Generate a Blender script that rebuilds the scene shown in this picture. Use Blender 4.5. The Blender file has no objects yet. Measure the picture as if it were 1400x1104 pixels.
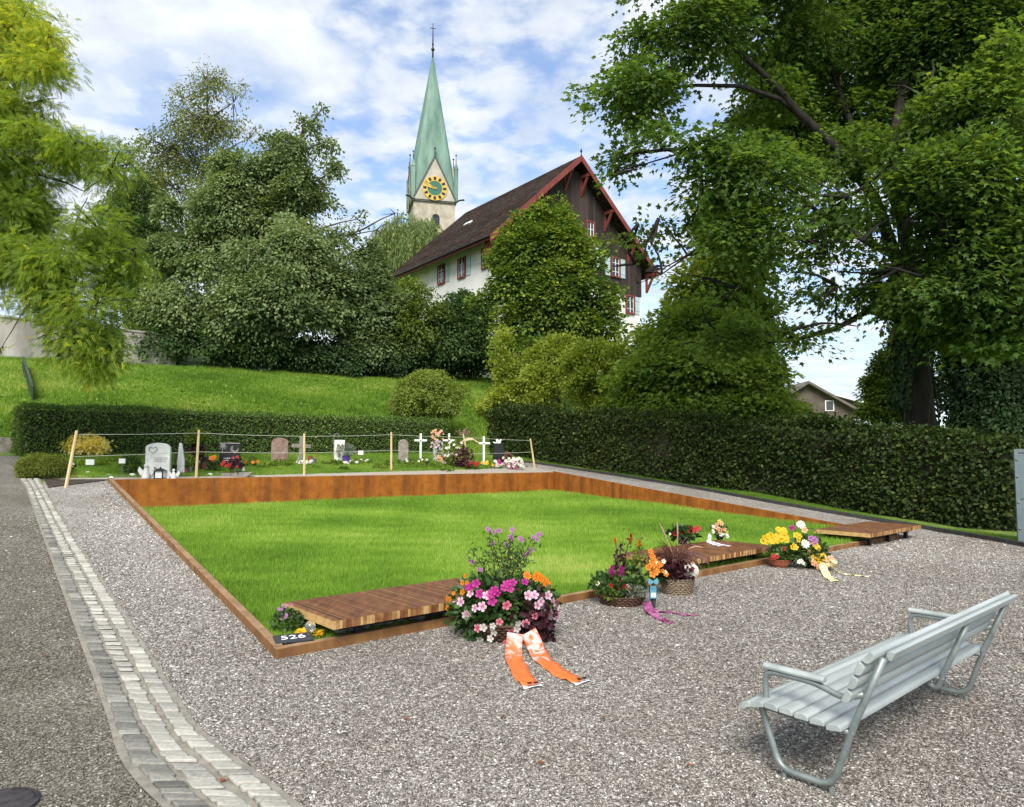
import bpy, bmesh, math, random
import numpy as np
from mathutils import Vector, Matrix

R = math.radians
rng = np.random.default_rng(11)
random.seed(11)
sc = bpy.context.scene
COL = sc.collection

# ------------------------------------------------------------------ camera, sky, sun, exposure
F, W0, CX, CY = 980.0, 1400.0, 700.0, 552.0
PITCH, CZ = R(4.0), 1.6
cam_d = bpy.data.cameras.new('camera')
cam = bpy.data.objects.new('camera', cam_d)
COL.objects.link(cam)
cam.location = (0, 0, CZ)
cam.rotation_euler = (R(90) + PITCH, 0, 0)
cam_d.sensor_fit = 'HORIZONTAL'
cam_d.sensor_width = 36.0
cam_d.lens = F / W0 * 36.0
cam_d.clip_start = 0.05
cam_d.clip_end = 3000
sc.camera = cam

SUN_EL, SUN_AZ = R(44), R(-176)          # azimuth measured from +Y towards +X
sun_d = bpy.data.lights.new('sun', 'SUN')
sun_d.energy = 2.8
sun_d.angle = R(28)
sun_d.color = (1.0, 0.95, 0.86)
sun = bpy.data.objects.new('sun', sun_d)
COL.objects.link(sun)
sdir = Vector((math.sin(SUN_AZ) * math.cos(SUN_EL), math.cos(SUN_AZ) * math.cos(SUN_EL), math.sin(SUN_EL)))
sun.rotation_euler = sdir.to_track_quat('Z', 'Y').to_euler()
sun.location = (0, 0, 60)

sc.view_settings.view_transform = 'Standard'
sc.view_settings.look = 'None'
sc.view_settings.exposure = 0.86
sc.view_settings.gamma = 1.0
sc.cycles.diffuse_bounces = 8
sc.cycles.transmission_bounces = 12


def NT(tree):
    """tiny node helper"""
    def add(t, **kw):
        n = tree.nodes.new(t)
        for k, v in kw.items():
            if k.startswith('in_'):
                n.inputs[k[3:].replace('_', ' ')].default_value = v
            else:
                setattr(n, k, v)
        return n
    return add, tree.links.new


def ramp(n, stops):
    cr = n.color_ramp
    while len(cr.elements) > 1:
        cr.elements.remove(cr.elements[0])
    cr.elements[0].position = stops[0][0]
    cr.elements[0].color = (*stops[0][1], 1)
    for p, c in stops[1:]:
        e = cr.elements.new(p)
        e.color = (*c, 1)
    return n


def make_world():
    w = bpy.data.worlds.new('World')
    sc.world = w
    w.use_nodes = True
    t = w.node_tree
    t.nodes.clear()
    add, link = NT(t)
    out = add('ShaderNodeOutputWorld')
    bg = add('ShaderNodeBackground')
    bg.inputs['Strength'].default_value = 0.12
    sky = add('ShaderNodeTexSky', sky_type='NISHITA')
    sky.sun_disc = False
    sky.sun_elevation = SUN_EL
    sky.sun_rotation = SUN_AZ
    sky.air_density = 1.0
    sky.dust_density = 1.2
    sky.ozone_density = 1.6
    tc = add('ShaderNodeTexCoord')
    sep = add('ShaderNodeSeparateXYZ')
    link(tc.outputs['Generated'], sep.inputs[0])
    def math_(op, a, b=None, clamp=False):
        n = add('ShaderNodeMath', operation=op, use_clamp=clamp)
        for i, v in enumerate((a, b)):
            if v is None:
                continue
            if isinstance(v, (int, float)):
                n.inputs[i].default_value = v
            else:
                link(v, n.inputs[i])
        return n.outputs[0]
    zc = math_('MAXIMUM', sep.outputs['Z'], 0.0)
    den = math_('ADD', zc, 0.11)
    px = math_('DIVIDE', sep.outputs['X'], den)
    py = math_('DIVIDE', sep.outputs['Y'], den)
    comb = add('ShaderNodeCombineXYZ')
    link(px, comb.inputs[0]); link(py, comb.inputs[1])
    def noise(scale, detail, rough, off=(0, 0, 0), dist=0.0, stretch=(1, 1, 1)):
        mp = add('ShaderNodeMapping')
        mp.inputs['Location'].default_value = off
        mp.inputs['Scale'].default_value = stretch
        link(comb.outputs[0], mp.inputs['Vector'])
        n = add('ShaderNodeTexNoise')
        n.inputs['Scale'].default_value = scale
        n.inputs['Detail'].default_value = detail
        n.inputs['Roughness'].default_value = rough
        n.inputs['Distortion'].default_value = dist
        link(mp.outputs[0], n.inputs['Vector'])
        return n.outputs['Fac']
    def smooth(v, a, b):
        n = add('ShaderNodeMapRange', interpolation_type='SMOOTHSTEP')
        link(v, n.inputs['Value'])
        n.inputs['From Min'].default_value = a
        n.inputs['From Max'].default_value = b
        return n.outputs['Result']
    # mackerel clouds
    alto = smooth(noise(9.0, 5, 0.5, (3.1, 1.7, 0), 0.1, (1.0, 0.95, 1)), 0.32, 0.60)
    big = smooth(noise(1.15, 4, 0.55, (7.4, 2.2, 0)), 0.30, 0.62)
    # a heavy bank low on the left of the view
    bank_n = noise(1.6, 5, 0.5, (1.3, 9.2, 0), 0.05)
    bx = math_('ADD', math_('MULTIPLY', sep.outputs['X'], -1.0), math_('MULTIPLY', bank_n, 0.55))
    bank = smooth(bx, 0.42, 0.50)
    bank_gap = smooth(noise(1.3, 3, 0.5, (4.1, 3.3, 0)), 0.30, 0.52)
    bank = math_('MULTIPLY', bank, bank_gap)
    cover = math_('MAXIMUM', math_('MULTIPLY', alto, math_('ADD', math_('MULTIPLY', big, 0.45), 0.55)), bank)
    # low bright streaks near the horizon
    low = math_('SUBTRACT', 1.0, smooth(sep.outputs['Z'], 0.02, 0.30))
    mpz = add('ShaderNodeMapping'); mpz.inputs['Scale'].default_value = (1.2, 1.2, 16)
    link(tc.outputs['Generated'], mpz.inputs['Vector'])
    nz = add('ShaderNodeTexNoise'); nz.inputs['Scale'].default_value = 2.2; nz.inputs['Detail'].default_value = 4
    link(mpz.outputs[0], nz.inputs['Vector'])
    streak = smooth(nz.outputs['Fac'], 0.36, 0.58)
    lowc = math_('MULTIPLY', low, math_('ADD', math_('MULTIPLY', streak, 0.7), 0.3))
    cover = math_('MAXIMUM', cover, lowc, True)
    cover = math_('ADD', math_('MULTIPLY', cover, 0.79), 0.16)
    shade = noise(4.6, 5, 0.62, (2.0, 5.5, 0), 0.05)
    cr = ramp(add('ShaderNodeValToRGB'), [(0.30, (3.3, 3.65, 4.15)), (0.52, (4.25, 4.5, 4.8)), (0.72, (5.2, 5.35, 5.5))])
    link(shade, cr.inputs[0])
    tint = add('ShaderNodeMix', data_type='RGBA', blend_type='MULTIPLY')
    tint.inputs['Factor'].default_value = 1.0
    link(sky.outputs[0], tint.inputs['A'])
    tint.inputs['B'].default_value = (1.0, 1.10, 1.22, 1)
    mix = add('ShaderNodeMix', data_type='RGBA')
    link(cover, mix.inputs['Factor'])
    link(tint.outputs['Result'], mix.inputs['A'])
    link(cr.outputs['Color'], mix.inputs['B'])
    link(mix.outputs['Result'], bg.inputs['Color'])
    link(bg.outputs[0], out.inputs['Surface'])


make_world()

# ------------------------------------------------------------------ pixel -> world helpers, terrain
CP, SP = math.cos(PITCH), math.sin(PITCH)


def ray(px, py):
    cx, cz = (px - CX) / F, -(py - CY) / F
    return Vector((cx, CP - cz * SP, SP + cz * CP))


CAM = Vector((0, 0, CZ))


def at(px, py, Y):
    d = ray(px, py)
    return CAM + d * (Y / d.y)


def onz(px, py, z):
    d = ray(px, py)
    return CAM + d * ((z - CZ) / d.z)


def sstep(a, b, v):
    t = np.clip((v - a) / (b - a), 0, 1)
    return t * t * (3 - 2 * t)


P0 = onz(378, 903, 0); P1 = onz(1230, 737, 0)
UX, UY = (P1 - P0).xy.normalized()
NX, NY = -UY, UX
P3 = onz(146, 698.7, 0.35); P2 = onz(757, 672, 0.35)
HA = at(33, 600, 19.3); HB = at(612, 600, 29.5)          # the box hedge line
HN = Vector((-(HB - HA).y, (HB - HA).x)).normalized()


def sval(x, y):
    return (x - P0.x) * NX + (y - P0.y) * NY


def g(x, y):
    x = np.asarray(x, float); y = np.asarray(y, float)
    s = sval(x, y)
    z = 0.08 * np.clip(s, 0, 12.2) + 0.1 * np.clip(s - 12.2, 0, 5.6) + 0.02 * np.clip(s - 17.8, 0, 10)
    dh = (x + 12.9) * -0.4 + (y - 19) * 0.917
    w = (x - HA.x) * HN.x + (y - HA.y) * HN.y
    hill = np.minimum(1.45 + 0.245 * dh, 10.0)
    m = sstep(0.5, 5.5, w) * (1 - sstep(4, 20, x - 0.1 * (y - 30)))
    z = z + np.maximum(hill - z, 0) * m
    s2 = sstep(6, 9, x) * 0.0
    return z + s2


def gz(x, y):
    return float(g(x, y))


def G(px, py, off=0.0):
    """where the sight line through a picture point meets the ground"""
    d = ray(px, py)
    lo = 0.5
    t = 1.0
    while t < 160:
        p = CAM + d * t
        if p.z < gz(p.x, p.y) + off:
            break
        lo = t
        t += 0.1
    hi = t
    for _ in range(30):
        m = (lo + hi) / 2
        p = CAM + d * m
        if p.z < gz(p.x, p.y) + off:
            hi = m
        else:
            lo = m
    return CAM + d * hi


def lawn_z(x, y):
    return 0.045 + 0.0250 * np.clip(sval(np.asarray(x, float), np.asarray(y, float)), 0, 13)


# ------------------------------------------------------------------ object helpers
def tag(o, label=None, cat=None, group=None, kind=None):
    if label: o['label'] = label
    if cat: o['category'] = cat
    if group: o['group'] = group
    if kind: o['kind'] = kind
    return o


def thing(name, label, cat, loc, group=None, rz=0.0):
    o = bpy.data.objects.new(name, None)
    COL.objects.link(o)
    o.location = loc
    o.rotation_euler = (0, 0, rz)
    o.empty_display_size = 0.2
    return tag(o, label, cat, group)


def wloc(o):
    v = Vector((0, 0, 0))
    while o is not None:
        v += o.location
        o = o.parent
    return v


def link_mesh(name, me, m, parent=None, smooth=False):
    o = bpy.data.objects.new(name, me)
    COL.objects.link(o)
    if m is not None:
        for mm in (m if isinstance(m, (list, tuple)) else [m]):
            me.materials.append(mm)
    if smooth:
        me.polygons.foreach_set('use_smooth', np.ones(len(me.polygons), bool))
    if parent is not None:
        o.parent = parent
    return o


def np_mesh(name, V, L, S, m, parent=None, tone=None, smooth=False, world=True):
    """V (n,3), L flat loop indices, S polygon sizes"""
    V = np.asarray(V, np.float32)
    if parent is not None and world:
        V = V - np.array(wloc(parent), np.float32)
    me = bpy.data.meshes.new(name)
    me.vertices.add(len(V)); me.vertices.foreach_set('co', V.ravel())
    me.loops.add(len(L)); me.loops.foreach_set('vertex_index', np.asarray(L, np.int32))
    S = np.asarray(S, np.int32)
    me.polygons.add(len(S))
    me.polygons.foreach_set('loop_start', np.concatenate([[0], np.cumsum(S)[:-1]]).astype(np.int32))
    me.update(calc_edges=True)
    if tone is not None:
        a = me.attributes.new('tone', 'FLOAT', 'POINT')
        a.data.foreach_set('value', np.asarray(tone, np.float32))
    return link_mesh(name, me, m, parent, smooth)


class MB:
    """collects shapes in world (or local) coordinates and links them as one mesh object"""
    def __init__(s):
        s.v = []; s.f = []; s.mi = []; s.cur = 0

    def add(s, vs, fs):
        k = len(s.v)
        s.v += [tuple(v) for v in vs]
        s.f += [tuple(i + k for i in f) for f in fs]
        s.mi += [s.cur] * len(fs)
        return s

    def box(s, c, size, rz=0.0, mat=None):
        x, y, z = (d / 2 for d in size)
        vs = [Vector((i * x, j * y, k * z)) for k in (-1, 1) for j in (-1, 1) for i in (-1, 1)]
        m = mat if mat is not None else Matrix.Rotation(rz, 3, 'Z')
        c = Vector(c)
        return s.add([c + m @ v for v in vs],
                     [(0, 2, 3, 1), (4, 5, 7, 6), (0, 1, 5, 4), (2, 6, 7, 3), (0, 4, 6, 2), (1, 3, 7, 5)])

    def bar(s, a, b, w, h, up=(0, 0, 1)):
        """rectangular bar from a to b, w across, h along up"""
        a, b = Vector(a), Vector(b)
        d = (b - a); L = d.length; d.normalize()
        side = d.cross(Vector(up)).normalized()
        u2 = side.cross(d)
        m = Matrix((side, d, u2)).transposed()
        return s.box((a + b) / 2, (w, L, h), mat=m)

    def tube(s, pts, rad, n=8, cap=True):
        pts = [Vector(p) for p in pts]
        k = len(pts)
        if isinstance(rad, (int, float)): rad = [rad] * k
        prev = None
        vs = []
        for i, p in enumerate(pts):
            t = (pts[min(i + 1, k - 1)] - pts[max(i - 1, 0)])
            if t.length < 1e-9: t = Vector((0, 0, 1))
            t.normalize()
            if prev is None:
                a = t.cross(Vector((0, 0, 1)) if abs(t.z) < 0.9 else Vector((1, 0, 0))).normalized()
            else:
                a = (prev - t * prev.dot(t))
                a = a.normalized() if a.length > 1e-6 else t.orthogonal().normalized()
            prev = a
            b = t.cross(a)
            for j in range(n):
                q = 2 * math.pi * j / n
                vs.append(p + (a * math.cos(q) + b * math.sin(q)) * rad[i])
        fs = [(i * n + j, i * n + (j + 1) % n, (i + 1) * n + (j + 1) % n, (i + 1) * n + j) for i in range(k - 1) for j in range(n)]
        if cap:
            fs += [tuple(range(n - 1, -1, -1)), tuple((k - 1) * n + j for j in range(n))]
        return s.add(vs, fs)

    def lathe(s, prof, c=(0, 0, 0), n=20, sx=1.0, sy=1.0):
        c = Vector(c)
        vs = []
        for r, z in prof:
            for j in range(n):
                q = 2 * math.pi * j / n
                vs.append(c + Vector((r * math.cos(q) * sx, r * math.sin(q) * sy, z)))
        k = len(prof)
        fs = [(i * n + j, i * n + (j + 1) % n, (i + 1) * n + (j + 1) % n, (i + 1) * n + j) for i in range(k - 1) for j in range(n)]
        fs += [tuple(range(n - 1, -1, -1)), tuple((k - 1) * n + j for j in range(n))]
        return s.add(vs, fs)

    def prism(s, poly, o, ex, ey, ez, d0, d1):
        """polygon poly (x,y) on axes ex,ey at o, extruded along ez from d0 to d1"""
        o, ex, ey, ez = Vector(o), Vector(ex), Vector(ey), Vector(ez)
        n = len(poly)
        vs = [o + ex * x + ey * y + ez * d for d in (d0, d1) for x, y in poly]
        fs = [tuple(range(n - 1, -1, -1)), tuple(range(n, 2 * n))]
        fs += [(i, (i + 1) % n, n + (i + 1) % n, n + i) for i in range(n)]
        return s.add(vs, fs)

    def blob(s, c, r, n=10, m=7, jit=0.0, seed=0):
        """rounded lump"""
        rr = random.Random(seed)
        c = Vector(c)
        r = Vector(r) if not isinstance(r, (int, float)) else Vector((r, r, r))
        vs = [c + Vector((0, 0, -r.z))]
        for i in range(1, m):
            th = math.pi * i / m
            for j in range(n):
                q = 2 * math.pi * j / n
                k = 1 + rr.uniform(-jit, jit)
                vs.append(c + Vector((r.x * math.sin(th) * math.cos(q) * k, r.y * math.sin(th) * math.sin(q) * k, -r.z * math.cos(th) * k)))
        vs.append(c + Vector((0, 0, r.z)))
        fs = [(0, 1 + (j + 1) % n, 1 + j) for j in range(n)]
        for i in range(m - 2):
            for j in range(n):
                a = 1 + i * n
                fs.append((a + j, a + (j + 1) % n, a + n + (j + 1) % n, a + n + j))
        a = 1 + (m - 2) * n
        fs += [(a + j, a + (j + 1) % n, len(vs) - 1) for j in range(n)]
        return s.add(vs, fs)

    def build(s, name, m, parent=None, smooth=False, bevel=0.0, world=True, auto=False):
        me = bpy.data.meshes.new(name)
        off = wloc(parent) if (parent is not None and world) else Vector((0, 0, 0))
        me.from_pydata([Vector(v) - off for v in s.v], [], s.f)
        me.update()
        if any(s.mi):
            me.polygons.foreach_set('material_index', s.mi)
        bm = bmesh.new(); bm.from_mesh(me)
        bmesh.ops.recalc_face_normals(bm, faces=bm.faces)
        bm.to_mesh(me); bm.free()
        o = link_mesh(name, me, m, parent, smooth)
        if bevel:
            b = o.modifiers.new('bevel', 'BEVEL'); b.width = bevel; b.segments = 2; b.limit_method = 'ANGLE'
        return o


def copy_thing(o, loc=None, label=None, rz=None):
    def cp(a, parent):
        c = a.copy(); COL.objects.link(c)
        c.parent = parent
        for ch in a.children: cp(ch, c)
        return c
    c = cp(o, None)
    if loc is not None: c.location = loc
    if rz is not None: c.rotation_euler = (0, 0, rz)
    if label: c['label'] = label
    return c


# ------------------------------------------------------------------ materials
MATS = {}


def mat(name, col, rough=0.75, col2=None, scale=6.0, bump=None, metal=0.0, spec=0.35, stretch=(1, 1, 1), lo=0.35, hi=0.65, detail=5, coat=0.0):
    m = bpy.data.materials.new(name); m.use_nodes = True
    t = m.node_tree; add, link = NT(t)
    b = t.nodes['Principled BSDF']
    b.inputs['Roughness'].default_value = rough
    b.inputs['Metallic'].default_value = metal
    b.inputs['Specular IOR Level'].default_value = spec
    b.inputs['Base Color'].default_value = (*col, 1)
    tc = add('ShaderNodeTexCoord'); mp = add('ShaderNodeMapping')
    mp.inputs['Scale'].default_value = stretch
    link(tc.outputs['Object'], mp.inputs['Vector'])
    if col2 is not None:
        n = add('ShaderNodeTexNoise'); n.inputs['Scale'].default_value = scale; n.inputs['Detail'].default_value = detail
        n.inputs['Roughness'].default_value = 0.6
        link(mp.outputs[0], n.inputs['Vector'])
        r = ramp(add('ShaderNodeValToRGB'), [(lo, col), (hi, col2)])
        link(n.outputs['Fac'], r.inputs[0]); link(r.outputs['Color'], b.inputs['Base Color'])
    if bump:
        n2 = add('ShaderNodeTexNoise'); n2.inputs['Scale'].default_value = bump[0]; n2.inputs['Detail'].default_value = 4
        link(mp.outputs[0], n2.inputs['Vector'])
        bp = add('ShaderNodeBump'); bp.inputs['Strength'].default_value = bump[1]; bp.inputs['Distance'].default_value = bump[2] if len(bump) > 2 else 0.02
        link(n2.outputs['Fac'], bp.inputs['Height']); link(bp.outputs[0], b.inputs['Normal'])
    MATS[name] = m
    return m


def leafmat(name, stops, trans=0.35, gloss=0.06, groughness=0.5, tboost=1.35):
    gloss = gloss * 0.45
    m = bpy.data.materials.new(name); m.use_nodes = True
    t = m.node_tree; t.nodes.clear(); add, link = NT(t)
    out = add('ShaderNodeOutputMaterial')
    a = add('ShaderNodeAttribute', attribute_name='tone')
    r = ramp(add('ShaderNodeValToRGB'), stops)
    link(a.outputs['Fac'], r.inputs[0])
    d = add('ShaderNodeBsdfDiffuse'); link(r.outputs['Color'], d.inputs['Color'])
    tr = add('ShaderNodeBsdfTranslucent')
    mul = add('ShaderNodeMix', data_type='RGBA', blend_type='MULTIPLY'); mul.inputs['Factor'].default_value = 1
    link(r.outputs['Color'], mul.inputs['A']); mul.inputs['B'].default_value = (tboost * 1.1, tboost, tboost * 0.5, 1)
    link(mul.outputs['Result'], tr.inputs['Color'])
    m1 = add('ShaderNodeMixShader'); m1.inputs[0].default_value = trans
    link(d.outputs[0], m1.inputs[1]); link(tr.outputs[0], m1.inputs[2])
    gl = add('ShaderNodeBsdfGlossy'); gl.inputs['Roughness'].default_value = groughness
    m2 = add('ShaderNodeMixShader'); m2.inputs[0].default_value = gloss
    link(m1.outputs[0], m2.inputs[1]); link(gl.outputs[0], m2.inputs[2])
    link(m2.outputs[0], out.inputs['Surface'])
    return m


def gravel_mat(name, cols, scale, bump=0.8, tint2=None, dist=0.012):
    m = bpy.data.materials.new(name); m.use_nodes = True
    t = m.node_tree; add, link = NT(t)
    b = t.nodes['Principled BSDF']; b.inputs['Roughness'].default_value = 0.62; b.inputs['Specular IOR Level'].default_value = 0.4
    tc = add('ShaderNodeTexCoord')
    warp = add('ShaderNodeTexNoise'); warp.inputs['Scale'].default_value = scale * 0.35; warp.inputs['Detail'].default_value = 2
    link(tc.outputs['Object'], warp.inputs['Vector'])
    mixv = add('ShaderNodeVectorMath', operation='MULTIPLY_ADD')
    link(warp.outputs['Color'], mixv.inputs[0]); mixv.inputs[1].default_value = (0.03, 0.03, 0.03); link(tc.outputs['Object'], mixv.inputs[2])
    v = add('ShaderNodeTexVoronoi'); v.inputs['Scale'].default_value = scale; v.inputs['Randomness'].default_value = 1
    link(mixv.outputs[0], v.inputs['Vector'])
    sepc = add('ShaderNodeSeparateColor'); link(v.outputs['Color'], sepc.inputs[0])
    r = ramp(add('ShaderNodeValToRGB'), cols); link(sepc.outputs[0], r.inputs[0])
    big = add('ShaderNodeTexNoise'); big.inputs['Scale'].default_value = 0.55; big.inputs['Detail'].default_value = 6; big.inputs['Roughness'].default_value = 0.62
    link(tc.outputs['Object'], big.inputs['Vector'])
    br = ramp(add('ShaderNodeValToRGB'), [(0.35, tint2 or (0.78, 0.75, 0.70)), (0.62, (1.12, 1.12, 1.14))])
    link(big.outputs['Fac'], br.inputs[0])
    mx = add('ShaderNodeMix', data_type='RGBA', blend_type='MULTIPLY'); mx.inputs['Factor'].default_value = 1
    link(r.outputs['Color'], mx.inputs['A']); link(br.outputs['Color'], mx.inputs['B'])
    link(mx.outputs['Result'], b.inputs['Base Color'])
    bp = add('ShaderNodeBump'); bp.inputs['Strength'].default_value = bump; bp.inputs['Distance'].default_value = dist; bp.invert = True
    link(v.outputs['Distance'], bp.inputs['Height']); link(bp.outputs[0], b.inputs['Normal'])
    return m


def stone_attr_mat(name, stops, rough=0.55, tex=None):
    m = bpy.data.materials.new(name); m.use_nodes = True
    t = m.node_tree; add, link = NT(t)
    b = t.nodes['Principled BSDF']; b.inputs['Roughness'].default_value = rough; b.inputs['Specular IOR Level'].default_value = 0.45
    a = add('ShaderNodeAttribute', attribute_name='tone')
    r = ramp(add('ShaderNodeValToRGB'), stops); link(a.outputs['Fac'], r.inputs[0])
    if tex:
        tc = add('ShaderNodeTexCoord'); n = add('ShaderNodeTexNoise'); n.inputs['Scale'].default_value = tex; n.inputs['Detail'].default_value = 5; n.inputs['Roughness'].default_value = .7
        link(tc.outputs['Object'], n.inputs['Vector'])
        ma = add('ShaderNodeMath', operation='MULTIPLY_ADD'); link(n.outputs['Fac'], ma.inputs[0]); ma.inputs[1].default_value = .9; ma.inputs[2].default_value = -.45
        sm = add('ShaderNodeMath', operation='ADD'); link(ma.outputs[0], sm.inputs[0]); link(a.outputs['Fac'], sm.inputs[1]); link(sm.outputs[0], r.inputs[0])
        bp = add('ShaderNodeBump'); bp.inputs['Strength'].default_value = .8; bp.inputs['Distance'].default_value = .008; link(n.outputs['Fac'], bp.inputs['Height']); link(bp.outputs[0], b.inputs['Normal'])
    link(r.outputs['Color'], b.inputs['Base Color'])
    return m


M_TERRAIN = mat('turf soil', (0.09, 0.155, 0.022), 0.95, (0.16, 0.24, 0.036), 1.3, bump=(14, 0.6, 0.05))
M_LAWN = mat('lawn soil', (.10, .17, .02), .95, (.17, .26, .03), 3, bump=(60, .8, .03))
GR = [(0.0, (0.062, 0.053, 0.042)), (.30, (0.167, 0.147, 0.124)), (.58, (0.296, 0.271, 0.238)), (.80, (0.486, 0.454, 0.410)), (1.0, (0.791, 0.767, 0.713))]
M_GRAVEL = gravel_mat('grey gravel', GR, 75)
M_PATH = gravel_mat('worn path gravel', [(0.0, (.05, .043, .030)), (.5, (.135, .120, .090)), (.85, (.25, .23, .185)), (1.0, (.42, .40, .35))], 85, .7, (.66, .62, .52))
M_STONES = stone_attr_mat('loose gravel stones', GR)
M_PSTONES = stone_attr_mat('loose path stones', [(0.0, (.055, .049, .038)), (.5, (.165, .150, .120)), (.85, (.30, .28, .235)), (1.0, (.52, .50, .45))])
M_SETT = stone_attr_mat('granite setts', [(0.0, (0.10, 0.098, 0.088)), (0.35, (0.20, 0.192, 0.168)), (0.75, (0.37, 0.355, 0.305)), (1.0, (0.50, 0.485, 0.42))], 0.65, 38)
M_MORTAR = mat('sandy mortar', (0.19, 0.175, 0.145), 0.95, (0.29, 0.27, 0.225), 14, bump=(120, 0.5, 0.006))
M_KERB = mat('kerb concrete', (0.16, 0.15, 0.135), 0.9, (0.30, 0.285, 0.26), 5, bump=(60, 0.4, 0.01))
M_KERBD = mat('dark kerb steel', (0.03, 0.03, 0.028), 0.8, (0.06, 0.055, 0.05), 9, bump=(40, 0.3, 0.01))
M_SAND = mat('sandy strip', (0.30, 0.26, 0.21), 0.95, (0.42, 0.38, 0.32), 10, bump=(90, 0.6, 0.01))
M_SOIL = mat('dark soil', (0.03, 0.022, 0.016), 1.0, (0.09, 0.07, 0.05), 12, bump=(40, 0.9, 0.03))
M_BLACK = mat('black polished granite', (0.012, 0.012, 0.014), 0.18, spec=0.5)
M_SLATE = mat('dark slate', (.045, .047, .048), 0.6, (.09, .09, .088), 4, bump=(12, 0.2))
M_WSTONE = mat('white marble', (0.62, 0.61, 0.58), 0.5, (0.80, 0.79, 0.76), 5, bump=(30, 0.12))
M_RSTONE = mat('reddish sandstone', (0.20, 0.115, 0.09), 0.9, (0.34, 0.24, 0.20), 7, bump=(26, 0.5, 0.02))
M_GSTONE = mat('grey brown stone', (0.17, 0.145, 0.12), 0.9, (0.33, 0.29, 0.25), 6, bump=(24, 0.5, 0.02))
M_WALLST = mat('weathered concrete wall', (0.20, 0.185, 0.165), 0.95, (0.42, 0.39, 0.35), 0.6, bump=(8, 0.4, 0.03), stretch=(1, 1, 0.35))
M_LOWWALL = mat('rough low wall stone', (0.13, 0.115, 0.095), 0.95, (0.24, 0.215, 0.18), 5, bump=(18, 0.7, 0.03))
M_WHITEP = mat('white paint', (0.78, 0.78, 0.76), 0.5)
M_CARD = mat('white card', (0.80, 0.81, 0.80), 0.6)
M_BAMBOO = mat('pale timber stake', (0.52, 0.38, 0.18), 0.7, (0.66, 0.52, 0.30), 8, stretch=(1, 1, 0.15))
M_STRING = mat('white string', (0.62, 0.60, 0.52), 0.9)
M_STEELD = mat('dark green painted metal', (0.02, 0.04, 0.025), 0.5)
M_BLKMET = mat('black metal', (0.02, 0.02, 0.022), 0.45, metal=0.3)
M_GLASS = mat('smoky glass', (0.05, 0.055, 0.06), 0.08, spec=0.6)
M_TERRA = mat('terracotta', (0.30, 0.085, 0.04), 0.75, (0.40, 0.14, 0.07), 6)
M_PURPOT = mat('purple glazed pot', (0.10, 0.05, 0.30), 0.4)
M_GREYPOT = mat('grey pot', (0.16, 0.165, 0.16), 0.6)
M_BARK = mat('bark', (0.045, 0.036, 0.028), 0.95, (0.11, 0.095, 0.078), 5, bump=(9, 1.0, 0.06), stretch=(1, 1, 0.25))
M_BARKD = mat('dark bark', (0.012, 0.010, 0.008), 0.95, (0.032, 0.027, 0.021), 5, bump=(9, 1.0, 0.06), stretch=(1, 1, 0.25))
M_TWIG = mat('woody stems', (0.03, 0.024, 0.016), 0.95, (0.06, 0.05, 0.035), 6)

# foliage
L_MAPLE = leafmat('maple leaves', [(0, (.050, .100, .022)), (.45, (.098, .180, .034)), (.8, (.155, .245, .044)), (.985, (.22, .30, .05)), (1, (.42, .30, .06))], 0.5, 0.03, tboost=1.5)
L_YMAPLE = leafmat('young maple leaves', [(0, (.065, .125, .024)), (.45, (.125, .215, .036)), (.85, (.22, .32, .05)), (1, (.34, .42, .08))], 0.5, 0.03, tboost=1.5)
L_ROB = leafmat('robinia leaves', [(0, (0.106, 0.183, 0.026)), (.5, (0.224, 0.329, 0.041)), (.82, (0.389, 0.476, 0.054)), (1, (0.661, 0.610, 0.048))], 0.5, 0.03)
L_CORN = leafmat('broad tree leaves', [(0, (.078, .122, .046)), (.5, (.165, .235, .088)), (.85, (.25, .32, .125)), (1, (.37, .42, .20))], 0.36, 0.04)
L_BIRCH = leafmat('birch leaves', [(0, (0.072, 0.102, 0.030)), (0.5, (0.156, 0.192, 0.060)), (1, (0.324, 0.336, 0.132))], 0.4, 0.04)
L_WILLOW = leafmat('willow leaves', [(0, (0.10, 0.15, 0.045)), (0.5, (0.19, 0.26, 0.08)), (1, (0.30, 0.36, 0.14))], 0.4, 0.04)
L_DARK = leafmat('dark shrub leaves', [(0, (.026, .058, .018)), (.5, (.056, .112, .030)), (.9, (.11, .18, .048)), (1, (.17, .23, .07))], 0.28, 0.03)
L_LIME = leafmat('bright tree leaves', [(0, (.055, .105, .018)), (.45, (.125, .205, .030)), (.85, (.27, .345, .048)), (1, (.46, .48, .08))], 0.4, 0.03)
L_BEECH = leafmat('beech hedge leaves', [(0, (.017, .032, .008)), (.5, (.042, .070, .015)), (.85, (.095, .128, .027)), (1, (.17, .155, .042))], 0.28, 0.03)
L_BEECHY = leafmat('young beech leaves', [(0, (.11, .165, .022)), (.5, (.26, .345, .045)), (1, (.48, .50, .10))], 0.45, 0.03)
L_BOX = leafmat('clipped hedge leaves', [(0, (.050, .10, .022)), (.5, (.115, .20, .040)), (.9, (.19, .29, .065)), (1, (.38, .42, .20))], 0.3, 0.04)
L_GOLD = leafmat('golden shrub leaves', [(0, (.36, .34, .04)), (.5, (.74, .66, .12)), (1, (.88, .82, .42))], 0.4, 0.03)
L_OLIVE = leafmat('olive bush leaves', [(0, (.066, .108, .018)), (.5, (.155, .22, .036)), (1, (.30, .36, .075))], 0.35, 0.03)
L_CONIF = leafmat('clipped conifer needles', [(0, (.06, .085, .014)), (.5, (.15, .19, .030)), (1, (.28, .30, .06))], 0.25, 0.03)
L_IVY = leafmat('ivy leaves', [(0, (.018, .042, .016)), (.5, (.038, .080, .026)), (1, (.085, .145, .045))], 0.18, 0.05)
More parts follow.
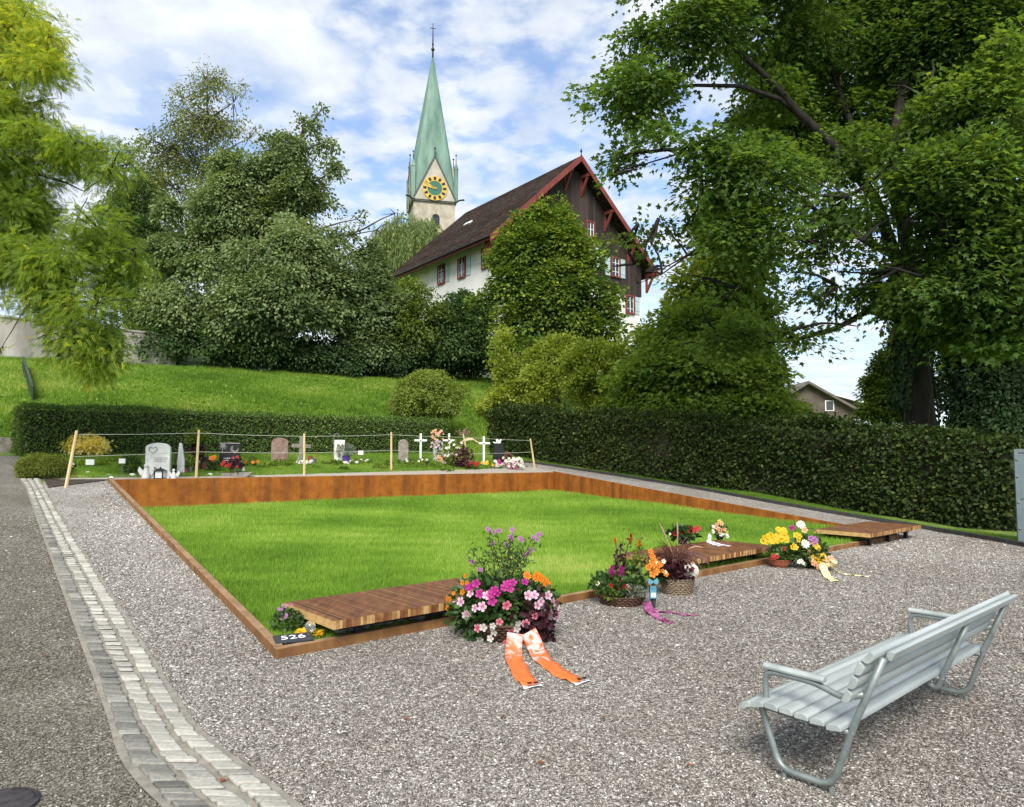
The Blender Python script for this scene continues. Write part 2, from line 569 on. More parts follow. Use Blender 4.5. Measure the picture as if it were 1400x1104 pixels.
L_GRASS = leafmat('lawn grass', [(0, (.10, .20, .024)), (.5, (.20, .36, .042)), (.85, (.32, .49, .07)), (1, (.48, .55, .17))], 0.35, 0.03)
L_MEADOW = leafmat('meadow grass', [(0, (.075, .16, .018)), (.5, (.165, .30, .034)), (.85, (.28, .41, .062)), (1, (.44, .48, .14))], 0.35, 0.03)
L_PLANT = leafmat('plant leaves', [(0, (0.020, 0.05, 0.014)), (0.5, (0.05, 0.11, 0.024)), (0.9, (0.11, 0.19, 0.04)), (1, (0.2, 0.26, 0.09))], 0.3, 0.07)
L_SILVER = leafmat('silver leaves', [(0, (0.14, 0.16, 0.13)), (0.5, (0.26, 0.29, 0.24)), (1, (0.5, 0.52, 0.46))], 0.2, 0.05)
L_PURPLE = leafmat('dark purple leaves', [(0, (0.018, 0.004, 0.010)), (0.5, (0.05, 0.012, 0.022)), (1, (0.12, 0.035, 0.05))], 0.25, 0.08)
L_REDGRASS = leafmat('red grass blades', [(0, (0.05, 0.016, 0.014)), (0.5, (0.12, 0.045, 0.035)), (1, (0.24, 0.12, 0.09))], 0.3, 0.08)


def petal(name, c, c2=None, eye=None):
    e = eye or tuple(x * .55 for x in c)
    return leafmat(name, [(0, e), (.22, tuple((x * .6 + y * .4) * .9 for x, y in zip(c, e))), (.5, c), (1, c2 or c)], 0.3, 0.03, tboost=1.0)


F_PINK = petal('pale pink petals', (0.74, 0.42, 0.54), (0.84, 0.66, 0.74), (.45, .05, .16))
F_DEEP = petal('deep pink petals', (0.72, 0.16, 0.24), (0.78, 0.38, 0.46), (.35, .02, .06))
F_MAGENTA = petal('magenta petals', (0.42, 0.015, 0.22), (0.55, 0.06, 0.32))
F_WHITE = petal('white petals', (0.74, 0.72, 0.66), (0.84, 0.83, 0.80), (.6, .42, .25))
F_CREAM = petal('cream petals', (0.74, 0.70, 0.50), (0.84, 0.82, 0.68))
F_ORANGE = petal('orange petals', (0.75, 0.20, 0.015), (0.82, 0.32, 0.03))
F_YELLOW = petal('yellow petals', (0.80, 0.50, 0.015), (0.85, 0.62, 0.05))
F_RED = petal('red petals', (0.42, 0.018, 0.018), (0.55, 0.05, 0.04))
F_LILAC = petal('lilac petals', (0.36, 0.13, 0.34), (0.50, 0.24, 0.46))
F_PEACH = petal('peach petals', (0.76, 0.36, 0.20), (0.82, 0.52, 0.34))
M_EYE = mat('flower centre', (0.30, 0.04, 0.08), 0.7)

# ------------------------------------------------------------------ foliage builders
def T_kite(w=0.34, fold=0.10):
    return np.array([(0, 0, 0), (w, .42, fold), (0, 1, -.08), (-w, .42, fold)], float), [(0, 1, 2), (0, 2, 3)]


def T_oval(w=0.32):
    return np.array([(0, 0, 0), (w * .8, .28, .06), (w, .6, .05), (0, 1, -.10), (-w, .6, .05), (-w * .8, .28, .06)], float), [(0, 1, 2, 3), (0, 3, 4, 5)]


def T_maple():
    h = [(.30, -.06, -.04), (.24, .20, .05), (.58, .42, -.05), (.22, .52, .05)]
    v = [(0, 0, .02)] + h + [(0, 1, -.10)] + [(-x, y, z) for x, y, z in reversed(h)]
    return np.array(v, float), [(0, 1, 2), (0, 2, 3), (0, 3, 4), (0, 4, 5), (0, 5, 6), (0, 6, 7), (0, 7, 8), (0, 8, 9)]


def T_pinnate(pairs=6, lw=0.055, ll=0.20, droop=0.35):
    v = []; f = []
    for i in range(pairs):
        y = 0.12 + 0.86 * i / pairs
        for sgn in (-1, 1):
            k = len(v); dz = -droop * y * y
            v += [(0, y, dz), (sgn * ll * .5, y + lw + .03, dz + .02), (sgn * ll, y + .07, dz - .03), (sgn * ll * .5, y - lw + .03, dz + .0)]
            f.append((k, k + 1, k + 2, k + 3))
    k = len(v); dz = -droop
    v += [(0, .92, dz), (lw, 1.02, dz), (0, 1.02 + ll * .6, dz - .03), (-lw, 1.02, dz)]
    f.append((k, k + 1, k + 2, k + 3))
    return np.array(v, float), f


def T_flower(n=5, cup=0.25):
    v = [(0, 0, 0)]; f = []
    for i in range(n):
        q = 2 * math.pi * i / n; d = 2 * math.pi / n * .47
        k = len(v)
        v += [(.62 * math.cos(q - d), .62 * math.sin(q - d), cup * .75), (.93 * math.cos(q - d * .62), .93 * math.sin(q - d * .62), cup * .7), (.99 * math.cos(q), .99 * math.sin(q), cup),
              (.93 * math.cos(q + d * .62), .93 * math.sin(q + d * .62), cup * .7), (.62 * math.cos(q + d), .62 * math.sin(q + d), cup * .75)]
        f += [(0, k, k + 1, k + 2), (0, k + 2, k + 3, k + 4)]
    return np.array(v, float), f


def T_blade(w=0.06, bend=0.35):
    return np.array([(-w, 0, 0), (w, 0, 0), (w * .7, .55, bend * .25), (-w * .7, .55, bend * .25), (0, 1, bend)], float), [(0, 1, 2, 3), (3, 2, 4)]


def unit(a):
    return a / np.maximum(np.linalg.norm(a, axis=1, keepdims=True), 1e-9)


class Leaves:
    """gathers leaves as arrays and links them as one mesh"""
    def __init__(s):
        s.V = []; s.L = []; s.S = []; s.T = []; s.n = 0

    def put(s, pos, nrm, dr, size, tmpl, tone):
        pos = np.asarray(pos, float); N = len(pos)
        if N == 0: return s
        tv, tf = tmpl
        dr = unit(np.asarray(dr, float)); nrm = np.asarray(nrm, float)
        side = unit(np.cross(dr, nrm)); nn = np.cross(side, dr)
        size = np.broadcast_to(np.asarray(size, float), (N,))[:, None, None]
        V = pos[:, None, :] + size * (tv[None, :, 0:1] * side[:, None] + tv[None, :, 1:2] * dr[:, None] + tv[None, :, 2:3] * nn[:, None])
        k = len(tv)
        fl = np.array([i for f in tf for i in f]); fs = np.array([len(f) for f in tf])
        s.V.append(V.reshape(-1, 3))
        s.L.append((fl[None, :] + (np.arange(N) * k)[:, None] + s.n).ravel())
        s.S.append(np.tile(fs, N))
        s.T.append(np.repeat(np.broadcast_to(np.asarray(tone, float), (N,)), k))
        s.n += N * k
        return s

    def build(s, name, m, parent=None, world=True):
        return np_mesh(name, np.concatenate(s.V), np.concatenate(s.L), np.concatenate(s.S), m, parent, np.concatenate(s.T), world=world)


def clump(p, seed, sc_):
    """smooth pseudo noise in -1..1 of points p"""
    r = np.random.default_rng(seed)
    v = np.zeros(len(p))
    for i in range(6):
        k = r.normal(size=3); k /= np.linalg.norm(k)
        v += np.sin(p @ k * sc_ * (0.6 + 0.35 * i) + r.uniform(0, 6.28)) / (1 + .3 * i)
    return v / 2.6


def blob_points(blobs, n, fill=0.42, rough=0.28, seed=1, cut=-0.35, cs=1.6):
    """n points spread over ellipsoids ((x,y,z),(rx,ry,rz)[,weight]); returns points, outward vectors, blob index"""
    w = np.array([(b[1][0] * b[1][1] * b[1][2]) ** 0.75 * (b[2] if len(b) > 2 else 1) for b in blobs])
    idx = rng.choice(len(blobs), size=int(n * 1.7), p=w / w.sum())
    C = np.array([b[0] for b in blobs])[idx]; Rr = np.array([b[1] for b in blobs])[idx]
    d = unit(rng.normal(size=(len(idx), 3)))
    r = rng.random(len(idx)) ** fill
    r = r * (1 + rough * clump(d * 3 + idx[:, None] * 1.7, seed, 1.5) + rng.normal(0, .05, len(idx)))
    P = C + d * Rr * r[:, None]
    keep = clump(P, seed + 5, cs) > cut + rng.normal(0, .15, len(P))
    P, d, idx = P[keep][:n], d[keep][:n], idx[keep][:n]
    return P, d, idx


def sprays(lv, P, out, m, rad, size, tmpl, up=0.7, droop=0.3, tone=(0.45, 0.2), flat=0.12, tseed=3, tcs=0.9, tclump=0.22, hang=0.25):
    """round each point a loose flat spray of m leaves"""
    N = len(P)
    n = unit(up * np.array([[0, 0, 1.0]]) + (1 - up) * out + rng.normal(0, .22, (N, 3)))
    a = unit(np.cross(n, rng.normal(size=(N, 3)))); b = np.cross(n, a)
    q = rng.random((N, m)) * 2 * np.pi; rr = np.sqrt(rng.random((N, m))) * rad * rng.uniform(.7, 1.25, (N, 1))
    off = a[:, None] * (np.cos(q) * rr)[..., None] + b[:, None] * (np.sin(q) * rr)[..., None] + n[:, None] * rng.normal(0, flat * rad, (N, m))[..., None]
    pos = P[:, None] + off
    pos[..., 2] -= droop * rr ** 2 / max(rad, 1e-6)
    dr = unit((off + out[:, None] * rad * .6 + rng.normal(0, .25 * rad, (N, m, 3))).reshape(-1, 3) + np.array([0, 0, -hang * rad]))
    nn = unit((n[:, None] + rng.normal(0, .35, (N, m, 3))).reshape(-1, 3))
    t = tone[0] + tclump * clump(P, tseed, tcs) + rng.normal(0, tone[1] * .55, N)
    t = (t[:, None] + rng.normal(0, tone[1] * .7, (N, m))).ravel()
    lv.put(pos.reshape(-1, 3), nn, dr, size * rng.uniform(.7, 1.2, N * m), tmpl, np.clip(t, 0, 0.97))
    return lv


def pxblobs(rows):
    """(px, py, depth, rx px, ry px, rz m [,weight]) -> blobs"""
    o = []
    for r in rows:
        px, py, Y, a, b, c = r[:6]
        p = at(px, py, Y)
        o.append(((p.x, p.y, p.z), (a * Y / F, c, b * Y / F)) + ((r[6],) if len(r) > 6 else ()))
    return o


def limb(mb, p, q, r0, r1, sag=0.12, k=7, n=6, seed=0):
    rr = random.Random(seed)
    p, q = Vector(p), Vector(q); d = q - p; L = d.length
    pts = []; rad = []
    w = Vector((rr.uniform(-1, 1), rr.uniform(-1, 1), rr.uniform(-.5, 1))) * L * sag
    for i in range(k):
        t = i / (k - 1)
        pts.append(p + d * t + w * math.sin(math.pi * t) + Vector((rr.uniform(-1, 1), rr.uniform(-1, 1), rr.uniform(-1, 1))) * L * .018 * (0 < i < k - 1))
        rad.append(r0 + (r1 - r0) * t)
    mb.tube(pts, rad, n)
    return pts


def grow_tree(name, label, cat, base, blobs, lm, tmpl, size, n, m, rad, trunk_r, bark, group=None, top=None, twigs=160, tone=(0.45, .2), up=.65,
              droop=.35, fill=.42, rough=.28, cut=-.35, cs=1.6, seed=1, extra=None, crown_base=None, tclump=.22, hang=.25, tcs=.9, trunk_pts=None, limb_r=None, frill=3, frs=.42, attach=None):
    root = thing(name, label, cat, base, group)
    nb0 = len(blobs)
    fr_ = random.Random(seed * 7 + 1)
    for b in list(blobs):
        for _ in range(frill):
            dv = Vector((fr_.gauss(0, 1), fr_.gauss(0, .6), fr_.gauss(.35, .9))).normalized(); k_ = fr_.uniform(.65, 1.25)
            rr0 = b[1]; s_ = frs * fr_.uniform(.6, 1.15)
            blobs = blobs + [((b[0][0] + dv.x * rr0[0] * k_, b[0][1] + dv.y * rr0[1] * k_, b[0][2] + dv.z * rr0[2] * k_), tuple(x * s_ for x in rr0), 1.1)]
    blobs = [(b[0], tuple(max(x - rad * .32, x * .62) for x in b[1])) + tuple(b[2:]) for b in blobs]
    P, out, idx = blob_points(blobs, n, fill, rough, seed, cut, cs)
    lv = Leaves()
    sprays(lv, P, out, m, rad, size, tmpl, up, droop, tone, tseed=seed + 2, tclump=tclump, hang=hang, tcs=tcs)
    lv.build('crown', lm, root)
    tb = MB()
    base = Vector(base)
    C = [Vector(b[0]) for b in blobs[:nb0]]
    cen = sum(C, Vector()) / len(C)
    zt = max(c.z for c in C)
    if top is None: top = Vector((cen.x, cen.y, zt))
    if trunk_pts is None:
        trunk_pts = [base - Vector((0, 0, .3)), base + (top - base) * .12 + Vector((.03, 0, 0)), base + (top - base) * .4 + Vector((-.05, .04, 0)), base + (top - base) * .7, top]
    k = len(trunk_pts)
    tb.tube(trunk_pts, [trunk_r * (1.25 if i == 0 else 1 - .88 * i / (k - 1)) for i in range(k)], 9)
    def on_trunk(z):
        for i in range(k - 1):
            a, b = trunk_pts[i], trunk_pts[i + 1]
            if a.z <= z <= b.z or i == k - 2:
                t = min(max((z - a.z) / max(b.z - a.z, 1e-6), 0), 1)
                return a + (b - a) * t
        return base
    z0 = base.z + (crown_base if crown_base is not None else (zt - base.z) * .25)
    for i, b in enumerate(blobs):
        c = Vector(b[0])
        if i >= nb0:
            p_c = Vector(blobs[(i - nb0) // max(frill, 1)][0]); limb(tb, p_c, c + (c - p_c) * .3, trunk_r * .12, trunk_r * .03, .1, 5, 5, seed=i + 7)
            continue
        hz = max(z0, c.z - (c - on_trunk(c.z)).length * .6)
        hz = min(hz, trunk_pts[-1].z * .96 + trunk_pts[0].z * .04)
        s = on_trunk(hz)
        if attach:
            s = min(attach, key=lambda a: (a - c).length)
        r = limb_r or max(trunk_r * .30, .02)
        limb(tb, s, c, r, r * .28, .10, seed=seed * 100 + i)
    if twigs:
        for j in rng.choice(len(P), size=min(twigs, len(P)), replace=False):
            c = Vector(blobs[idx[j]][0]); q = Vector(P[j])
            limb(tb, c + (q - c) * .1, q, trunk_r * .10, trunk_r * .03, .12, 5, 4, seed=int(j))
    if extra: extra(tb)
    tb.build('trunk', bark, root, smooth=True)
    return root


def rand_in_poly(poly, n):
    P = np.array([(p[0], p[1]) for p in poly], float)
    lo, hi = P.min(0), P.max(0)
    out = []
    got = 0
    while got < n:
        q = lo + rng.random((max(n, 1000), 2)) * (hi - lo)
        q = q[in_poly(q, P)]
        out.append(q); got += len(q)
    return np.concatenate(out)[:n]


def in_poly(q, P):
    c = np.zeros(len(q), bool); j = len(P) - 1
    for i in range(len(P)):
        xi, yi = P[i]; xj, yj = P[j]
        with np.errstate(divide='ignore', invalid='ignore'):
            h = ((yi > q[:, 1]) != (yj > q[:, 1])) & (q[:, 0] < (xj - xi) * (q[:, 1] - yi) / (yj - yi) + xi)
        c ^= h
        j = i
    return c


def area(poly):
    P = np.array([(p[0], p[1]) for p in poly]); x, y = P[:, 0], P[:, 1]
    return abs(np.dot(x, np.roll(y, -1)) - np.dot(y, np.roll(x, -1))) / 2


def grass(name, poly, n, zf, size, width, m, label=None, cat=None, near=None, tone=.5, lean=.35, seed=5, cs=.8, parent=None, kind='stuff', grow=.45, hole=None, amp=.20):
    q = rand_in_poly(poly, int(n * (3.0 if near else 1)))
    d = np.hypot(q[:, 0], q[:, 1])
    if near:
        keep = rng.random(len(q)) < np.clip((near / d) ** 1.6, 0.02, 1)
        q = q[keep]; d = d[keep]
    if hole is not None:
        k = ~in_poly(q, np.array([(p[0], p[1]) for p in hole])); q = q[k]; d = d[k]
    N = len(q)
    z = zf(q[:, 0], q[:, 1])
    f = np.maximum(d / (near or d.mean()), .8) ** grow
    P3_ = np.column_stack([q, z])
    t = tone + amp * clump(P3_, seed, cs) + .17 * clump(P3_, seed + 1, cs * 5) + .10 * clump(P3_, seed + 7, cs * 15) + rng.normal(0, .17, N)
    h = size * f * rng.uniform(.55, 1.25, N) * (1 + .25 * clump(P3_, seed + 2, 3.0))
    a = rng.random(N) * 2 * np.pi; w = width * f * rng.uniform(.7, 1.3, N)
    ln = lean * h * rng.random(N); b = rng.random(N) * 2 * np.pi
    dx, dy = np.cos(a) * w / 2, np.sin(a) * w / 2
    V = np.empty((N, 3, 3))
    V[:, 0] = np.column_stack([q[:, 0] - dx, q[:, 1] - dy, z - .01])
    V[:, 1] = np.column_stack([q[:, 0] + dx, q[:, 1] + dy, z - .01])
    V[:, 2] = np.column_stack([q[:, 0] + np.cos(b) * ln, q[:, 1] + np.sin(b) * ln, z + h])
    o = np_mesh(name, V.reshape(-1, 3), np.arange(3 * N), np.full(N, 3), m, parent, np.repeat(np.clip(t, 0, 1), 3))
    return tag(o, label, cat, None, kind)


# ------------------------------------------------------------------ ground sheets
def sheet(name, poly, zf, m, step=0.5, off=0.0, hole=None, kind='structure', extent=None, xs=None, ys=None):
    """a ground sheet cut along the edges of poly (and of an opening), following zf"""
    bm = bmesh.new()
    if poly is not None:
        lo = [min(p[i] for p in poly) for i in (0, 1)]; hi = [max(p[i] for p in poly) for i in (0, 1)]
        xs = np.arange(lo[0], hi[0] + step, step); ys = np.arange(lo[1], hi[1] + step, step)
    gv = [[bm.verts.new((float(x), float(y), 0)) for x in xs] for y in ys]
    for j in range(len(ys) - 1):
        for i in range(len(xs) - 1):
            bm.faces.new((gv[j][i], gv[j][i + 1], gv[j + 1][i + 1], gv[j + 1][i]))
    for pl, keep_in in ((poly, True), (hole, False)):
        if pl is None: continue
        P = [Vector((p[0], p[1], 0)) for p in pl]
        for i in range(len(P)):
            a, b = P[i], P[(i + 1) % len(P)]
            n = Vector((-(b - a).y, (b - a).x, 0)).normalized()
            L = (b - a).length; mid = (a + b) / 2
            fs = [f for f in bm.faces if (f.calc_center_median() - mid).length < L / 2 + 3 * step + 4]
            ge = list({e for f in fs for e in f.edges}) + list({v for f in fs for v in f.verts}) + fs
            bmesh.ops.bisect_plane(bm, geom=ge, plane_co=a, plane_no=n, dist=1e-5)
        cen = np.array([f.calc_center_median()[:2] for f in bm.faces])
        ins = in_poly(cen, np.array([(p.x, p.y) for p in P]))
        bm.faces.ensure_lookup_table()
        kill = [f for f, i_ in zip(bm.faces, ins) if i_ != keep_in]
        bmesh.ops.delete(bm, geom=kill, context='FACES')
    co = np.array([v.co[:2] for v in bm.verts])
    z = zf(co[:, 0], co[:, 1]) + off
    for v, zz in zip(bm.verts, z): v.co.z = float(zz)
    me = bpy.data.meshes.new(name); bm.to_mesh(me); bm.free()
    o = link_mesh(name, me, m, None, True)
    return tag(o, kind=kind)


FR = [P0, P1, P2, P3]
FRC = sum(FR, Vector()) / 4


def axis(a, b, fine0, fine1, step, growth=1.35):
    v = list(np.arange(fine0, fine1 + step / 2, step))
    s = step
    while v[-1] < b: s *= growth; v.append(v[-1] + s)
    s = step
    while v[0] > a: s *= growth; v.insert(0, v[0] - s)
    return v


def shrink(poly, d):
    c = sum((Vector(p).to_3d() if len(p) == 2 else Vector(p) for p in poly), Vector()) / len(poly)
    return [Vector(p) + (c - Vector(p)).normalized() * d for p in poly]


FR_IN = shrink(FR, 0.03)
sheet('ground', None, g, M_TERRAIN, 0.7, 0.0, hole=FR_IN, xs=axis(-700, 700, -22, 16, .7), ys=axis(-40, 1500, -3, 52, .7))
sheet('lawn', FR_IN, lawn_z, M_LAWN, 0.5, -0.012)

# channel edges traced on the ground
CH_L = [G(*p) for p in [(28, 655), (37, 668), (52, 709), (68, 751), (91, 812), (114, 874), (136, 930), (155, 979), (176, 1050), (204, 1076), (233, 1104), (262, 1130)]]
CH_R = [G(*p) for p in [(52, 655), (59, 668), (80, 705), (105, 746), (132, 789), (160, 833), (190, 882), (219, 929), (274, 1018), (320, 1043), (393, 1104), (435, 1135)]]
BACK_L = G(62, 659)
KERB_PX = [(700, 631), (730, 634.5), (800, 645), (880, 657.5), (960, 671), (1050, 688), (1130, 702), (1200, 714), (1260, 723), (1320, 734), (1380, 745), (1440, 757)]
KERB = [G(*p) for p in KERB_PX]
BK_A, BK_B = G(60, 655), G(722, 639)            # kerb behind the back panel
vback = (P3 - P0).normalized()
gravel_poly = [p.xy for p in CH_R[1:]] + [Vector((-0.5, 0.3)), Vector((9, 0.3)), Vector((14, 6))] + [p.xy for p in reversed(KERB)] + [BK_B.xy + Vector((0, -.0)), P2.xy + Vector((-.25, .35)), P3.xy + Vector((.2, .45)), BACK_L.xy + Vector((0, -.05))]
sheet('gravel_ground', gravel_poly, g, M_GRAVEL, 0.6, 0.006, hole=FR_IN)
path_poly = [p.xy for p in CH_L] + [Vector((-0.9, 0.3)), Vector((-7, 0.3)), Vector((-16, 12)), Vector((-17.5, 19.5)), at(26, 620, 19.2).xy, at(30, 640, 17.5).xy]
sheet('gravel_path', path_poly, g, M_PATH, 0.6, 0.006)

# ------------------------------------------------------------------ cobbled gutter
def resample(pts, n):
    P = np.array([tuple(p) for p in pts]); d = np.concatenate([[0], np.cumsum(np.linalg.norm(np.diff(P, axis=0), axis=1))])
    t = np.linspace(0, d[-1], n)
    return np.column_stack([np.interp(t, d, P[:, i]) for i in range(3)]), d[-1]


def make_channel():
    nn = 160
    L = np.array([tuple(p) for p in CH_L]); Rr = np.array([tuple(p) for p in CH_R])
    cl, tot = resample([(Vector(a) + Vector(b)) / 2 for a, b in zip(CH_L, CH_R)], nn)
    l2, _ = resample(CH_L, nn); r2, _ = resample(CH_R, nn)
    # smooth
    ker = np.ones(9) / 9
    for A in (l2, r2):
        for i in range(3):
            A[:, i] = np.convolve(np.pad(A[:, i], 4, mode='edge'), ker, 'valid')
    mb = MB()
    vs = []
    for i in range(nn):
        for f in np.linspace(-.10, 1.10, 7):
            p = l2[i] * (1 - f) + r2[i] * f
            vs.append((p[0], p[1], gz(p[0], p[1]) + .015 - .006 * math.sin(math.pi * min(max(f, 0), 1))))
    mb.add(vs, [(i * 7 + j, i * 7 + j + 1, (i + 1) * 7 + j + 1, (i + 1) * 7 + j) for i in range(nn - 1) for j in range(6)])
    V = []; Lp = []; S = []; T = []; k = 0
    rr = random.Random(4)
    tt = np.linspace(0, tot, nn)
    def P_(t, f):
        a = np.array([np.interp(t, tt, l2[:, i]) for i in range(2)]); b = np.array([np.interp(t, tt, r2[:, i]) for i in range(2)])
        return a * (1 - f) + b * f
    rows = [(0.0, .285, .12), (.355, .635, .72), (.715, .99, .70)]
    for ri, (f0, f1, tn) in enumerate(rows):
        t = 0.02
        while t < tot - .1:
            w = rr.uniform(.085, .15)
            ga = rr.uniform(.012, .030)
            a0 = f0 + rr.uniform(-.02, .03); a1 = f1 + rr.uniform(-.03, .02)
            sk = rr.uniform(-.02, .02)
            near = min(1, t / tot)
            c4 = [P_(t + ga / 2, a0), P_(t + ga / 2 + sk, a1), P_(t + w - ga / 2 + sk, a1), P_(t + w - ga / 2, a0)]
            c = sum(c4) / 4
            top = .019 + rr.uniform(-.003, .004) - (.006 if ri == 1 else 0)
            ring = []
            for (sc2, dz) in ((1.0, 0.002), (1.0, top * .6), (.95, top * .95), (.80, top)):
                for j in range(4):
                    # 8-gon rounded outline
                    for e in (.07, .93):
                        q = c4[j] * (1 - e) + c4[(j + 1) % 4] * e
                        p = c + (q - c) * (sc2 * rr.uniform(.955, 1.03))
                        ring.append((p[0], p[1], gz(c[0], c[1]) + .011 + dz + rr.uniform(-.0015, .0015)))
            V += ring
            for lv_ in range(3):
                for j in range(8):
                    Lp += [k + lv_ * 8 + j, k + lv_ * 8 + (j + 1) % 8, k + (lv_ + 1) * 8 + (j + 1) % 8, k + (lv_ + 1) * 8 + j]; S.append(4)
            Lp += [k + 24 + j for j in range(8)]; S.append(8)
            tn2 = tn if ri else (.30 if near > .5 else .30 + (.5 - near) * .7)
            tone = np.clip(tn2 + rr.gauss(0, .13), 0, 1)
            T += [tone + rr.uniform(-.05, .05) for _ in range(32)]
            k += 32
            t += w
    o = np_mesh('cobble_gutter', V, Lp, S, M_SETT, None, T)
    tag(o, kind='structure')
    mo = mb.build('gutter_bed', M_MORTAR, None, smooth=True)
    tag(mo, kind='structure')


make_channel()


def strip(mb, pts, w, h, base=-.12, off=0.0):
    """kerb of width w (to the left of the run), top h above the ground"""
    pts, _ = resample(pts, max(len(pts) * 3, 8))
    n = len(pts); vs = []
    for i in range(n):
        t = Vector(pts[min(i + 1, n - 1)]) - Vector(pts[max(i - 1, 0)]); t.z = 0; t.normalize()
        s = Vector((-t.y, t.x, 0))
        p = Vector(pts[i]); z = gz(p.x, p.y)
        for a, dz in ((0, base), (0, h), (w, h), (w, base)):
            q = p + s * (a + off); vs.append((q.x, q.y, z + dz))
    fs = [(i * 4 + j, i * 4 + j + 1, i * 4 + 5 + j, i * 4 + 4 + j) for i in range(n - 1) for j in range(3)]
    fs += [(0, 1, 2, 3), ((n - 1) * 4 + 3, (n - 1) * 4 + 2, (n - 1) * 4 + 1, (n - 1) * 4)]
    mb.add(vs, fs)


k1 = MB(); strip(k1, KERB, .07, .085)
tag(k1.build('kerb', M_KERBD, None), kind='structure')
k2 = MB(); strip(k2, [BK_A, (BK_A * .5 + BK_B * .5), BK_B], .14, .045)
tag(k2.build('grave_kerb', M_KERB, None), kind='structure')
sandp = [P3.xy + Vector((-.3, -.1)), P2.xy + Vector((.25, .1)), BK_B.xy + Vector((.2, 0)), BK_A.xy]
sheet('sandy_strip', [Vector((p.x, p.y)) for p in sandp], g, M_SAND, .5, .012, hole=FR_IN)
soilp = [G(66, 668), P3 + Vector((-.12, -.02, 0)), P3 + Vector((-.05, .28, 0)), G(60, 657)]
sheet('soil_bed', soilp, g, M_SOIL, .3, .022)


# ------------------------------------------------------------------ loose gravel as real stones
def stones(name, poly, dens, size, m, rmax, tone=(.5, .26), hole=None, seed=2, cap=200000):
    A = area(poly)
    q = rand_in_poly(poly, int(min(A * dens, 2.5e6)))
    d = np.hypot(q[:, 0], q[:, 1])
    keep = rng.random(len(q)) < np.clip((3.2 / np.maximum(d, .5)) ** 1.5, 0, 1) * (1 - sstep(.5 * rmax, rmax, d))
    # only what lies before the camera
    keep &= (q[:, 1] > np.abs(q[:, 0]) * 1.0 + .6)
    q = q[keep]; d = d[keep]
    if hole is not None:
        k = ~in_poly(q, np.array([(p[0], p[1]) for p in hole])); q = q[k]; d = d[k]
    q = q[:cap]; d = d[:cap]
    N = len(q)
    z = g(q[:, 0], q[:, 1]) + .008
    base = np.array([(1, 0, 0), (0, 1, 0), (-1, 0, 0), (0, -1, 0), (0, 0, 1), (0, 0, -1)], float)
    sz = size * rng.lognormal(0, .33, N) * np.maximum(d / 4.5, 1) ** .5
    scl = np.column_stack([rng.uniform(1.1, 2.3, N), rng.uniform(.55, .95, N), rng.uniform(.35, .7, N)]) * sz[:, None] / 2
    V = base[None] * scl[:, None] + rng.normal(0, .16, (N, 6, 3)) * sz[:, None, None] / 2
    a = rng.random(N) * 6.283; tl = rng.normal(0, .35, N)
    ct, st = np.cos(tl)[:, None], np.sin(tl)[:, None]
    y2 = V[..., 1] * ct - V[..., 2] * st; z2 = V[..., 1] * st + V[..., 2] * ct
    ca, sa = np.cos(a)[:, None], np.sin(a)[:, None]
    X = V[..., 0] * ca - y2 * sa; Y = V[..., 0] * sa + y2 * ca
    V = np.stack([X + q[:, 0:1], Y + q[:, 1:2], z2 + z[:, None]], -1)
    F8 = np.array([(0, 1, 4), (1, 2, 4), (2, 3, 4), (3, 0, 4), (1, 0, 5), (2, 1, 5), (3, 2, 5), (0, 3, 5)])
    Lp = (F8.ravel()[None] + (np.arange(N) * 6)[:, None]).ravel()
    P_ = np.column_stack([q, z])
    t = tone[0] + (.20 if 'path' in name else .17) * clump(P_, seed, .75) + rng.normal(0, tone[1], N)
    o = np_mesh(name, V.reshape(-1, 3), Lp, np.full(N * 8, 3), m, None, np.repeat(np.clip(t, 0, 1), 6))
    return tag(o, 'loose grey and white stone chips strewn over the gravel ground' if 'path' not in name else 'small brownish grit lying on the worn path left of the gutter', 'gravel', None, 'stuff')


near_gravel = [CH_R[i].xy for i in range(3, len(CH_R))] + [Vector((-.5, .6)), Vector((8, .6)), Vector((14, 13)), Vector((9.3, 14.2)), P1.xy, P0.xy, P3.xy]
stones('gravel', near_gravel, 12000, .0098, M_STONES, 26, (.49, .235), hole=FR_IN, cap=560000)
stones('path_gravel', [CH_L[i].xy for i in range(2, len(CH_L))] + [Vector((-.9, .6)), Vector((-7, .6)), Vector((-15, 16))], 5600, .0105, M_PSTONES, 20, (.5, .22), cap=170000)


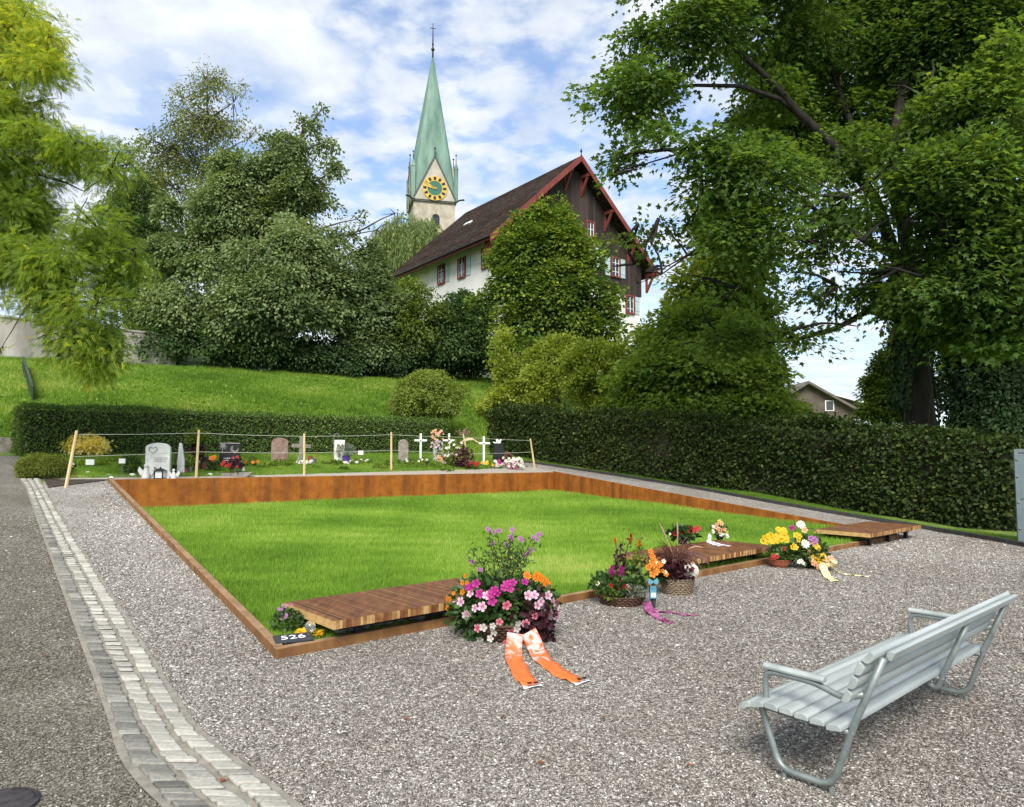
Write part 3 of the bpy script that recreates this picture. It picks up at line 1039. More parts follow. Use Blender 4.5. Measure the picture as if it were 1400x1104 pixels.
# ------------------------------------------------------------------ weathered steel edging round the lawn
def corten_mat(nm='weathered steel', stops=None):
    m = bpy.data.materials.new(nm); m.use_nodes = True
    t = m.node_tree; add, link = NT(t); b = t.nodes['Principled BSDF']
    b.inputs['Roughness'].default_value = .68; b.inputs['Specular IOR Level'].default_value = .3
    tc = add('ShaderNodeTexCoord'); mp = add('ShaderNodeMapping'); mp.inputs['Scale'].default_value = (1, 1, .10)
    link(tc.outputs['Object'], mp.inputs['Vector'])
    n = add('ShaderNodeTexNoise'); n.inputs['Scale'].default_value = 3.4; n.inputs['Detail'].default_value = 6; n.inputs['Roughness'].default_value = .62
    link(mp.outputs[0], n.inputs['Vector'])
    r = ramp(add('ShaderNodeValToRGB'), stops or [(.25, (.13, .045, .013)), (.40, (.25, .080, .013)), (.55, (.36, .118, .015)), (.75, (.44, .16, .02))])
    link(n.outputs['Fac'], r.inputs[0])
    n2 = add('ShaderNodeTexNoise'); n2.inputs['Scale'].default_value = 5; n2.inputs['Detail'].default_value = 8; n2.inputs['Roughness'].default_value = .7
    link(tc.outputs['Object'], n2.inputs['Vector'])
    r2 = ramp(add('ShaderNodeValToRGB'), [(.3, (.62, .58, .55)), (.65, (1.1, 1.1, 1.1))]); link(n2.outputs['Fac'], r2.inputs[0])
    mx = add('ShaderNodeMix', data_type='RGBA', blend_type='MULTIPLY'); mx.inputs['Factor'].default_value = 1
    link(r.outputs['Color'], mx.inputs['A']); link(r2.outputs['Color'], mx.inputs['B']); link(mx.outputs['Result'], b.inputs['Base Color'])
    bp = add('ShaderNodeBump'); bp.inputs['Strength'].default_value = .15; bp.inputs['Distance'].default_value = .01
    link(n2.outputs['Fac'], bp.inputs['Height']); link(bp.outputs[0], b.inputs['Normal'])
    return m


M_CORTEN = corten_mat()
M_CORTENB = corten_mat('brown weathered steel', [(.25, (.12, .055, .021)), (.42, (.20, .095, .034)), (.58, (.28, .145, .054)), (.75, (.35, .20, .08))])
M_CTOP = mat('worn steel top', (.17, .095, .048), .6, (.36, .23, .12), 4.5, lo=.32, hi=.68)


def frame_edge():
    root = thing('lawn_edging', 'rusty brown weathered steel edging enclosing the sunken lawn', 'edging', (P0.x, P0.y, 0))
    TH = .075
    def run(a, b, n, name, inner_depth=.25, top=.085, plates=1, th=TH):
        c = FRC
        for k in range(plates):
            mb = MB(); tp = MB()
            vs = []; vt = []
            N = max(2, n // plates)
            d = (b - a); d.z = 0; d.normalize(); inn = Vector((-d.y, d.x, 0))
            if inn.dot(c - a) < 0: inn = -inn
            for i in range(N + 1):
                t = (k + i / N) / plates
                if plates > 1:
                    t = min(max(t, k / plates + .00008), (k + 1) / plates - .00008)
                p = a + (b - a) * t
                zt = gz(p.x, p.y) + top
                zb = min(float(lawn_z(p.x, p.y)), gz(p.x, p.y)) - inner_depth
                q = p + inn * th
                vs += [(p.x, p.y, zb), (p.x, p.y, zt), (q.x, q.y, zt), (q.x, q.y, zb)]
            fs = [(i * 4 + j, i * 4 + (j + 1) % 4, i * 4 + 4 + (j + 1) % 4, i * 4 + 4 + j) for i in range(N) for j in range(4)]
            fs += [(0, 1, 2, 3), (N * 4, N * 4 + 1, N * 4 + 2, N * 4 + 3)]
            mb.add(vs, fs)
            o = mb.build(name, M_CORTENB if name != 'back_panel' and th > .05 else M_CORTEN, root, bevel=.006)
            o.data.materials.append(M_CTOP)
            for pl in o.data.polygons:
                if pl.normal.z > .9: pl.material_index = 1
        return root
    run(P0, P1, 16, 'front_edge', plates=5)
    run(P0 + (P3 - P0).normalized() * .08, P3, 16, 'side_edge', plates=4)
    run(P1 + (P2 - P1).normalized() * .08, P2, 16, 'side_edge', plates=6, th=.03)
    run(P3 + (P2 - P3).normalized() * .08, P2 - (P2 - P3).normalized() * .04, 16, 'back_panel', plates=6, th=.03, top=.05)
    return root


frame_edge()

# ------------------------------------------------------------------ lawn grass
lawn_poly = shrink(FR, .14)
grass('grass', lawn_poly, 480000, lambda x, y: lawn_z(x, y), .058, .0092, L_GRASS, 'bright green mown grass on the sunken lawn', 'grass', near=6.5, tone=.55, cs=1.1, amp=.26)


# ------------------------------------------------------------------ slatted slabs along the front edge
def slab_mat():
    m = bpy.data.materials.new('oiled end grain strips'); m.use_nodes = True
    t = m.node_tree; add, link = NT(t); b = t.nodes['Principled BSDF']; b.inputs['Roughness'].default_value = .42; b.inputs['Specular IOR Level'].default_value = .45
    a = add('ShaderNodeAttribute', attribute_name='tone')
    r = ramp(add('ShaderNodeValToRGB'), [(0, (.080, .030, .013)), (.45, (.20, .078, .030)), (.75, (.34, .185, .07)), (1, (.52, .34, .14))])
    tc = add('ShaderNodeTexCoord'); n = add('ShaderNodeTexNoise'); n.inputs['Scale'].default_value = 18; n.inputs['Detail'].default_value = 5
    mp = add('ShaderNodeMapping'); mp.inputs['Scale'].default_value = (1, .2, 1); link(tc.outputs['Object'], mp.inputs['Vector']); link(mp.outputs[0], n.inputs['Vector'])
    ad = add('ShaderNodeMath', operation='MULTIPLY_ADD'); link(n.outputs['Fac'], ad.inputs[0]); ad.inputs[1].default_value = .8; ad.inputs[2].default_value = -.4
    sm = add('ShaderNodeMath', operation='ADD'); link(ad.outputs[0], sm.inputs[0]); link(a.outputs['Fac'], sm.inputs[1])
    link(sm.outputs[0], r.inputs[0]); link(r.outputs['Color'], b.inputs['Base Color'])
    return m


M_SLAB = slab_mat()
M_RIVER = mat('grey river stones', (.07, .072, .062), .6, (.17, .17, .15), 5)


def slab(a, b, back, label, z=.245, th=.068, seed=0):
    """a platform of thin strips laid on edge: a..b its front top edge"""
    rr = random.Random(seed)
    d = (b - a); d.z = 0; L = d.length; d.normalize(); n = Vector((-d.y, d.x, 0)); D = back
    root = thing('slatted_platform', label, 'platform', (a.x, a.y, 0), 'brown slatted platforms along the front edge')
    V = []; Lp = []; S = []; T = []; k = 0
    N = int(L / .027)
    for i in range(N):
        x0 = L * i / N + .0011; x1 = L * (i + 1) / N - .0011
        dz = rr.uniform(-.0012, .0012); wv = .42 + .45 * math.sin(i * 1.25 + seed) * math.exp(-i / 11.) + rr.gauss(0, .07)
        e0, e1 = rr.uniform(-.003, .003), rr.uniform(-.004, .004)
        cs_ = []
        for zz in (z - th, z + dz):
            for (xx, yy) in ((x0, e0), (x1, e0), (x1, D + e1), (x0, D + e1)):
                p = a + d * xx + n * yy; cs_.append((p.x, p.y, zz))
        tp_ = min(max(wv * .62, 0), .8)
        for f in ((0, 3, 2, 1), (4, 5, 6, 7), (0, 1, 5, 4), (1, 2, 6, 5), (2, 3, 7, 6), (3, 0, 4, 7)):
            V += [cs_[q] for q in f]; Lp += [k, k + 1, k + 2, k + 3]; S.append(4); k += 4
            T += [min(max(tp_ if f[0] == 4 else rr.choice((.35, .55, .8, .95)) + rr.gauss(0, .06), 0), 1)] * 4
    np_mesh('slatted_top', V, Lp, S, M_SLAB, root, T)
    for yy in (.16, D - .16):
        mb = MB()
        lz = float(lawn_z(a.x, a.y))
        p, q = a + d * .12 + n * yy, b - d * .12 + n * yy
        mb.bar((p.x, p.y, z - th - .025), (q.x, q.y, z - th - .025), .06, .045)
        for t in (.1, .5, .9):
            c = p + (q - p) * t
            mb.box((c.x, c.y, (z - th - .05 + lz - .1) / 2), (.06, .06, z - th - .05 - lz + .1), rz=math.atan2(d.y, d.x))
        mb.build('support_beam', M_BLKMET, root)
    return root


SZ = .245
def frontpt(px, py): return onz(px, py, SZ)
s1a = frontpt(456, 850); dU = Vector((UX, UY, 0)); dN = Vector((NX, NY, 0))
slab(s1a, s1a + dU * 2.02, .98, 'nearest brown slatted platform, beside the 526 plate', seed=1)
s2b = frontpt(1060, 746.5)
slab(s2b - dU * 2.3, s2b, .98, 'middle brown slatted platform with a small peach bouquet on it', seed=2)
s3a = frontpt(1190, 730)
slab(s3a, s3a + dU * 2.25, .98, 'farthest brown slatted platform, near the right hedge', seed=3)

# river stones, plate and glass ball under the near platform
for i in range(17):
    t = .62 + .115 * i + random.uniform(-.03, .03)
    p = P0 + dU * t + dN * random.uniform(.11, .17)
    mb = MB(); mb.blob((0, 0, 0), (random.uniform(.06, .095), random.uniform(.05, .08), random.uniform(.03, .045)), 10, 6, .06, i)
    o = mb.build('river_stone', M_RIVER, None, smooth=True)
    o.location = (p.x, p.y, .118); o.rotation_euler = (0, 0, random.uniform(0, 3))
    tag(o, 'smooth grey river stone lying under the nearest slatted platform', 'stone', 'river stones under the nearest platform')


def text_mesh(txt, size, m, depth=.002, parent=None, name='lettering'):
    cu = bpy.data.curves.new(name, 'FONT'); cu.body = txt; cu.size = size; cu.extrude = depth; cu.align_x = 'CENTER'; cu.align_y = 'CENTER'
    o = bpy.data.objects.new('tmp', cu); COL.objects.link(o)
    dg = bpy.context.evaluated_depsgraph_get(); dg.update()
    me = bpy.data.meshes.new_from_object(o.evaluated_get(dg))
    bpy.data.objects.remove(o); bpy.data.curves.remove(cu)
    me.materials.clear()
    return link_mesh(name, me, m, parent)


def plate526():
    c = onz(401, 873.5, .10)
    root = thing('number_plate', 'small black plate with white number 526 at the lawn corner', 'number plate', (c.x, c.y, .10))
    root.rotation_euler = (R(9), R(0), math.atan2(UY, UX) - R(14))
    MB().box((0, 0, 0), (.30, .17, .016)).build('plate', M_BLACK, root, bevel=.002, world=False)
    t = text_mesh('526', .118, M_CARD, .001, root)
    t.location = (0, .012, .0095)
    t.scale = (1.15, .9, 1)


plate526()
gb = onz(424, 860, .13)
r = thing('grave_ornament', 'clear glass ball resting in a small golden leaf bowl', 'ornament', (gb.x, gb.y, .08))
lv = Leaves()
q = rng.random(46) * 6.283
lv.put(np.column_stack([gb.x + .05 * np.cos(q), gb.y + .05 * np.sin(q), np.full(46, .085)]), np.tile([[0, 0, 1.]], (46, 1)), np.column_stack([np.cos(q), np.sin(q), rng.uniform(.1, .6, 46)]), .085, T_oval(), .8)
lv.build('leaf_bowl', F_YELLOW, r)
M_CLEAR = mat('clear glass', (.85, .86, .90), .05, spec=.6)
M_CLEAR.node_tree.nodes['Principled BSDF'].inputs['Transmission Weight'].default_value = .9
MB().blob((gb.x, gb.y, .15), .046, 16, 10).build('glass_ball', M_CLEAR, r, smooth=True)


# ------------------------------------------------------------------ bench
M_BENCHP = mat('pale blue grey bench paint', (.27, .305, .30), .45, (.41, .445, .435), 9, bump=(40, .08, .004), stretch=(.15, 1, 1), spec=.45)
M_TUBE = mat('galvanised grey tube', (.17, .20, .20), .42, (.26, .295, .29), 14, metal=.35, spec=.5)


def bench():
    o = onz(1137, 1088.6, 0); o2 = onz(1321, 959, 0)
    L = (o2 - o).length; rz = math.atan2((o2 - o).y, (o2 - o).x)
    root = thing('park_bench', 'pale blue grey slatted bench with tubular frame on the gravel', 'bench', (o.x, o.y, 0), rz=rz)
    # local: x along the bench, y towards the seat front, z up
    def fillet(pts, r=.05, k=5):
        pts = [Vector(p) for p in pts]; out = [pts[0]]
        for i in range(1, len(pts) - 1):
            a, b, c = pts[i - 1], pts[i], pts[i + 1]
            u, v = (a - b).normalized(), (c - b).normalized()
            rr_ = min(r, (a - b).length * .45, (c - b).length * .45)
            p, q = b + u * rr_, b + v * rr_
            for j in range(k + 1):
                t = j / k
                out.append(p * (1 - t) ** 2 + b * 2 * t * (1 - t) + q * t ** 2)
        return out + [pts[-1]]
    TR = .0165
    for x in (0.0, L):
        fr = fillet([(x, -.255, .685), (x, -.115, .355), (x, -.005, .045), (x, .255, .045), (x, .345, .315), (x, .345, .335)], .07)
        f = MB(); f.tube(fr, TR, 10)
        # seat bearer
        f.tube([(x, .345, .325), (x, .10, .318), (x, -.115, .315)], TR * .9, 8)
        fo = f.build('side_frame', M_TUBE, root, smooth=True, world=False)
        for y in (.0, .235):
            ft = MB(); ft.lathe([(.012, 0), (.012, .035)], (x, y, .0), 10); ft.build('foot', M_TUBE, fo, world=False)
        # arm loop
        ar = fillet([(x, .255, .325), (x, .318, .325), (x, .325, .505), (x, .07, .505), (x, -.07, .462), (x, -.165, .505)], .06)
        a = MB(); a.tube(ar, TR * .92, 10)
        ao = a.build('armrest', M_TUBE, root, smooth=True, world=False)
        w = MB(); w.prism([(-.02, .006), (-.024, .02), (-.012, .034), (.012, .034), (.024, .02), (.02, .006)], (x, .325, .512), (1, 0, 0), (0, 0, 1), (0, -1, -.01), 0, .31)
        w.build('arm_pad', M_BENCHP, ao, bevel=.004, world=False)
    # middle support
    x = L * .62
    f = MB(); f.tube(fillet([(x, -.25, .67), (x, -.115, .355), (x, -.07, .25), (x, .02, .30)], .03), TR, 10)
    f.tube([(x, .345, .322), (x, -.115, .315)], TR * .9, 8)
    f.build('middle_support', M_TUBE, root, smooth=True, world=False)
    def slat(prof, o_, ey, ez):
        pass
    def plank(name, y, z, w, t, tilt, x0, x1, crown=.008):
        c, s = math.cos(tilt), math.sin(tilt)
        prof = []
        for i in range(7):
            a = -1 + 2 * i / 6
            prof.append((a * w / 2, t / 2 + crown * (1 - a * a) - (.006 if i in (0, 6) else 0)))
        prof += [(w / 2, -t / 2), (-w / 2, -t / 2)]
        mb = MB(); mb.prism(prof, (0, y, z), (0, c, s), (0, -s, c), (1, 0, 0), x0, x1)
        return mb.build(name, M_BENCHP, root, bevel=.003, world=False)
    ov = .085
    for (y, z, tilt) in ((-.055, .343, R(-8)), (.022, .349, R(-3)), (.098, .353, R(0)), (.174, .357, R(2)), (.250, .359, R(3)), (.326, .352, R(-14)), (.392, .332, R(-26))):
        plank('seat_slat', y, z, .068, .024, tilt, -ov, L + ov)
    for (y, z, tilt) in ((-.118, .500, R(-66)), (-.148, .568, R(-66)), (-.178, .635, R(-66)), (-.222, .694, R(-46))):
        plank('back_slat', y, z, .062, .026, tilt + R(180), -ov, L + ov)
    plank('back_slat', -.272, .690, .045, .022, R(-66), ov * .4, L + ov)


bench()

# ------------------------------------------------------------------ meadow, verges, grave plot grass
treeline = [at(190, 492, 37), at(300, 505, 38.5), at(400, 515, 40), at(520, 522, 42), at(640, 525, 45), at(700, 525, 46)]
meadow_poly = [HA.xy + Vector((-.8, .9)), HB.xy + Vector((1.6, .6)), at(672, 600, 32).xy] + [p.xy for p in reversed(treeline)] + [at(100, 490, 36.5).xy, at(10, 495, 35).xy, at(-80, 500, 33).xy, at(-70, 590, 21).xy, at(0, 597, 20.6).xy]
grass('meadow', meadow_poly, 260000, g, .19, .046, L_MEADOW, 'sloping green meadow of long grass and weeds behind the clipped hedge', 'meadow', tone=.54, cs=.7, lean=.85, grow=0, amp=.30)
wq = rand_in_poly(meadow_poly, 26000); wz = g(wq[:, 0], wq[:, 1]); wp = np.column_stack([wq, wz + rng.uniform(.03, .16, len(wq))])
wk = clump(wp, 31, .9) > .0 + rng.normal(0, .25, len(wp)); wp = wp[wk]
wl = Leaves(); wl.put(wp, unit(rng.normal(0, .45, wp.shape) + [0, 0, 1]), unit(rng.normal(size=wp.shape) * [1, 1, .35]), .13 * rng.uniform(.5, 1.3, len(wp)), T_oval(.32), np.clip(.5 + .25 * clump(wp, 8, 1.5) + rng.normal(0, .2, len(wp)), 0, 1))
tag(wl.build('weeds', L_MEADOW, None), 'broad leaved weeds scattered through the long grass of the meadow', 'weeds', None, 'stuff')
verge_poly = [p.xy + Vector((.12, .05)) for p in KERB] + [at(1440, 735, 12.9).xy, G(1000, 676).xy + Vector((.5, .6)), G(690, 627).xy + Vector((.3, 1))]
grass('verge_grass', verge_poly, 60000, g, .07, .013, L_MEADOW, 'grass verge between the dark kerb and the tall beech hedge', 'grass', near=14, tone=.36)
plot_poly = [G(78, 655).xy, G(300, 653).xy + Vector((0, .15)), G(560, 646).xy + Vector((0, .2)), G(668, 642).xy, HB.xy + Vector((2.2, -.2)), HB.xy, HA.xy]
grass('plot_grass', plot_poly, 110000, g, .075, .014, L_MEADOW, 'short grass and ground cover between the graves', 'grass', tone=.52, cs=1.3, near=19)


# ------------------------------------------------------------------ hedges
def hedge(name, label, a, b, zt_a, zt_b, w, lm, size, n, core, jitter=.05, tone=(.42, .22), tmpl=None, zb=None, top_mat=None, topn=0, seed=1, loose=0.0, tcs=1.2, topbright=.25):
    a, b = Vector(a), Vector(b); d = (b - a); d.z = 0; L = d.length; d.normalize(); nrm = Vector((-d.y, d.x, 0))
    root = thing(name, label, 'hedge', (a.x, a.y, gz(a.x, a.y)))
    tmpl = tmpl or T_oval()
    # solid dark core, added so no light shows through between the leaves
    mb = MB(); K = 14; vs = []
    for i in range(K + 1):
        t = i / K; p = a + d * L * t; zt = zt_a + (zt_b - zt_a) * t - .10
        zg = gz(p.x, p.y)
        for yy, zz in ((.12, zg), (.12, zt), (w - .12, zt), (w - .12, zg)):
            q = p + nrm * yy; vs.append((q.x, q.y, zz))
    fs = [(i * 4 + j, i * 4 + 4 + j, i * 4 + 5 + j, i * 4 + 1 + j) for i in range(K) for j in range(3)] + [(0, 1, 2, 3), (K * 4, K * 4 + 3, K * 4 + 2, K * 4 + 1)]
    mb.add(vs, fs); mb.build('dark_core', core, root)
    Ns = {}
    H = ((zt_a + zt_b) / 2 - gz(*((a + b) / 2).xy))
    tot = L * H * 2 + L * w + 2 * w * H
    P = []; O = []
    for key, ar in (('f', L * H), ('b', L * H * .5), ('t', L * w), ('e', w * H * 1.2), ('s', w * H * 1.2)):
        k = int(n * ar / tot); t = rng.random(k); h = rng.random(k); yy = rng.random(k)
        if key == 'f': yy[:] = 0; o = -nrm
        elif key == 'b': yy[:] = 1; o = nrm
        elif key == 't': h[:] = 1; o = Vector((0, 0, 1))
        elif key == 'e': t[:] = 0; o = -d
        else: t[:] = 1; o = d
        x = a.x + d.x * L * t + nrm.x * w * yy; y = a.y + d.y * L * t + nrm.y * w * yy
        zg = g(x, y); z = zg + (zt_a + (zt_b - zt_a) * t - zg) * h
        P.append(np.column_stack([x, y, z])); O.append(np.tile(np.array(o), (k, 1)))
    P = np.concatenate(P); O = np.concatenate(O)
    P = P + O * (rng.normal(0, jitter, len(P)) + .07 * clump(P, seed, 2.2) * (1 + loose * 3))[:, None] + rng.normal(0, .02, P.shape)
    lv = Leaves()
    nn = unit(O * .7 + np.array([0, 0, .55]) + rng.normal(0, .45, P.shape))
    dr = unit(O * .6 + rng.normal(0, .55, P.shape) + np.array([0, 0, -.25]))
    t = tone[0] + .12 * clump(P, seed + 2, tcs) + rng.normal(0, tone[1], len(P))
    lv.put(P, nn, dr, size * rng.uniform(.65, 1.25, len(P)), tmpl, np.clip(t, 0, 1))
    lv.build('leaves', lm, root)
    return root


hedge('clipped_hedge', 'long low clipped green hedge behind the graves, below the meadow', HA, HB, 2.90, 2.95, 1.0, L_BOX, .062, 64000, M_TWIG, .035, (.46, .22), seed=4)

BA = G(1397, 728); BB = G(672, 622)
BA = BA + Vector((.1, .15, 0))
bd = (BB - BA).normalized()
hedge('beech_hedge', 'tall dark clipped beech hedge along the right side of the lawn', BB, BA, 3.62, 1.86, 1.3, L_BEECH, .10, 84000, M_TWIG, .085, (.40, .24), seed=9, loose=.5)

# upright yellow green shoots growing out of the far end of the hedge
def shoots(name, label, rows, lm, size, n, cat='shrub', tone=(.55, .2), group=None):
    bl = pxblobs(rows)
    c = sum((Vector(b[0]) for b in bl), Vector()) / len(bl)
    return grow_tree(name, label, cat, (c.x, c.y, gz(c.x, c.y)), bl, lm, T_oval(.3), size, n, 12, .28, .05, M_TWIG, group, twigs=260, tone=tone, up=.25, droop=-.3, rough=.4, cut=-.4, hang=-.4, frill=5, frs=.4)


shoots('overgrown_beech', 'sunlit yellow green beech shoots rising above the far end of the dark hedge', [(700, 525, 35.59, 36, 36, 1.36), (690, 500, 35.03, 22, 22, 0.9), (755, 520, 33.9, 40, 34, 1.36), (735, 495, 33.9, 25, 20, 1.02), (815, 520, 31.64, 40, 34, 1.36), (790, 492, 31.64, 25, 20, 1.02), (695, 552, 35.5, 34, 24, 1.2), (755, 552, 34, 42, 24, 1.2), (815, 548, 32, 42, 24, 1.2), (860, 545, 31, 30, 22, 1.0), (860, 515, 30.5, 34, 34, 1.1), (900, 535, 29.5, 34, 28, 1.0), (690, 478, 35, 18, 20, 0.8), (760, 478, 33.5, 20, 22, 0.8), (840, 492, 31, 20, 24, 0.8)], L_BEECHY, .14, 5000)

# ------------------------------------------------------------------ bushes
def bush(name, label, rows, lm, size, n, m=12, rad=.22, tmpl=None, tone=(.5, .2), cat='bush', up=.35, trunk=.04, twigs=60, rough=.16, cut=-.9, frill=0, group=None, fill=.3, tclump=.2):
    bl = pxblobs(rows)
    c = bl[0][0]
    return grow_tree(name, label, cat, (c[0], c[1], gz(c[0], c[1])), bl, lm, tmpl or T_oval(), size, n, m, rad, trunk, M_TWIG, group, twigs=twigs, tone=tone, up=up, droop=.2, rough=rough, cut=cut, fill=fill, tclump=tclump, frill=frill)


bush('round_bush', 'round olive green bush alone on the meadow slope', [(581, 541, 31.5, 48, 33, 1.5), (560, 552, 31.4, 30, 24, 1.0), (605, 552, 31.4, 30, 24, 1.0), (585, 520, 31.5, 30, 16, 1.0)], L_OLIVE, .085, 1900, 14, .2, tone=(.5, .22), frill=3, rough=.25)
p_ = G(58, 657)
bush('low_conifer_bush', 'low rounded clipped green conifer bush at the path corner', [(58, 637, p_.y + .45, 31, 18, .55), (45, 640, p_.y + .4, 18, 15, .45), (74, 638, p_.y + .4, 18, 15, .45)], L_CONIF, .05, 1300, 16, .10, T_kite(.12), (.45, .22), up=.1, rough=.06)
bush('golden_bush', 'yellow variegated round bush behind the leaning stake', [(115, 606, 20.4, 30, 14, .6), (100, 612, 20.3, 16, 12, .4), (133, 611, 20.3, 14, 11, .4), (118, 612, 20.2, 20, 10, .4)], L_GOLD, .085, 420, 12, .16, T_oval(.36), (.85, .2), up=.5, rough=.08)

# ------------------------------------------------------------------ trees
def gbase(px, Y, py=500):
    p = at(px, py, Y); return Vector((p.x, p.y, gz(p.x, p.y)))


# the big maple on the right
MY, KM = 20.6, 1.27
mb_rows = [(950, 50, 15.2, 85, 65, 2.0), (868, 118, 14.8, 70, 36, 1.2), (905, 205, 14.8, 72, 62, 1.6), (900, 300, 14.6, 48, 50, 1.2), (868, 360, 14.6, 26, 22, .8), (835, 243, 14.7, 26, 14, .5, .8),
           (1000, 245, 14.4, 105, 72, 1.8), (1020, 325, 14.2, 105, 55, 1.6), (1010, 395, 14.8, 80, 34, 1.4, .25), (1090, 50, 17.5, 110, 75, 2.4), (1200, 60, 18.5, 120, 90, 2.6),
           (1310, 60, 17, 110, 85, 2.2), (1385, 150, 13.4, 90, 110, 1.5), (1290, 245, 13.6, 120, 80, 1.5), (1160, 270, 14.2, 110, 60, 1.6), (1330, 370, 14, 100, 95, 1.6),
           (1235, 365, 14.2, 80, 48, 1.3), (1390, 330, 13.4, 70, 140, 1.4), (1145, 392, 15, 70, 26, 1.2), (1340, 445, 14.6, 60, 45, 1.3), (1095, 175, 18.5, 95, 50, 2.0, .6),
           (1190, 180, 18.5, 90, 60, 2, .8), (1070, 455, 15.6, 75, 16, .8, .9), (985, 462, 15.8, 70, 28, 1.0), (1000, -70, 16, 170, 90, 3.0, .7), (1200, -110, 17, 220, 110, 3.5, .6),
           (1400, -60, 16, 150, 120, 3, .6), (1500, 180, 15, 120, 200, 2.5, .6), (1250, 400, 15.0, 70, 34, 1.0), (1385, 440, 14.2, 60, 45, 1.2), (1240, 300, 13.6, 90, 50, 1.0), (1180, 330, 13.8, 70, 40, .9), (1260, 380, 13.9, 80, 45, .9), (1090, 300, 14, 70, 45, 1.0), (1270, 150, 14.2, 90, 60, 1.3), (1330, 260, 13.4, 70, 60, 1.1), (1210, 230, 14, 60, 40, .9), (1080, 235, 14.6, 60, 45, 1.1), (1130, 345, 14.4, 60, 40, 1.0), (1150, 210, 15.5, 60, 45, 1.2), (1050, 130, 16, 50, 35, 1.2, .7), (1290, 330, 13.6, 80, 50, 1.0), (872, 308, 14.6, 34, 38, .9, 1.5), (884, 372, 14.6, 30, 26, .8, 1.6)]
mb_rows = [(a, b, Y * KM, c, d, e * KM) + tuple(r) for a, b, Y, c, d, e, *r in mb_rows]


def PX(rows, k=1.0): return [at(a, b, Y * k) for a, b, Y in rows]


MLIMBS = (
    (PX([(1240, 395, 16.2), (1195, 270, 16), (1150, 210, 15.7), (1092, 155, 15.4), (1055, 112, 15.2), (1000, 62, 15), (960, 20, 14.8)], KM), .21, .05),
    (PX([(1110, 172, 15.6), (1066, 136, 15.3), (1012, 118, 15), (950, 117, 14.9), (890, 122, 14.8), (846, 121, 14.8)], KM), .10, .02),
    (PX([(1238, 330, 16.2), (1223, 190, 16.6), (1238, 88, 17), (1246, 20, 17.2), (1250, -70, 17.4)], KM), .24, .10),
    (PX([(1235, 300, 16.2), (1205, 235, 16.6), (1174, 195, 17), (1155, 146, 17.4), (1134, 88, 17.6), (1120, 20, 18)], KM), .16, .06),
    (PX([(1235, 440, 16.0), (1188, 425, 15.8), (1144, 449, 15.6), (1088, 465, 15.6), (1040, 469, 15.6), (990, 470, 15.6)], KM), .12, .035),
    (PX([(1240, 360, 16.1), (1160, 316, 15.2), (1090, 326, 14.8), (1012, 330, 14.5), (940, 350, 14.5)], KM), .13, .03),
    (PX([(1245, 350, 16.1), (1290, 270, 15), (1350, 215, 14), (1410, 195, 13.5)], KM), .13, .04),
    (PX([(1150, 316, 15.2), (1070, 250, 14.8), (1000, 215, 14.7), (930, 210, 14.8), (880, 225, 14.8)], KM), .07, .02),
    (PX([(1240, 250, 16.4), (1290, 130, 16.8), (1330, 40, 17), (1350, -40, 17)], KM), .13, .05),
    (PX([(1250, 400, 16), (1300, 400, 14.8), (1350, 360, 14.2), (1410, 330, 13.6)], KM), .12, .03),
    (PX([(940, 350, 14.5), (905, 375, 14.5), (872, 388, 14.5)], KM), .03, .01))


def maple_limbs(tb):
    for pts, r0, r1 in MLIMBS:
        tb.tube(pts, [(r0 + (r1 - r0) * i / (len(pts) - 1)) * .86 for i in range(len(pts))], 9)
mbase = gbase(1255, MY)
mtrunk = [Vector((mbase.x, mbase.y, mbase.z - .4)), at(1256, 560, MY), at(1253, 500, MY), at(1250, 440, MY), at(1245, 395, MY), at(1238, 330, MY), at(1230, 230, MY + .4)]
grow_tree('maple_tree', 'huge dark green maple with spreading limbs overhanging the right hedge', 'tree', mbase, pxblobs(mb_rows), L_MAPLE, T_maple(), .150, 10800, 18, .60, .48, M_BARKD,
          top=None, twigs=420, tone=(.42, .24), up=.72, droop=.55, fill=.42, rough=.32, cut=-.10, cs=1.3, seed=21, extra=maple_limbs, trunk_pts=mtrunk, tclump=.22, tcs=.8, limb_r=.035, frill=2, frs=.35, attach=[p for l in MLIMBS for p in l[0]])
# ivy on the trunk
iv = thing('ivy', 'dark ivy climbing the big maple trunk', 'ivy', mbase)
lv = Leaves(); N = 5200
z = rng.uniform(0.9, 6.6, N); q = rng.random(N) * 6.283
rad = .52 + .10 * np.sin(q * 2 + z) + rng.normal(0, .05, N) + .05 * z / 4 + .16 * (rng.random(N) < .25)
cx = np.interp(z, [p.z for p in mtrunk], [p.x for p in mtrunk]); cy = np.interp(z, [p.z for p in mtrunk], [p.y for p in mtrunk])
keep = (clump(np.column_stack([q, z * .8, z * 0]), 3, 1.2) > -.4 + (z < 2.9) * .7)
P = np.column_stack([cx + rad * np.cos(q), cy + rad * np.sin(q), z])[keep]
O = np.column_stack([np.cos(q), np.sin(q), np.full(N, .2)])[keep]
lv.put(P, unit(O + rng.normal(0, .3, O.shape)), unit(rng.normal(0, .4, O.shape) + np.array([0, 0, -1])), .11 * rng.uniform(.7, 1.3, len(P)), T_oval(.45), np.clip(.45 + rng.normal(0, .2, len(P)), 0, 1))
lv.build('leaves', L_IVY, iv)
sb = MB()
for i in range(5):
    qq = i * 1.3; sb.tube([Vector((float(np.interp(zz, [p.z for p in mtrunk], [p.x for p in mtrunk])) + .50 * math.cos(qq + zz * .3), float(np.interp(zz, [p.z for p in mtrunk], [p.y for p in mtrunk])) + .50 * math.sin(qq + zz * .3), zz)) for zz in np.linspace(mbase.z, 6, 8)], .022, 5)
sb.build('stem', M_TWIG, iv)

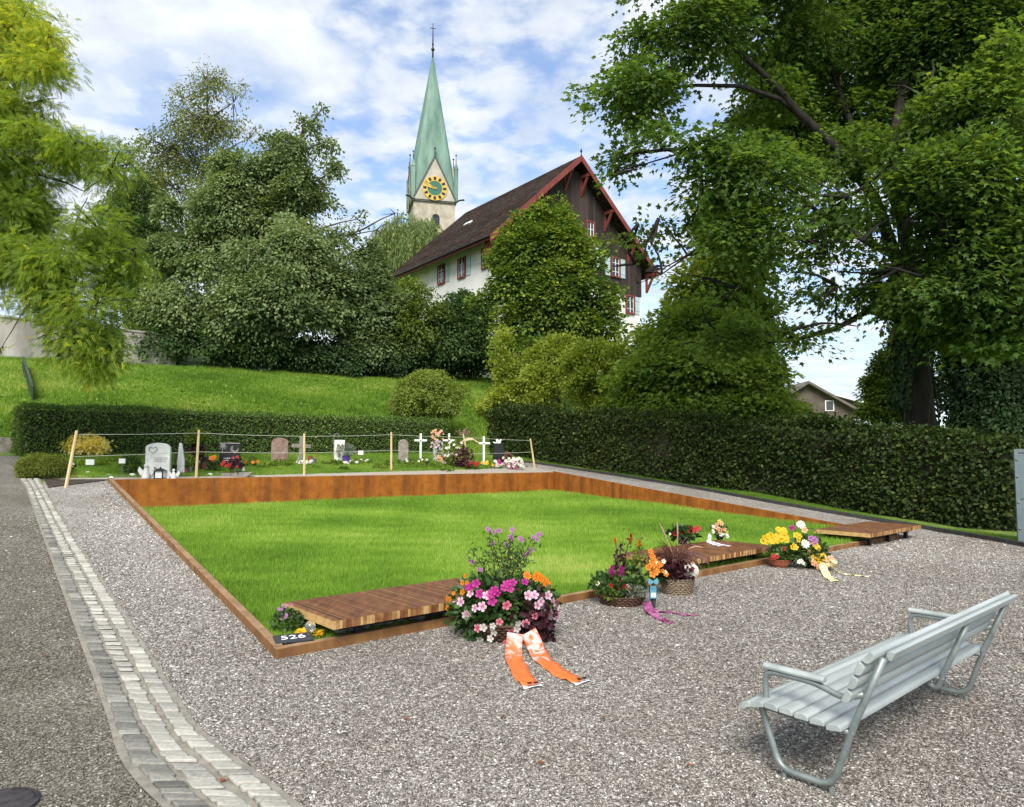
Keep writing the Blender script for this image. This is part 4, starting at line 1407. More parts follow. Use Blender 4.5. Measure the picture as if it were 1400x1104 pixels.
bush('dark_yew', 'very dark green yew standing close behind the maple trunk', [(1343, 520, 22.86, 62, 60, 1.78), (1328, 460, 22.86, 45, 45, 1.52), (1358, 575, 22.61, 60, 40, 1.65)], L_IVY, .11, 2200, 14, .28, tone=(.5, .22), cat='tree', trunk=.15)
grow_tree('bright_shrub', 'sunlit yellow green shrub behind the right end of the hedge', 'shrub', gbase(1375, 25.6), pxblobs([(1380, 520, 25.62, 48, 52, 1.71), (1400, 570, 24.4, 50, 50, 1.71), (1365, 580, 23.91, 55, 40, 1.46), (1420, 480, 25.62, 40, 40, 1.46)]), L_LIME, T_oval(), .15, 1700, 12, .36, .08, M_TWIG, twigs=60, tone=(.62, .2), cut=-.7)
grow_tree('conical_tree', 'green conical tree left of the maple trunk behind the hedge', 'tree', gbase(1200, 30), pxblobs([(1206, 530, 30, 24, 28, 1.0), (1220, 550, 29.5, 26, 32, 1.0), (1215, 500, 30, 18, 26, 0.7), (1192, 562, 29.5, 18, 14, 0.7), (1224, 475, 30, 11, 18, 0.5)]), L_LIME, T_kite(.3), .16, 1500, 12, .36, .10, M_BARK, twigs=60, tone=(.42, .22), cut=-.6)
grow_tree('young_maple', 'dense mid green young maple behind the dark hedge', 'tree', gbase(970, 27.7), pxblobs([(965, 500, 27.72, 90, 48, 2.11), (1023, 515, 27.06, 50, 48, 1.85), (900, 510, 28.38, 58, 42, 1.85), (998, 460, 28.25, 55, 38, 1.72), (940, 450, 29.04, 55, 42, 1.72), (860, 530, 29.04, 40, 26, 1.32), (1048, 550, 26.4, 35, 26, 1.32), (930, 552, 27.5, 60, 24, 1.6), (1000, 552, 26.5, 60, 24, 1.6), (1050, 570, 26, 40, 20, 1.3), (880, 550, 28.5, 40, 20, 1.3)]), L_YMAPLE, T_maple(), .19, 3300, 14, .58, .14, M_BARKD, twigs=120, tone=(.55, .22), cut=-.6, seed=31)
grow_tree('yellow_green_tree', 'sunlit yellow green tree seen through the maple beside the house', 'tree', gbase(985, 31), pxblobs([(965, 400, 31, 58, 60, 1.7), (950, 455, 31, 55, 48, 1.6), (1010, 360, 32, 45, 55, 1.6), (980, 300, 32, 45, 45, 1.4), (1040, 425, 32, 32, 32, 1.2), (900, 480, 30, 40, 40, 1.2)]), L_LIME, T_oval(), .22, 1900, 13, .52, .2, M_BARK, twigs=120, tone=(.55, .25), cut=-.35, seed=41)
grow_tree('low_fruit_tree', 'small green tree right of the house foot, above the hedge', 'tree', gbase(1110, 30.5), pxblobs([(1095, 575, 30.0, 36, 14, 1.32), (1072, 562, 30.0, 22, 20, 1.2), (1140, 590, 29.4, 35, 10, 1.08)]), L_OLIVE, T_oval(), .14, 900, 12, .34, .08, M_TWIG, twigs=60, tone=(.4, .2), cut=-.6)

# young lime tree before the house gable
grow_tree('lime_tree', 'bushy yellow green tree in front of the brown gable', 'tree', gbase(765, 38), pxblobs([(757, 330, 38, 42, 48, 1.5), (742, 300, 38, 20, 24, .8), (768, 298, 38, 14, 22, .6), (725, 345, 37.5, 42, 42, 1.5), (790, 365, 37.5, 45, 48, 1.5), (705, 390, 37.5, 48, 42, 1.5), (760, 410, 37, 70, 60, 1.9), (810, 415, 37.5, 40, 45, 1.5), (715, 440, 37, 50, 42, 1.6), (785, 460, 37, 58, 38, 1.6), (690, 345, 38, 25, 22, .9), (740, 485, 36.5, 60, 30, 1.5)]),
          L_LIME, T_oval(.36), .20, 4200, 13, .46, .22, M_BARK, twigs=160, tone=(.44, .28), cut=-.55, seed=51, top=at(752, 285, 38), tcs=1.4, tclump=.25)

# cornel, the large central tree on the left
grow_tree('broadleaf_tree', 'large broad grey green tree standing left of the church', 'tree', gbase(350, 41), pxblobs([(395, 205, 41, 30, 30, 1.5), (425, 168, 41, 13, 16, 0.6), (445, 195, 41, 16, 13, 0.6, 1.2), (460, 228, 41, 15, 12, 0.6, 1.2), (345, 245, 41, 52, 46, 2.2), (410, 250, 41, 40, 36, 1.8), (310, 285, 40.5, 66, 50, 2.4), (390, 290, 40.5, 72, 52, 2.5), (290, 345, 40, 84, 55, 2.6), (395, 350, 39.5, 86, 56, 2.8), (462, 322, 41, 26, 24, 1.3), (270, 410, 39.5, 80, 52, 2.4), (370, 420, 38.8, 85, 50, 2.4), (450, 400, 40, 56, 48, 2.0), (488, 300, 41.5, 16, 9, 0.5, 1.2), (515, 315, 42, 20, 8, 0.6, 1.2), (540, 292, 42, 16, 8, 0.5, 1.2), (500, 345, 42, 26, 14, 0.9), (225, 420, 39.5, 45, 45, 1.7), (440, 150, 41, 8, 10, 0.4, 1.2)]),
          L_CORN, T_oval(.3), .20, 11500, 14, .52, .32, M_BARK, twigs=260, tone=(.46, .26), up=.55, droop=.8, cut=-.22, cs=1.3, rough=.42, seed=61, top=at(415, 170, 41), tcs=.9, hang=.5)
grow_tree('birch_tree', 'tall sparse birch with bare upper twigs left of the broad tree', 'tree', gbase(285, 52), pxblobs([(285, 112, 52, 40, 34, 1.8, .6), (250, 135, 52, 26, 28, 1.3, .6), (320, 140, 52, 26, 34, 1.3, .6), (282, 165, 52, 58, 42, 2.4, .8), (235, 205, 52, 48, 40, 2.2), (300, 225, 52, 60, 50, 2.4), (240, 260, 51, 50, 45, 2.2), (340, 190, 52, 28, 26, 1.3, .7)]),
          L_BIRCH, T_oval(.3), .19, 1900, 9, .75, .26, M_BARK, twigs=500, tone=(.5, .24), up=.2, droop=.8, cut=.12, cs=1.1, rough=.45, seed=71, top=at(283, 95, 52), hang=.8)
grow_tree('grey_tree', 'thin greyish tree at the back between robinia and birch', 'tree', gbase(185, 58), pxblobs([(182, 215, 58, 26, 26, 1.6, .6), (170, 250, 58, 30, 34, 1.8), (200, 250, 58, 28, 40, 1.8), (165, 300, 57, 40, 40, 2)]), L_CORN, T_oval(.3), .26, 1200, 9, .6, .2, M_BARK, twigs=200, tone=(.45, .25), up=.3, cut=-.2, seed=75, hang=.6)
grow_tree('dark_fir', 'dark blue green fir behind the robinia', 'tree', gbase(195, 50), pxblobs([(192, 265, 50, 20, 22, 1.0), (185, 300, 50, 34, 30, 1.4), (205, 330, 49, 45, 36, 1.7), (190, 370, 49, 50, 40, 1.8)]), L_DARK, T_kite(.12), .30, 1800, 14, .5, .25, M_BARK, twigs=60, tone=(.5, .25), up=.55, droop=.7, cut=-.7, seed=77)

# weeping willow before the tower
def willow():
    base = gbase(560, 76)
    root = thing('willow_tree', 'pale green weeping willow in front of the church tower', 'tree', base)
    lv = Leaves(); tb = MB()
    top = at(560, 300, 76)
    tb.tube([base, base + (top - base) * .5 + Vector((.3, 0, 0)), top], [.5, .35, .1], 8)
    bl = pxblobs([(555, 312, 76, 36, 24, 2.5), (530, 325, 76, 24, 22, 2), (585, 318, 76, 24, 24, 2), (560, 345, 75, 48, 30, 3)])
    P, out, idx = blob_points(bl, 900, .35, .2, 8, -.6)
    for i, (p, o) in enumerate(zip(P, out)):
        n = 9; Lh = rng.uniform(1.5, 4.5)
        zz = np.linspace(0, -Lh, n * 3)
        pos = np.column_stack([p[0] + rng.normal(0, .12, n * 3) + o[0] * .4 * np.sqrt(-zz), p[1] + rng.normal(0, .12, n * 3), p[2] + zz])
        lv.put(pos, unit(rng.normal(size=(n * 3, 3))), np.tile([[0, 0, -1.]], (n * 3, 1)) + rng.normal(0, .3, (n * 3, 3)), .42 * rng.uniform(.7, 1.2, n * 3), T_kite(.14), np.clip(.5 + rng.normal(0, .1) + rng.normal(0, .15, n * 3), 0, 1))
    for i, b in enumerate(bl):
        limb(tb, base + (top - base) * .45, b[0], .22, .06, .15, seed=i)
    for j in range(60):
        limb(tb, bl[idx[j]][0], Vector(P[j]), .06, .02, .2, 5, 4, seed=j)
    lv.build('crown', L_WILLOW, root); tb.build('trunk', M_BARK, root, smooth=True)


willow()

# shrubs in a band below the house
def band(name, label, rows, lm, size=.17, n=1300, tone=(.45, .24), seed=1, Y=None, tm=None, cut=-.75, up=.5):
    bl = pxblobs(rows); c = bl[0][0]
    return grow_tree(name, label, 'shrub', (c[0], c[1], gz(c[0], c[1])), bl, lm, tm or T_oval(), size, n, 13, .42, .08, M_TWIG, None, twigs=60, tone=tone, up=up, cut=cut, seed=seed)


band('tall_shrub', 'mid green arching shrub right of the broad tree, below the willow', [(500, 385, 42, 45, 36, 1.8), (520, 425, 41.5, 48, 45, 1.8), (480, 435, 41, 45, 42, 1.8), (505, 475, 41, 50, 30, 1.5)], L_CORN, .20, 1700, (.36, .22), 81)
band('olive_shrub', 'brownish olive shrub directly below the house eave', [(560, 405, 42.5, 36, 26, 1.6), (575, 445, 42, 45, 38, 1.8), (545, 450, 42, 35, 38, 1.6)], L_OLIVE, .16, 1300, (.26, .2), 82)
band('dark_lilac', 'dark green shrub under the two house windows', [(625, 425, 43, 34, 26, 1.6), (625, 460, 42.5, 48, 38, 1.8), (655, 455, 43, 30, 30, 1.5), (660, 430, 43, 22, 18, 1.2)], L_DARK, .17, 1500, (.5, .22), 83)
band('shadowy_shrub', 'deep green shrub below the broad tree at the meadow top', [(300, 470, 39, 60, 32, 1.6), (240, 465, 38.5, 52, 32, 1.5), (350, 478, 39, 50, 26, 1.5)], L_DARK, .16, 1700, (.5, .22), 84)
band('ivy_shrub', 'low dark ivy covered shrubs along the top of the meadow', [(430, 485, 40, 55, 26, 1.4), (480, 495, 40.5, 45, 20, 1.3), (530, 495, 41.5, 45, 20, 1.3), (380, 485, 39.5, 40, 24, 1.3)], L_IVY, .16, 1700, (.62, .22), 85)
band('undergrowth_shrub', 'dark undergrowth shrub in the shade right of the ivy', [(590, 490, 43, 45, 24, 1.4), (640, 490, 44, 40, 24, 1.4), (680, 490, 44, 30, 26, 1.3)], L_DARK, .17, 1300, (.32, .2), 86)
band('hazel_shrub', 'green shrub left of the house wall under the robinia tip', [(205, 420, 40, 40, 36, 1.6), (215, 460, 39, 40, 32, 1.5), (195, 470, 38.5, 28, 22, 1.3)], L_DARK, .17, 1300, (.72, .22), 87)

# robinia overhanging from the left
RY = 15.5
RLIMBS = (
    (PX([(-160, 420, 16), (-80, 345, 16), (0, 330, 15.8), (60, 328, 15.6), (120, 335, 15.4), (170, 345, 15.2)]), .13, .02),
    (PX([(-160, 200, 16.5), (-60, 130, 16.3), (0, 85, 16), (40, 72, 15.8), (85, 98, 15.6)]), .10, .015),
    (PX([(-120, 300, 16.2), (-20, 250, 15.9), (50, 238, 15.6), (65, 212, 15.5), (100, 200, 15.5)]), .07, .012),
    (PX([(50, 238, 15.6), (90, 250, 15.4), (115, 262, 15.3)]), .03, .01),
    (PX([(-60, 370, 15.6), (10, 365, 15.2), (65, 385, 15), (105, 425, 14.8), (122, 470, 14.7)]), .07, .012),
    (PX([(100, 330, 15.5), (105, 300, 15.4), (112, 285, 15.3), (120, 270, 15.3)]), .02, .008))


def rob_limbs(tb):
    for pts, r0, r1 in RLIMBS:
        tb.tube(pts, [r0 + (r1 - r0) * i / (len(pts) - 1) for i in range(len(pts))], 8)
rbase = gbase(-230, 17)
grow_tree('robinia_tree', 'feathery yellow green robinia reaching in from the left edge', 'tree', rbase,
          pxblobs([(15, 40, 16, 60, 75, 1.5, .75), (60, 95, 15.6, 42, 40, 1.0, .7), (10, 150, 16, 55, 40, 1.3, .6), (50, 185, 15.6, 48, 24, 1.0, .9), (110, 205, 15.4, 48, 26, .9, .7), (30, 230, 15.8, 60, 40, 1.2, .8), (20, 290, 15.6, 60, 45, 1.2),
                   (150, 240, 15.4, 30, 22, .7, .45), (145, 320, 15.2, 55, 42, 1.0), (185, 340, 15.1, 26, 40, .7), (100, 370, 15, 75, 42, 1.2), (35, 355, 15.2, 60, 38, 1.2), (80, 415, 15, 58, 26, 1.0), (130, 415, 14.8, 52, 40, .9), (110, 460, 14.8, 50, 28, .8, 1.5), (115, 440, 14.9, 46, 34, .9, 1.5), (95, 478, 14.8, 34, 22, .6, 1.4),
                   (130, 495, 14.7, 22, 28, .5), (145, 470, 14.7, 30, 24, .6), (-80, 100, 16.5, 90, 120, 2, .6), (-90, 320, 16, 80, 120, 1.8, .6), (0, 480, 15, 10, 8, .3, .5)]),
          L_ROB, T_pinnate(5, .075, .22, .2), .165, 10500, 6, .30, .22, M_BARKD, twigs=420, tone=(.50, .26), up=.35, droop=.5, fill=.5, rough=.30, cut=-.32, cs=1.9, seed=91, extra=rob_limbs, limb_r=.018, attach=[p for l in RLIMBS for p in l[0]], top=Vector(at(-200, -80, 17)), hang=.5, tclump=.26, tcs=.7)

# ------------------------------------------------------------------ house with the brown gable
def plank_mat():
    m = bpy.data.materials.new('brown board cladding'); m.use_nodes = True
    t = m.node_tree; add, link = NT(t); b = t.nodes['Principled BSDF']; b.inputs['Roughness'].default_value = .85
    uv = add('ShaderNodeAttribute', attribute_name='run')
    sp = add('ShaderNodeMath', operation='MULTIPLY'); link(uv.outputs['Fac'], sp.inputs[0]); sp.inputs[1].default_value = 1 / .24
    fl = add('ShaderNodeMath', operation='FLOOR'); link(sp.outputs[0], fl.inputs[0])
    fr = add('ShaderNodeMath', operation='FRACT'); link(sp.outputs[0], fr.inputs[0])
    wn = add('ShaderNodeTexWhiteNoise', noise_dimensions='1D'); link(fl.outputs[0], wn.inputs['W'])
    tc = add('ShaderNodeTexCoord'); mp = add('ShaderNodeMapping'); mp.inputs['Scale'].default_value = (3, 3, .35); link(tc.outputs['Object'], mp.inputs['Vector'])
    n = add('ShaderNodeTexNoise'); n.inputs['Scale'].default_value = 2; n.inputs['Detail'].default_value = 6; link(mp.outputs[0], n.inputs['Vector'])
    ad = add('ShaderNodeMath', operation='ADD'); link(wn.outputs['Value'], ad.inputs[0]); link(n.outputs['Fac'], ad.inputs[1])
    hf = add('ShaderNodeMath', operation='MULTIPLY'); link(ad.outputs[0], hf.inputs[0]); hf.inputs[1].default_value = .5
    r = ramp(add('ShaderNodeValToRGB'), [(.2, (.014, .009, .008)), (.5, (.028, .017, .014)), (.8, (.060, .038, .030))]); link(hf.outputs[0], r.inputs[0])
    link(r.outputs['Color'], b.inputs['Base Color'])
    gr = add('ShaderNodeMapRange'); link(fr.outputs[0], gr.inputs['Value']); gr.inputs['From Min'].default_value = 0; gr.inputs['From Max'].default_value = .12
    bp = add('ShaderNodeBump'); bp.inputs['Strength'].default_value = .9; bp.inputs['Distance'].default_value = .03; link(gr.outputs[0], bp.inputs['Height']); link(bp.outputs[0], b.inputs['Normal'])
    return m


def tile_mat(name, c1, c2, c3, rows=.2):
    m = bpy.data.materials.new(name); m.use_nodes = True
    t = m.node_tree; add, link = NT(t); b = t.nodes['Principled BSDF']; b.inputs['Roughness'].default_value = 1; b.inputs['Specular IOR Level'].default_value = .08
    u = add('ShaderNodeAttribute', attribute_name='run'); v = add('ShaderNodeAttribute', attribute_name='rise')
    cb = add('ShaderNodeCombineXYZ'); link(u.outputs['Fac'], cb.inputs[0]); link(v.outputs['Fac'], cb.inputs[1])
    br = add('ShaderNodeTexBrick'); br.inputs['Scale'].default_value = 1; br.inputs['Brick Width'].default_value = .21; br.inputs['Row Height'].default_value = rows
    br.inputs['Mortar Size'].default_value = .012; br.inputs['Color1'].default_value = (*c1, 1); br.inputs['Color2'].default_value = (*c2, 1); br.inputs['Mortar'].default_value = (.012, .01, .009, 1)
    br.inputs['Bias'].default_value = -.2
    link(cb.outputs[0], br.inputs['Vector'])
    n = add('ShaderNodeTexNoise'); n.inputs['Scale'].default_value = 1.1; n.inputs['Detail'].default_value = 7; n.inputs['Roughness'].default_value = .65; link(cb.outputs[0], n.inputs['Vector'])
    r = ramp(add('ShaderNodeValToRGB'), [(.4, (.7, .7, .7)), (.62, c3)]); link(n.outputs['Fac'], r.inputs[0])
    mx = add('ShaderNodeMix', data_type='RGBA', blend_type='MULTIPLY'); mx.inputs['Factor'].default_value = 1
    link(br.outputs['Color'], mx.inputs['A']); link(r.outputs['Color'], mx.inputs['B']); link(mx.outputs['Result'], b.inputs['Base Color'])
    fr = add('ShaderNodeMath', operation='DIVIDE'); link(v.outputs['Fac'], fr.inputs[0]); fr.inputs[1].default_value = rows
    f2 = add('ShaderNodeMath', operation='FRACT'); link(fr.outputs[0], f2.inputs[0])
    bp = add('ShaderNodeBump'); bp.inputs['Strength'].default_value = 1; bp.inputs['Distance'].default_value = .04; bp.invert = True; link(f2.outputs[0], bp.inputs['Height']); link(bp.outputs[0], b.inputs['Normal'])
    return m


def set_run(o, run=None, rise=None, base=None):
    """per vertex distance along a direction, used by the tile and board patterns"""
    w = base if base is not None else wloc(o)
    for nm, d in (('run', run), ('rise', rise)):
        if d is None: continue
        a = o.data.attributes.new(nm, 'FLOAT', 'POINT')
        a.data.foreach_set('value', [float((v.co + w).dot(d)) + 40 for v in o.data.vertices])


M_BOARD = plank_mat()
M_TILE = tile_mat('old brown roof tiles', (.020, .014, .011), (.062, .044, .034), (1.4, 1.25, 1.05))
M_PLASTER = mat('white plaster', (.62, .61, .58), .9, (.74, .73, .70), .8, bump=(25, .2, .01))
M_REDW = mat('oxide red timber', (.15, .030, .024), .8, (.22, .052, .040), 4, stretch=(1, 1, .3))
M_REDD = mat('dark red timber', (.10, .022, .018), .75, (.15, .035, .028), 4)
M_SOFFIT = mat('dark soffit boards', (.035, .022, .016), .9)
M_SHUT = mat('pale blue green shutters', (.34, .46, .46), .7, (.42, .54, .54), 5)
M_PANE = mat('dark window glass', (.02, .024, .03), .08, spec=.7)

EW = Vector((.802, .597, 0)); EL = Vector((-.597, .802, 0)); UPV = Vector((0, 0, 1))


def hit(px, py, P, n):
    d = ray(px, py); t = (P - CAM).dot(n) / d.dot(n)
    return CAM + d * t


def window(root, c, ex, out, w, h, shut=(), name='window', mun=True):
    """c on the wall surface; frame, glass and shutters as real pieces"""
    up = UPV
    fm = MB()
    b = .11
    def bx(mb, x, z, sx, sz, d0, d1):
        mb.prism([(x - sx / 2, z - sz / 2), (x + sx / 2, z - sz / 2), (x + sx / 2, z + sz / 2), (x - sx / 2, z + sz / 2)], c, ex, up, out, d0, d1)
    bx(fm, -w / 2 - b / 2, 0, b, h + 2 * b, .002, .10); bx(fm, w / 2 + b / 2, 0, b, h + 2 * b, .002, .10)
    bx(fm, 0, h / 2 + b / 2, w - .004, b, .002, .10); bx(fm, 0, -h / 2 - b / 2, w - .004, b, .002, .13)
    fo = fm.build(name, M_REDW, root)
    p = MB(); bx(p, 0, 0, w - .006, h - .006, .004, .03); p.build('pane', M_PANE, fo)
    if mun:
        m = MB(); bx(m, 0, 0, .06, h - .01, .032, .05)
        for z in (-h / 4, h / 4) if h > 1.1 else (0,): bx(m, 0, z, w - .01, .035, .034, .048)
        bx(m, -w / 2 + .03, 0, .05, h - .01, .034, .05); bx(m, w / 2 - .03, 0, .05, h - .01, .034, .05)
        m.build('muntin', M_WHITEP, fo)
    for sd in shut:
        s = MB(); x = sd * (w / 2 + b + .06 + w * .33)
        sw = w * .62
        bx(s, x, 0, sw, h + .1, .012, .055)
        for z in (-h * .3, h * .3): bx(s, x, z, sw * .92, .09, .056, .075)
        s.build('shutter', M_SHUT, fo)
    return fo


def house():
    Rc = at(876, 440, 55.0); Rc.z = 0
    Wd, Ln = 14.0, 13.2
    Lc = Rc - EW * Wd
    base = Vector((Lc.x, Lc.y, gz(Lc.x, Lc.y)))
    root = thing('gabled_house', 'white house with steep brown tiled roof and dark boarded gable', 'house', base)
    ov, fo = .95, 1.0
    mid = Lc + EW * Wd / 2
    apx = mid - EL * fo
    # heights from the sight lines through ridge and eave
    za = at(797, 213, apx.y).z
    eL = Lc - EW * ov - EL * fo
    zE = at(666, 322, eL.y).z
    slope = (za - zE) / (Wd / 2 + ov)
    th = .26
    zw = zE + slope * ov - th - .02           # wall top under the roof
    zlow = min(gz(*(Lc + EL * a + EW * b).xy) for a in (0, Ln) for b in (0, Wd)) - .5
    zb = hit(850, 402, Rc, EL).z               # foot of the boarding
    # white walls: shell of four boxes butted together
    T = .4
    mb = MB()
    def wall(p, d, L, n, z0, z1, name='wall'):
        w = MB(); w.prism([(0, z0), (L, z0), (L, z1), (0, z1)], Vector((p.x, p.y, 0)), d, UPV, n, 0, T)
        return w.build(name, M_PLASTER, root)
    wall(Lc, EL, Ln, EW, zlow, zw)
    wall(Rc, EL, Ln, -EW, zlow, zw)
    pg = [(T + .002, zlow), (Wd - T - .002, zlow), (Wd - T - .002, zw), (Wd / 2, zw + slope * (Wd / 2 - T)), (T + .002, zw)]
    for off, d in ((0, 1), (Ln - T, 1)):
        w = MB(); q = Lc + EL * off
        w.prism(pg, Vector((q.x, q.y, 0)), EW, UPV, EL, 0.0, T); w.build('wall', M_PLASTER, root)
    # boarding of the gable
    cl = MB()
    pgc = [(-.05, zb), (Wd + .05, zb), (Wd + .05, zw - slope * .06), (Wd / 2, zw + slope * Wd / 2 - .03), (-.05, zw - slope * .06)]
    q = Lc
    cl.prism(pgc, Vector((q.x, q.y, 0)), EW, UPV, -EL, .004, .07)
    co = cl.build('gable_boarding', M_BOARD, root); set_run(co, run=EW)
    # roof slabs
    sl = math.hypot(1, slope)
    for sgn, name in ((-1, 'roof'), (1, 'roof')):
        ro = MB()
        a = mid - EL * (fo) ; a.z = za
        w = Wd / 2 + ov
        d = EW * sgn
        K = 18
        for i in range(K):
            t0, t1 = i / K, (i + 1) / K
            p = [a + d * w * t0 - UPV * slope * w * t0, a + d * w * t1 - UPV * slope * w * t1]
            e = EL * (Ln + fo * 2)
            sag = lambda y: 0
            ro.add([p[0], p[1], p[1] + e, p[0] + e], [(0, 1, 2, 3)] if sgn < 0 else [(3, 2, 1, 0)])
        # underside and edges
        p0, p1 = a, a + d * w - UPV * slope * w
        e = EL * (Ln + fo * 2); dn = UPV * th
        ro.add([p0 - dn, p1 - dn, p1 - dn + e, p0 - dn + e], [(0, 1, 2, 3)])
        ro.add([p0, p1, p1 - dn, p0 - dn], [(0, 1, 2, 3)]); ro.add([p0 + e, p1 + e, p1 - dn + e, p0 - dn + e], [(0, 1, 2, 3)])
        ro.add([p1, p1 + e, p1 + e - dn, p1 - dn], [(0, 1, 2, 3)])
        o = ro.build(name, M_TILE, root)
        nv = (d - UPV * slope).normalized()
        set_run(o, run=EL, rise=nv)
        # barge board on the front edge, fascia and gutter along the eave
        bb = MB()
        bw = .42
        A, B = p0 - EL * .05, p1 - EL * .05
        bb.add([A + UPV * .05, B + UPV * .05, B - UPV * bw, A - UPV * bw, A + UPV * .05 + EL * .06, B + UPV * .05 + EL * .06, B - UPV * bw + EL * .06, A - UPV * bw + EL * .06],
               [(0, 1, 2, 3), (7, 6, 5, 4), (0, 4, 5, 1), (3, 2, 6, 7), (1, 5, 6, 2), (0, 3, 7, 4)])
        # shift so that it stands proud of the slab end
        bo = bb.build('barge_board', M_REDW, root); bo.location -= EL * .012
        fs_ = MB(); q0 = p1 + d * .02 - UPV * .12; fs_.bar(q0 + EL * .1, q0 + e - EL * .02, .05, .30); fs_.build('fascia', M_REDD, root)
        gt = MB(); q1 = p1 + d * .12 - UPV * .06; gt.tube([q1, q1 + e * .5, q1 + e], .075, 8); gt.build('gutter', M_BLKMET, root, smooth=True)
        # soffit boards closing eave to wall
        so = MB(); z_s = p1.z - th - .02
        i0 = p1 - d * (ov - .03); 
        so.add([Vector((p1.x, p1.y, z_s)) + EL * .9, Vector((i0.x, i0.y, z_s + .02)) + EL * .9, Vector((i0.x, i0.y, z_s + .02)) + e - EL * .3, Vector((p1.x, p1.y, z_s)) + e - EL * .3], [(0, 1, 2, 3)])
        # brackets and purlin ends under the verge
        for t in (.10, .40, .70, .96):
            pc = p0 + (p1 - p0) * t - UPV * (th + .18) + EL * .05
            b = MB(); b.bar(pc, pc + EL * (fo - .10), .20, .22)
            wq = pc + EL * (fo - .13)
            b.bar(pc + EL * .15 - UPV * .12, wq - UPV * 1.25, .15, .15, up=(EW.x, EW.y, 0))
            b.bar(wq - UPV * 1.35, wq - UPV * .12, .16, .12, up=(EL.x, EL.y, 0))
            b.build('bracket', M_REDW, root)
    # roof lights
    nl = (-EW - UPV * slope).normalized(); up_n = (UPV - EW * slope).normalized()
    for (px, py) in ((640, 306),):
        P = hit(px, py, apx + UPV * (za - apx.z), up_n)
        rl = MB(); m = Matrix((EL, nl, up_n)).transposed()
        rl.box(P + up_n * .04, (.95, .35, .08), mat=m); rl.build('roof_light', M_WHITEP if px == 640 else M_GREYPOT, root)
    # windows
    gP = Lc - EL * .07
    for (px, py, w, h, sh, wd) in ((807, 314, .62, 1.05, (), 1), (752, 297, .62, 1.05, (), 1), (841, 366, .75, 1.35, (-1, 1), 1), (805, 350, .75, 1.35, (-1, 1), 1)):
        window(root, hit(px, py, gP, EL), EW, -EL, w, h, sh)
    for (px, py, w, h, sh) in ((861, 417, .75, 1.25, (1,)), (834, 410, .75, 1.25, (-1,))):
        window(root, hit(px, py, Lc, EL), EW, -EL, w, h, sh)
    for (px, py) in ((604, 376), (632, 367), (665, 353)):
        window(root, hit(px, py, Lc, EW), -EL, -EW, .8, 1.25, (1,))
    # downpipe and chimney-like finial
    f = MB(); f.lathe([(.05, 0), (.03, .2), (.09, .3), (.02, .5)], apx + UPV * (za - apx.z), 8); f.build('finial', M_BLKMET, root)


house()


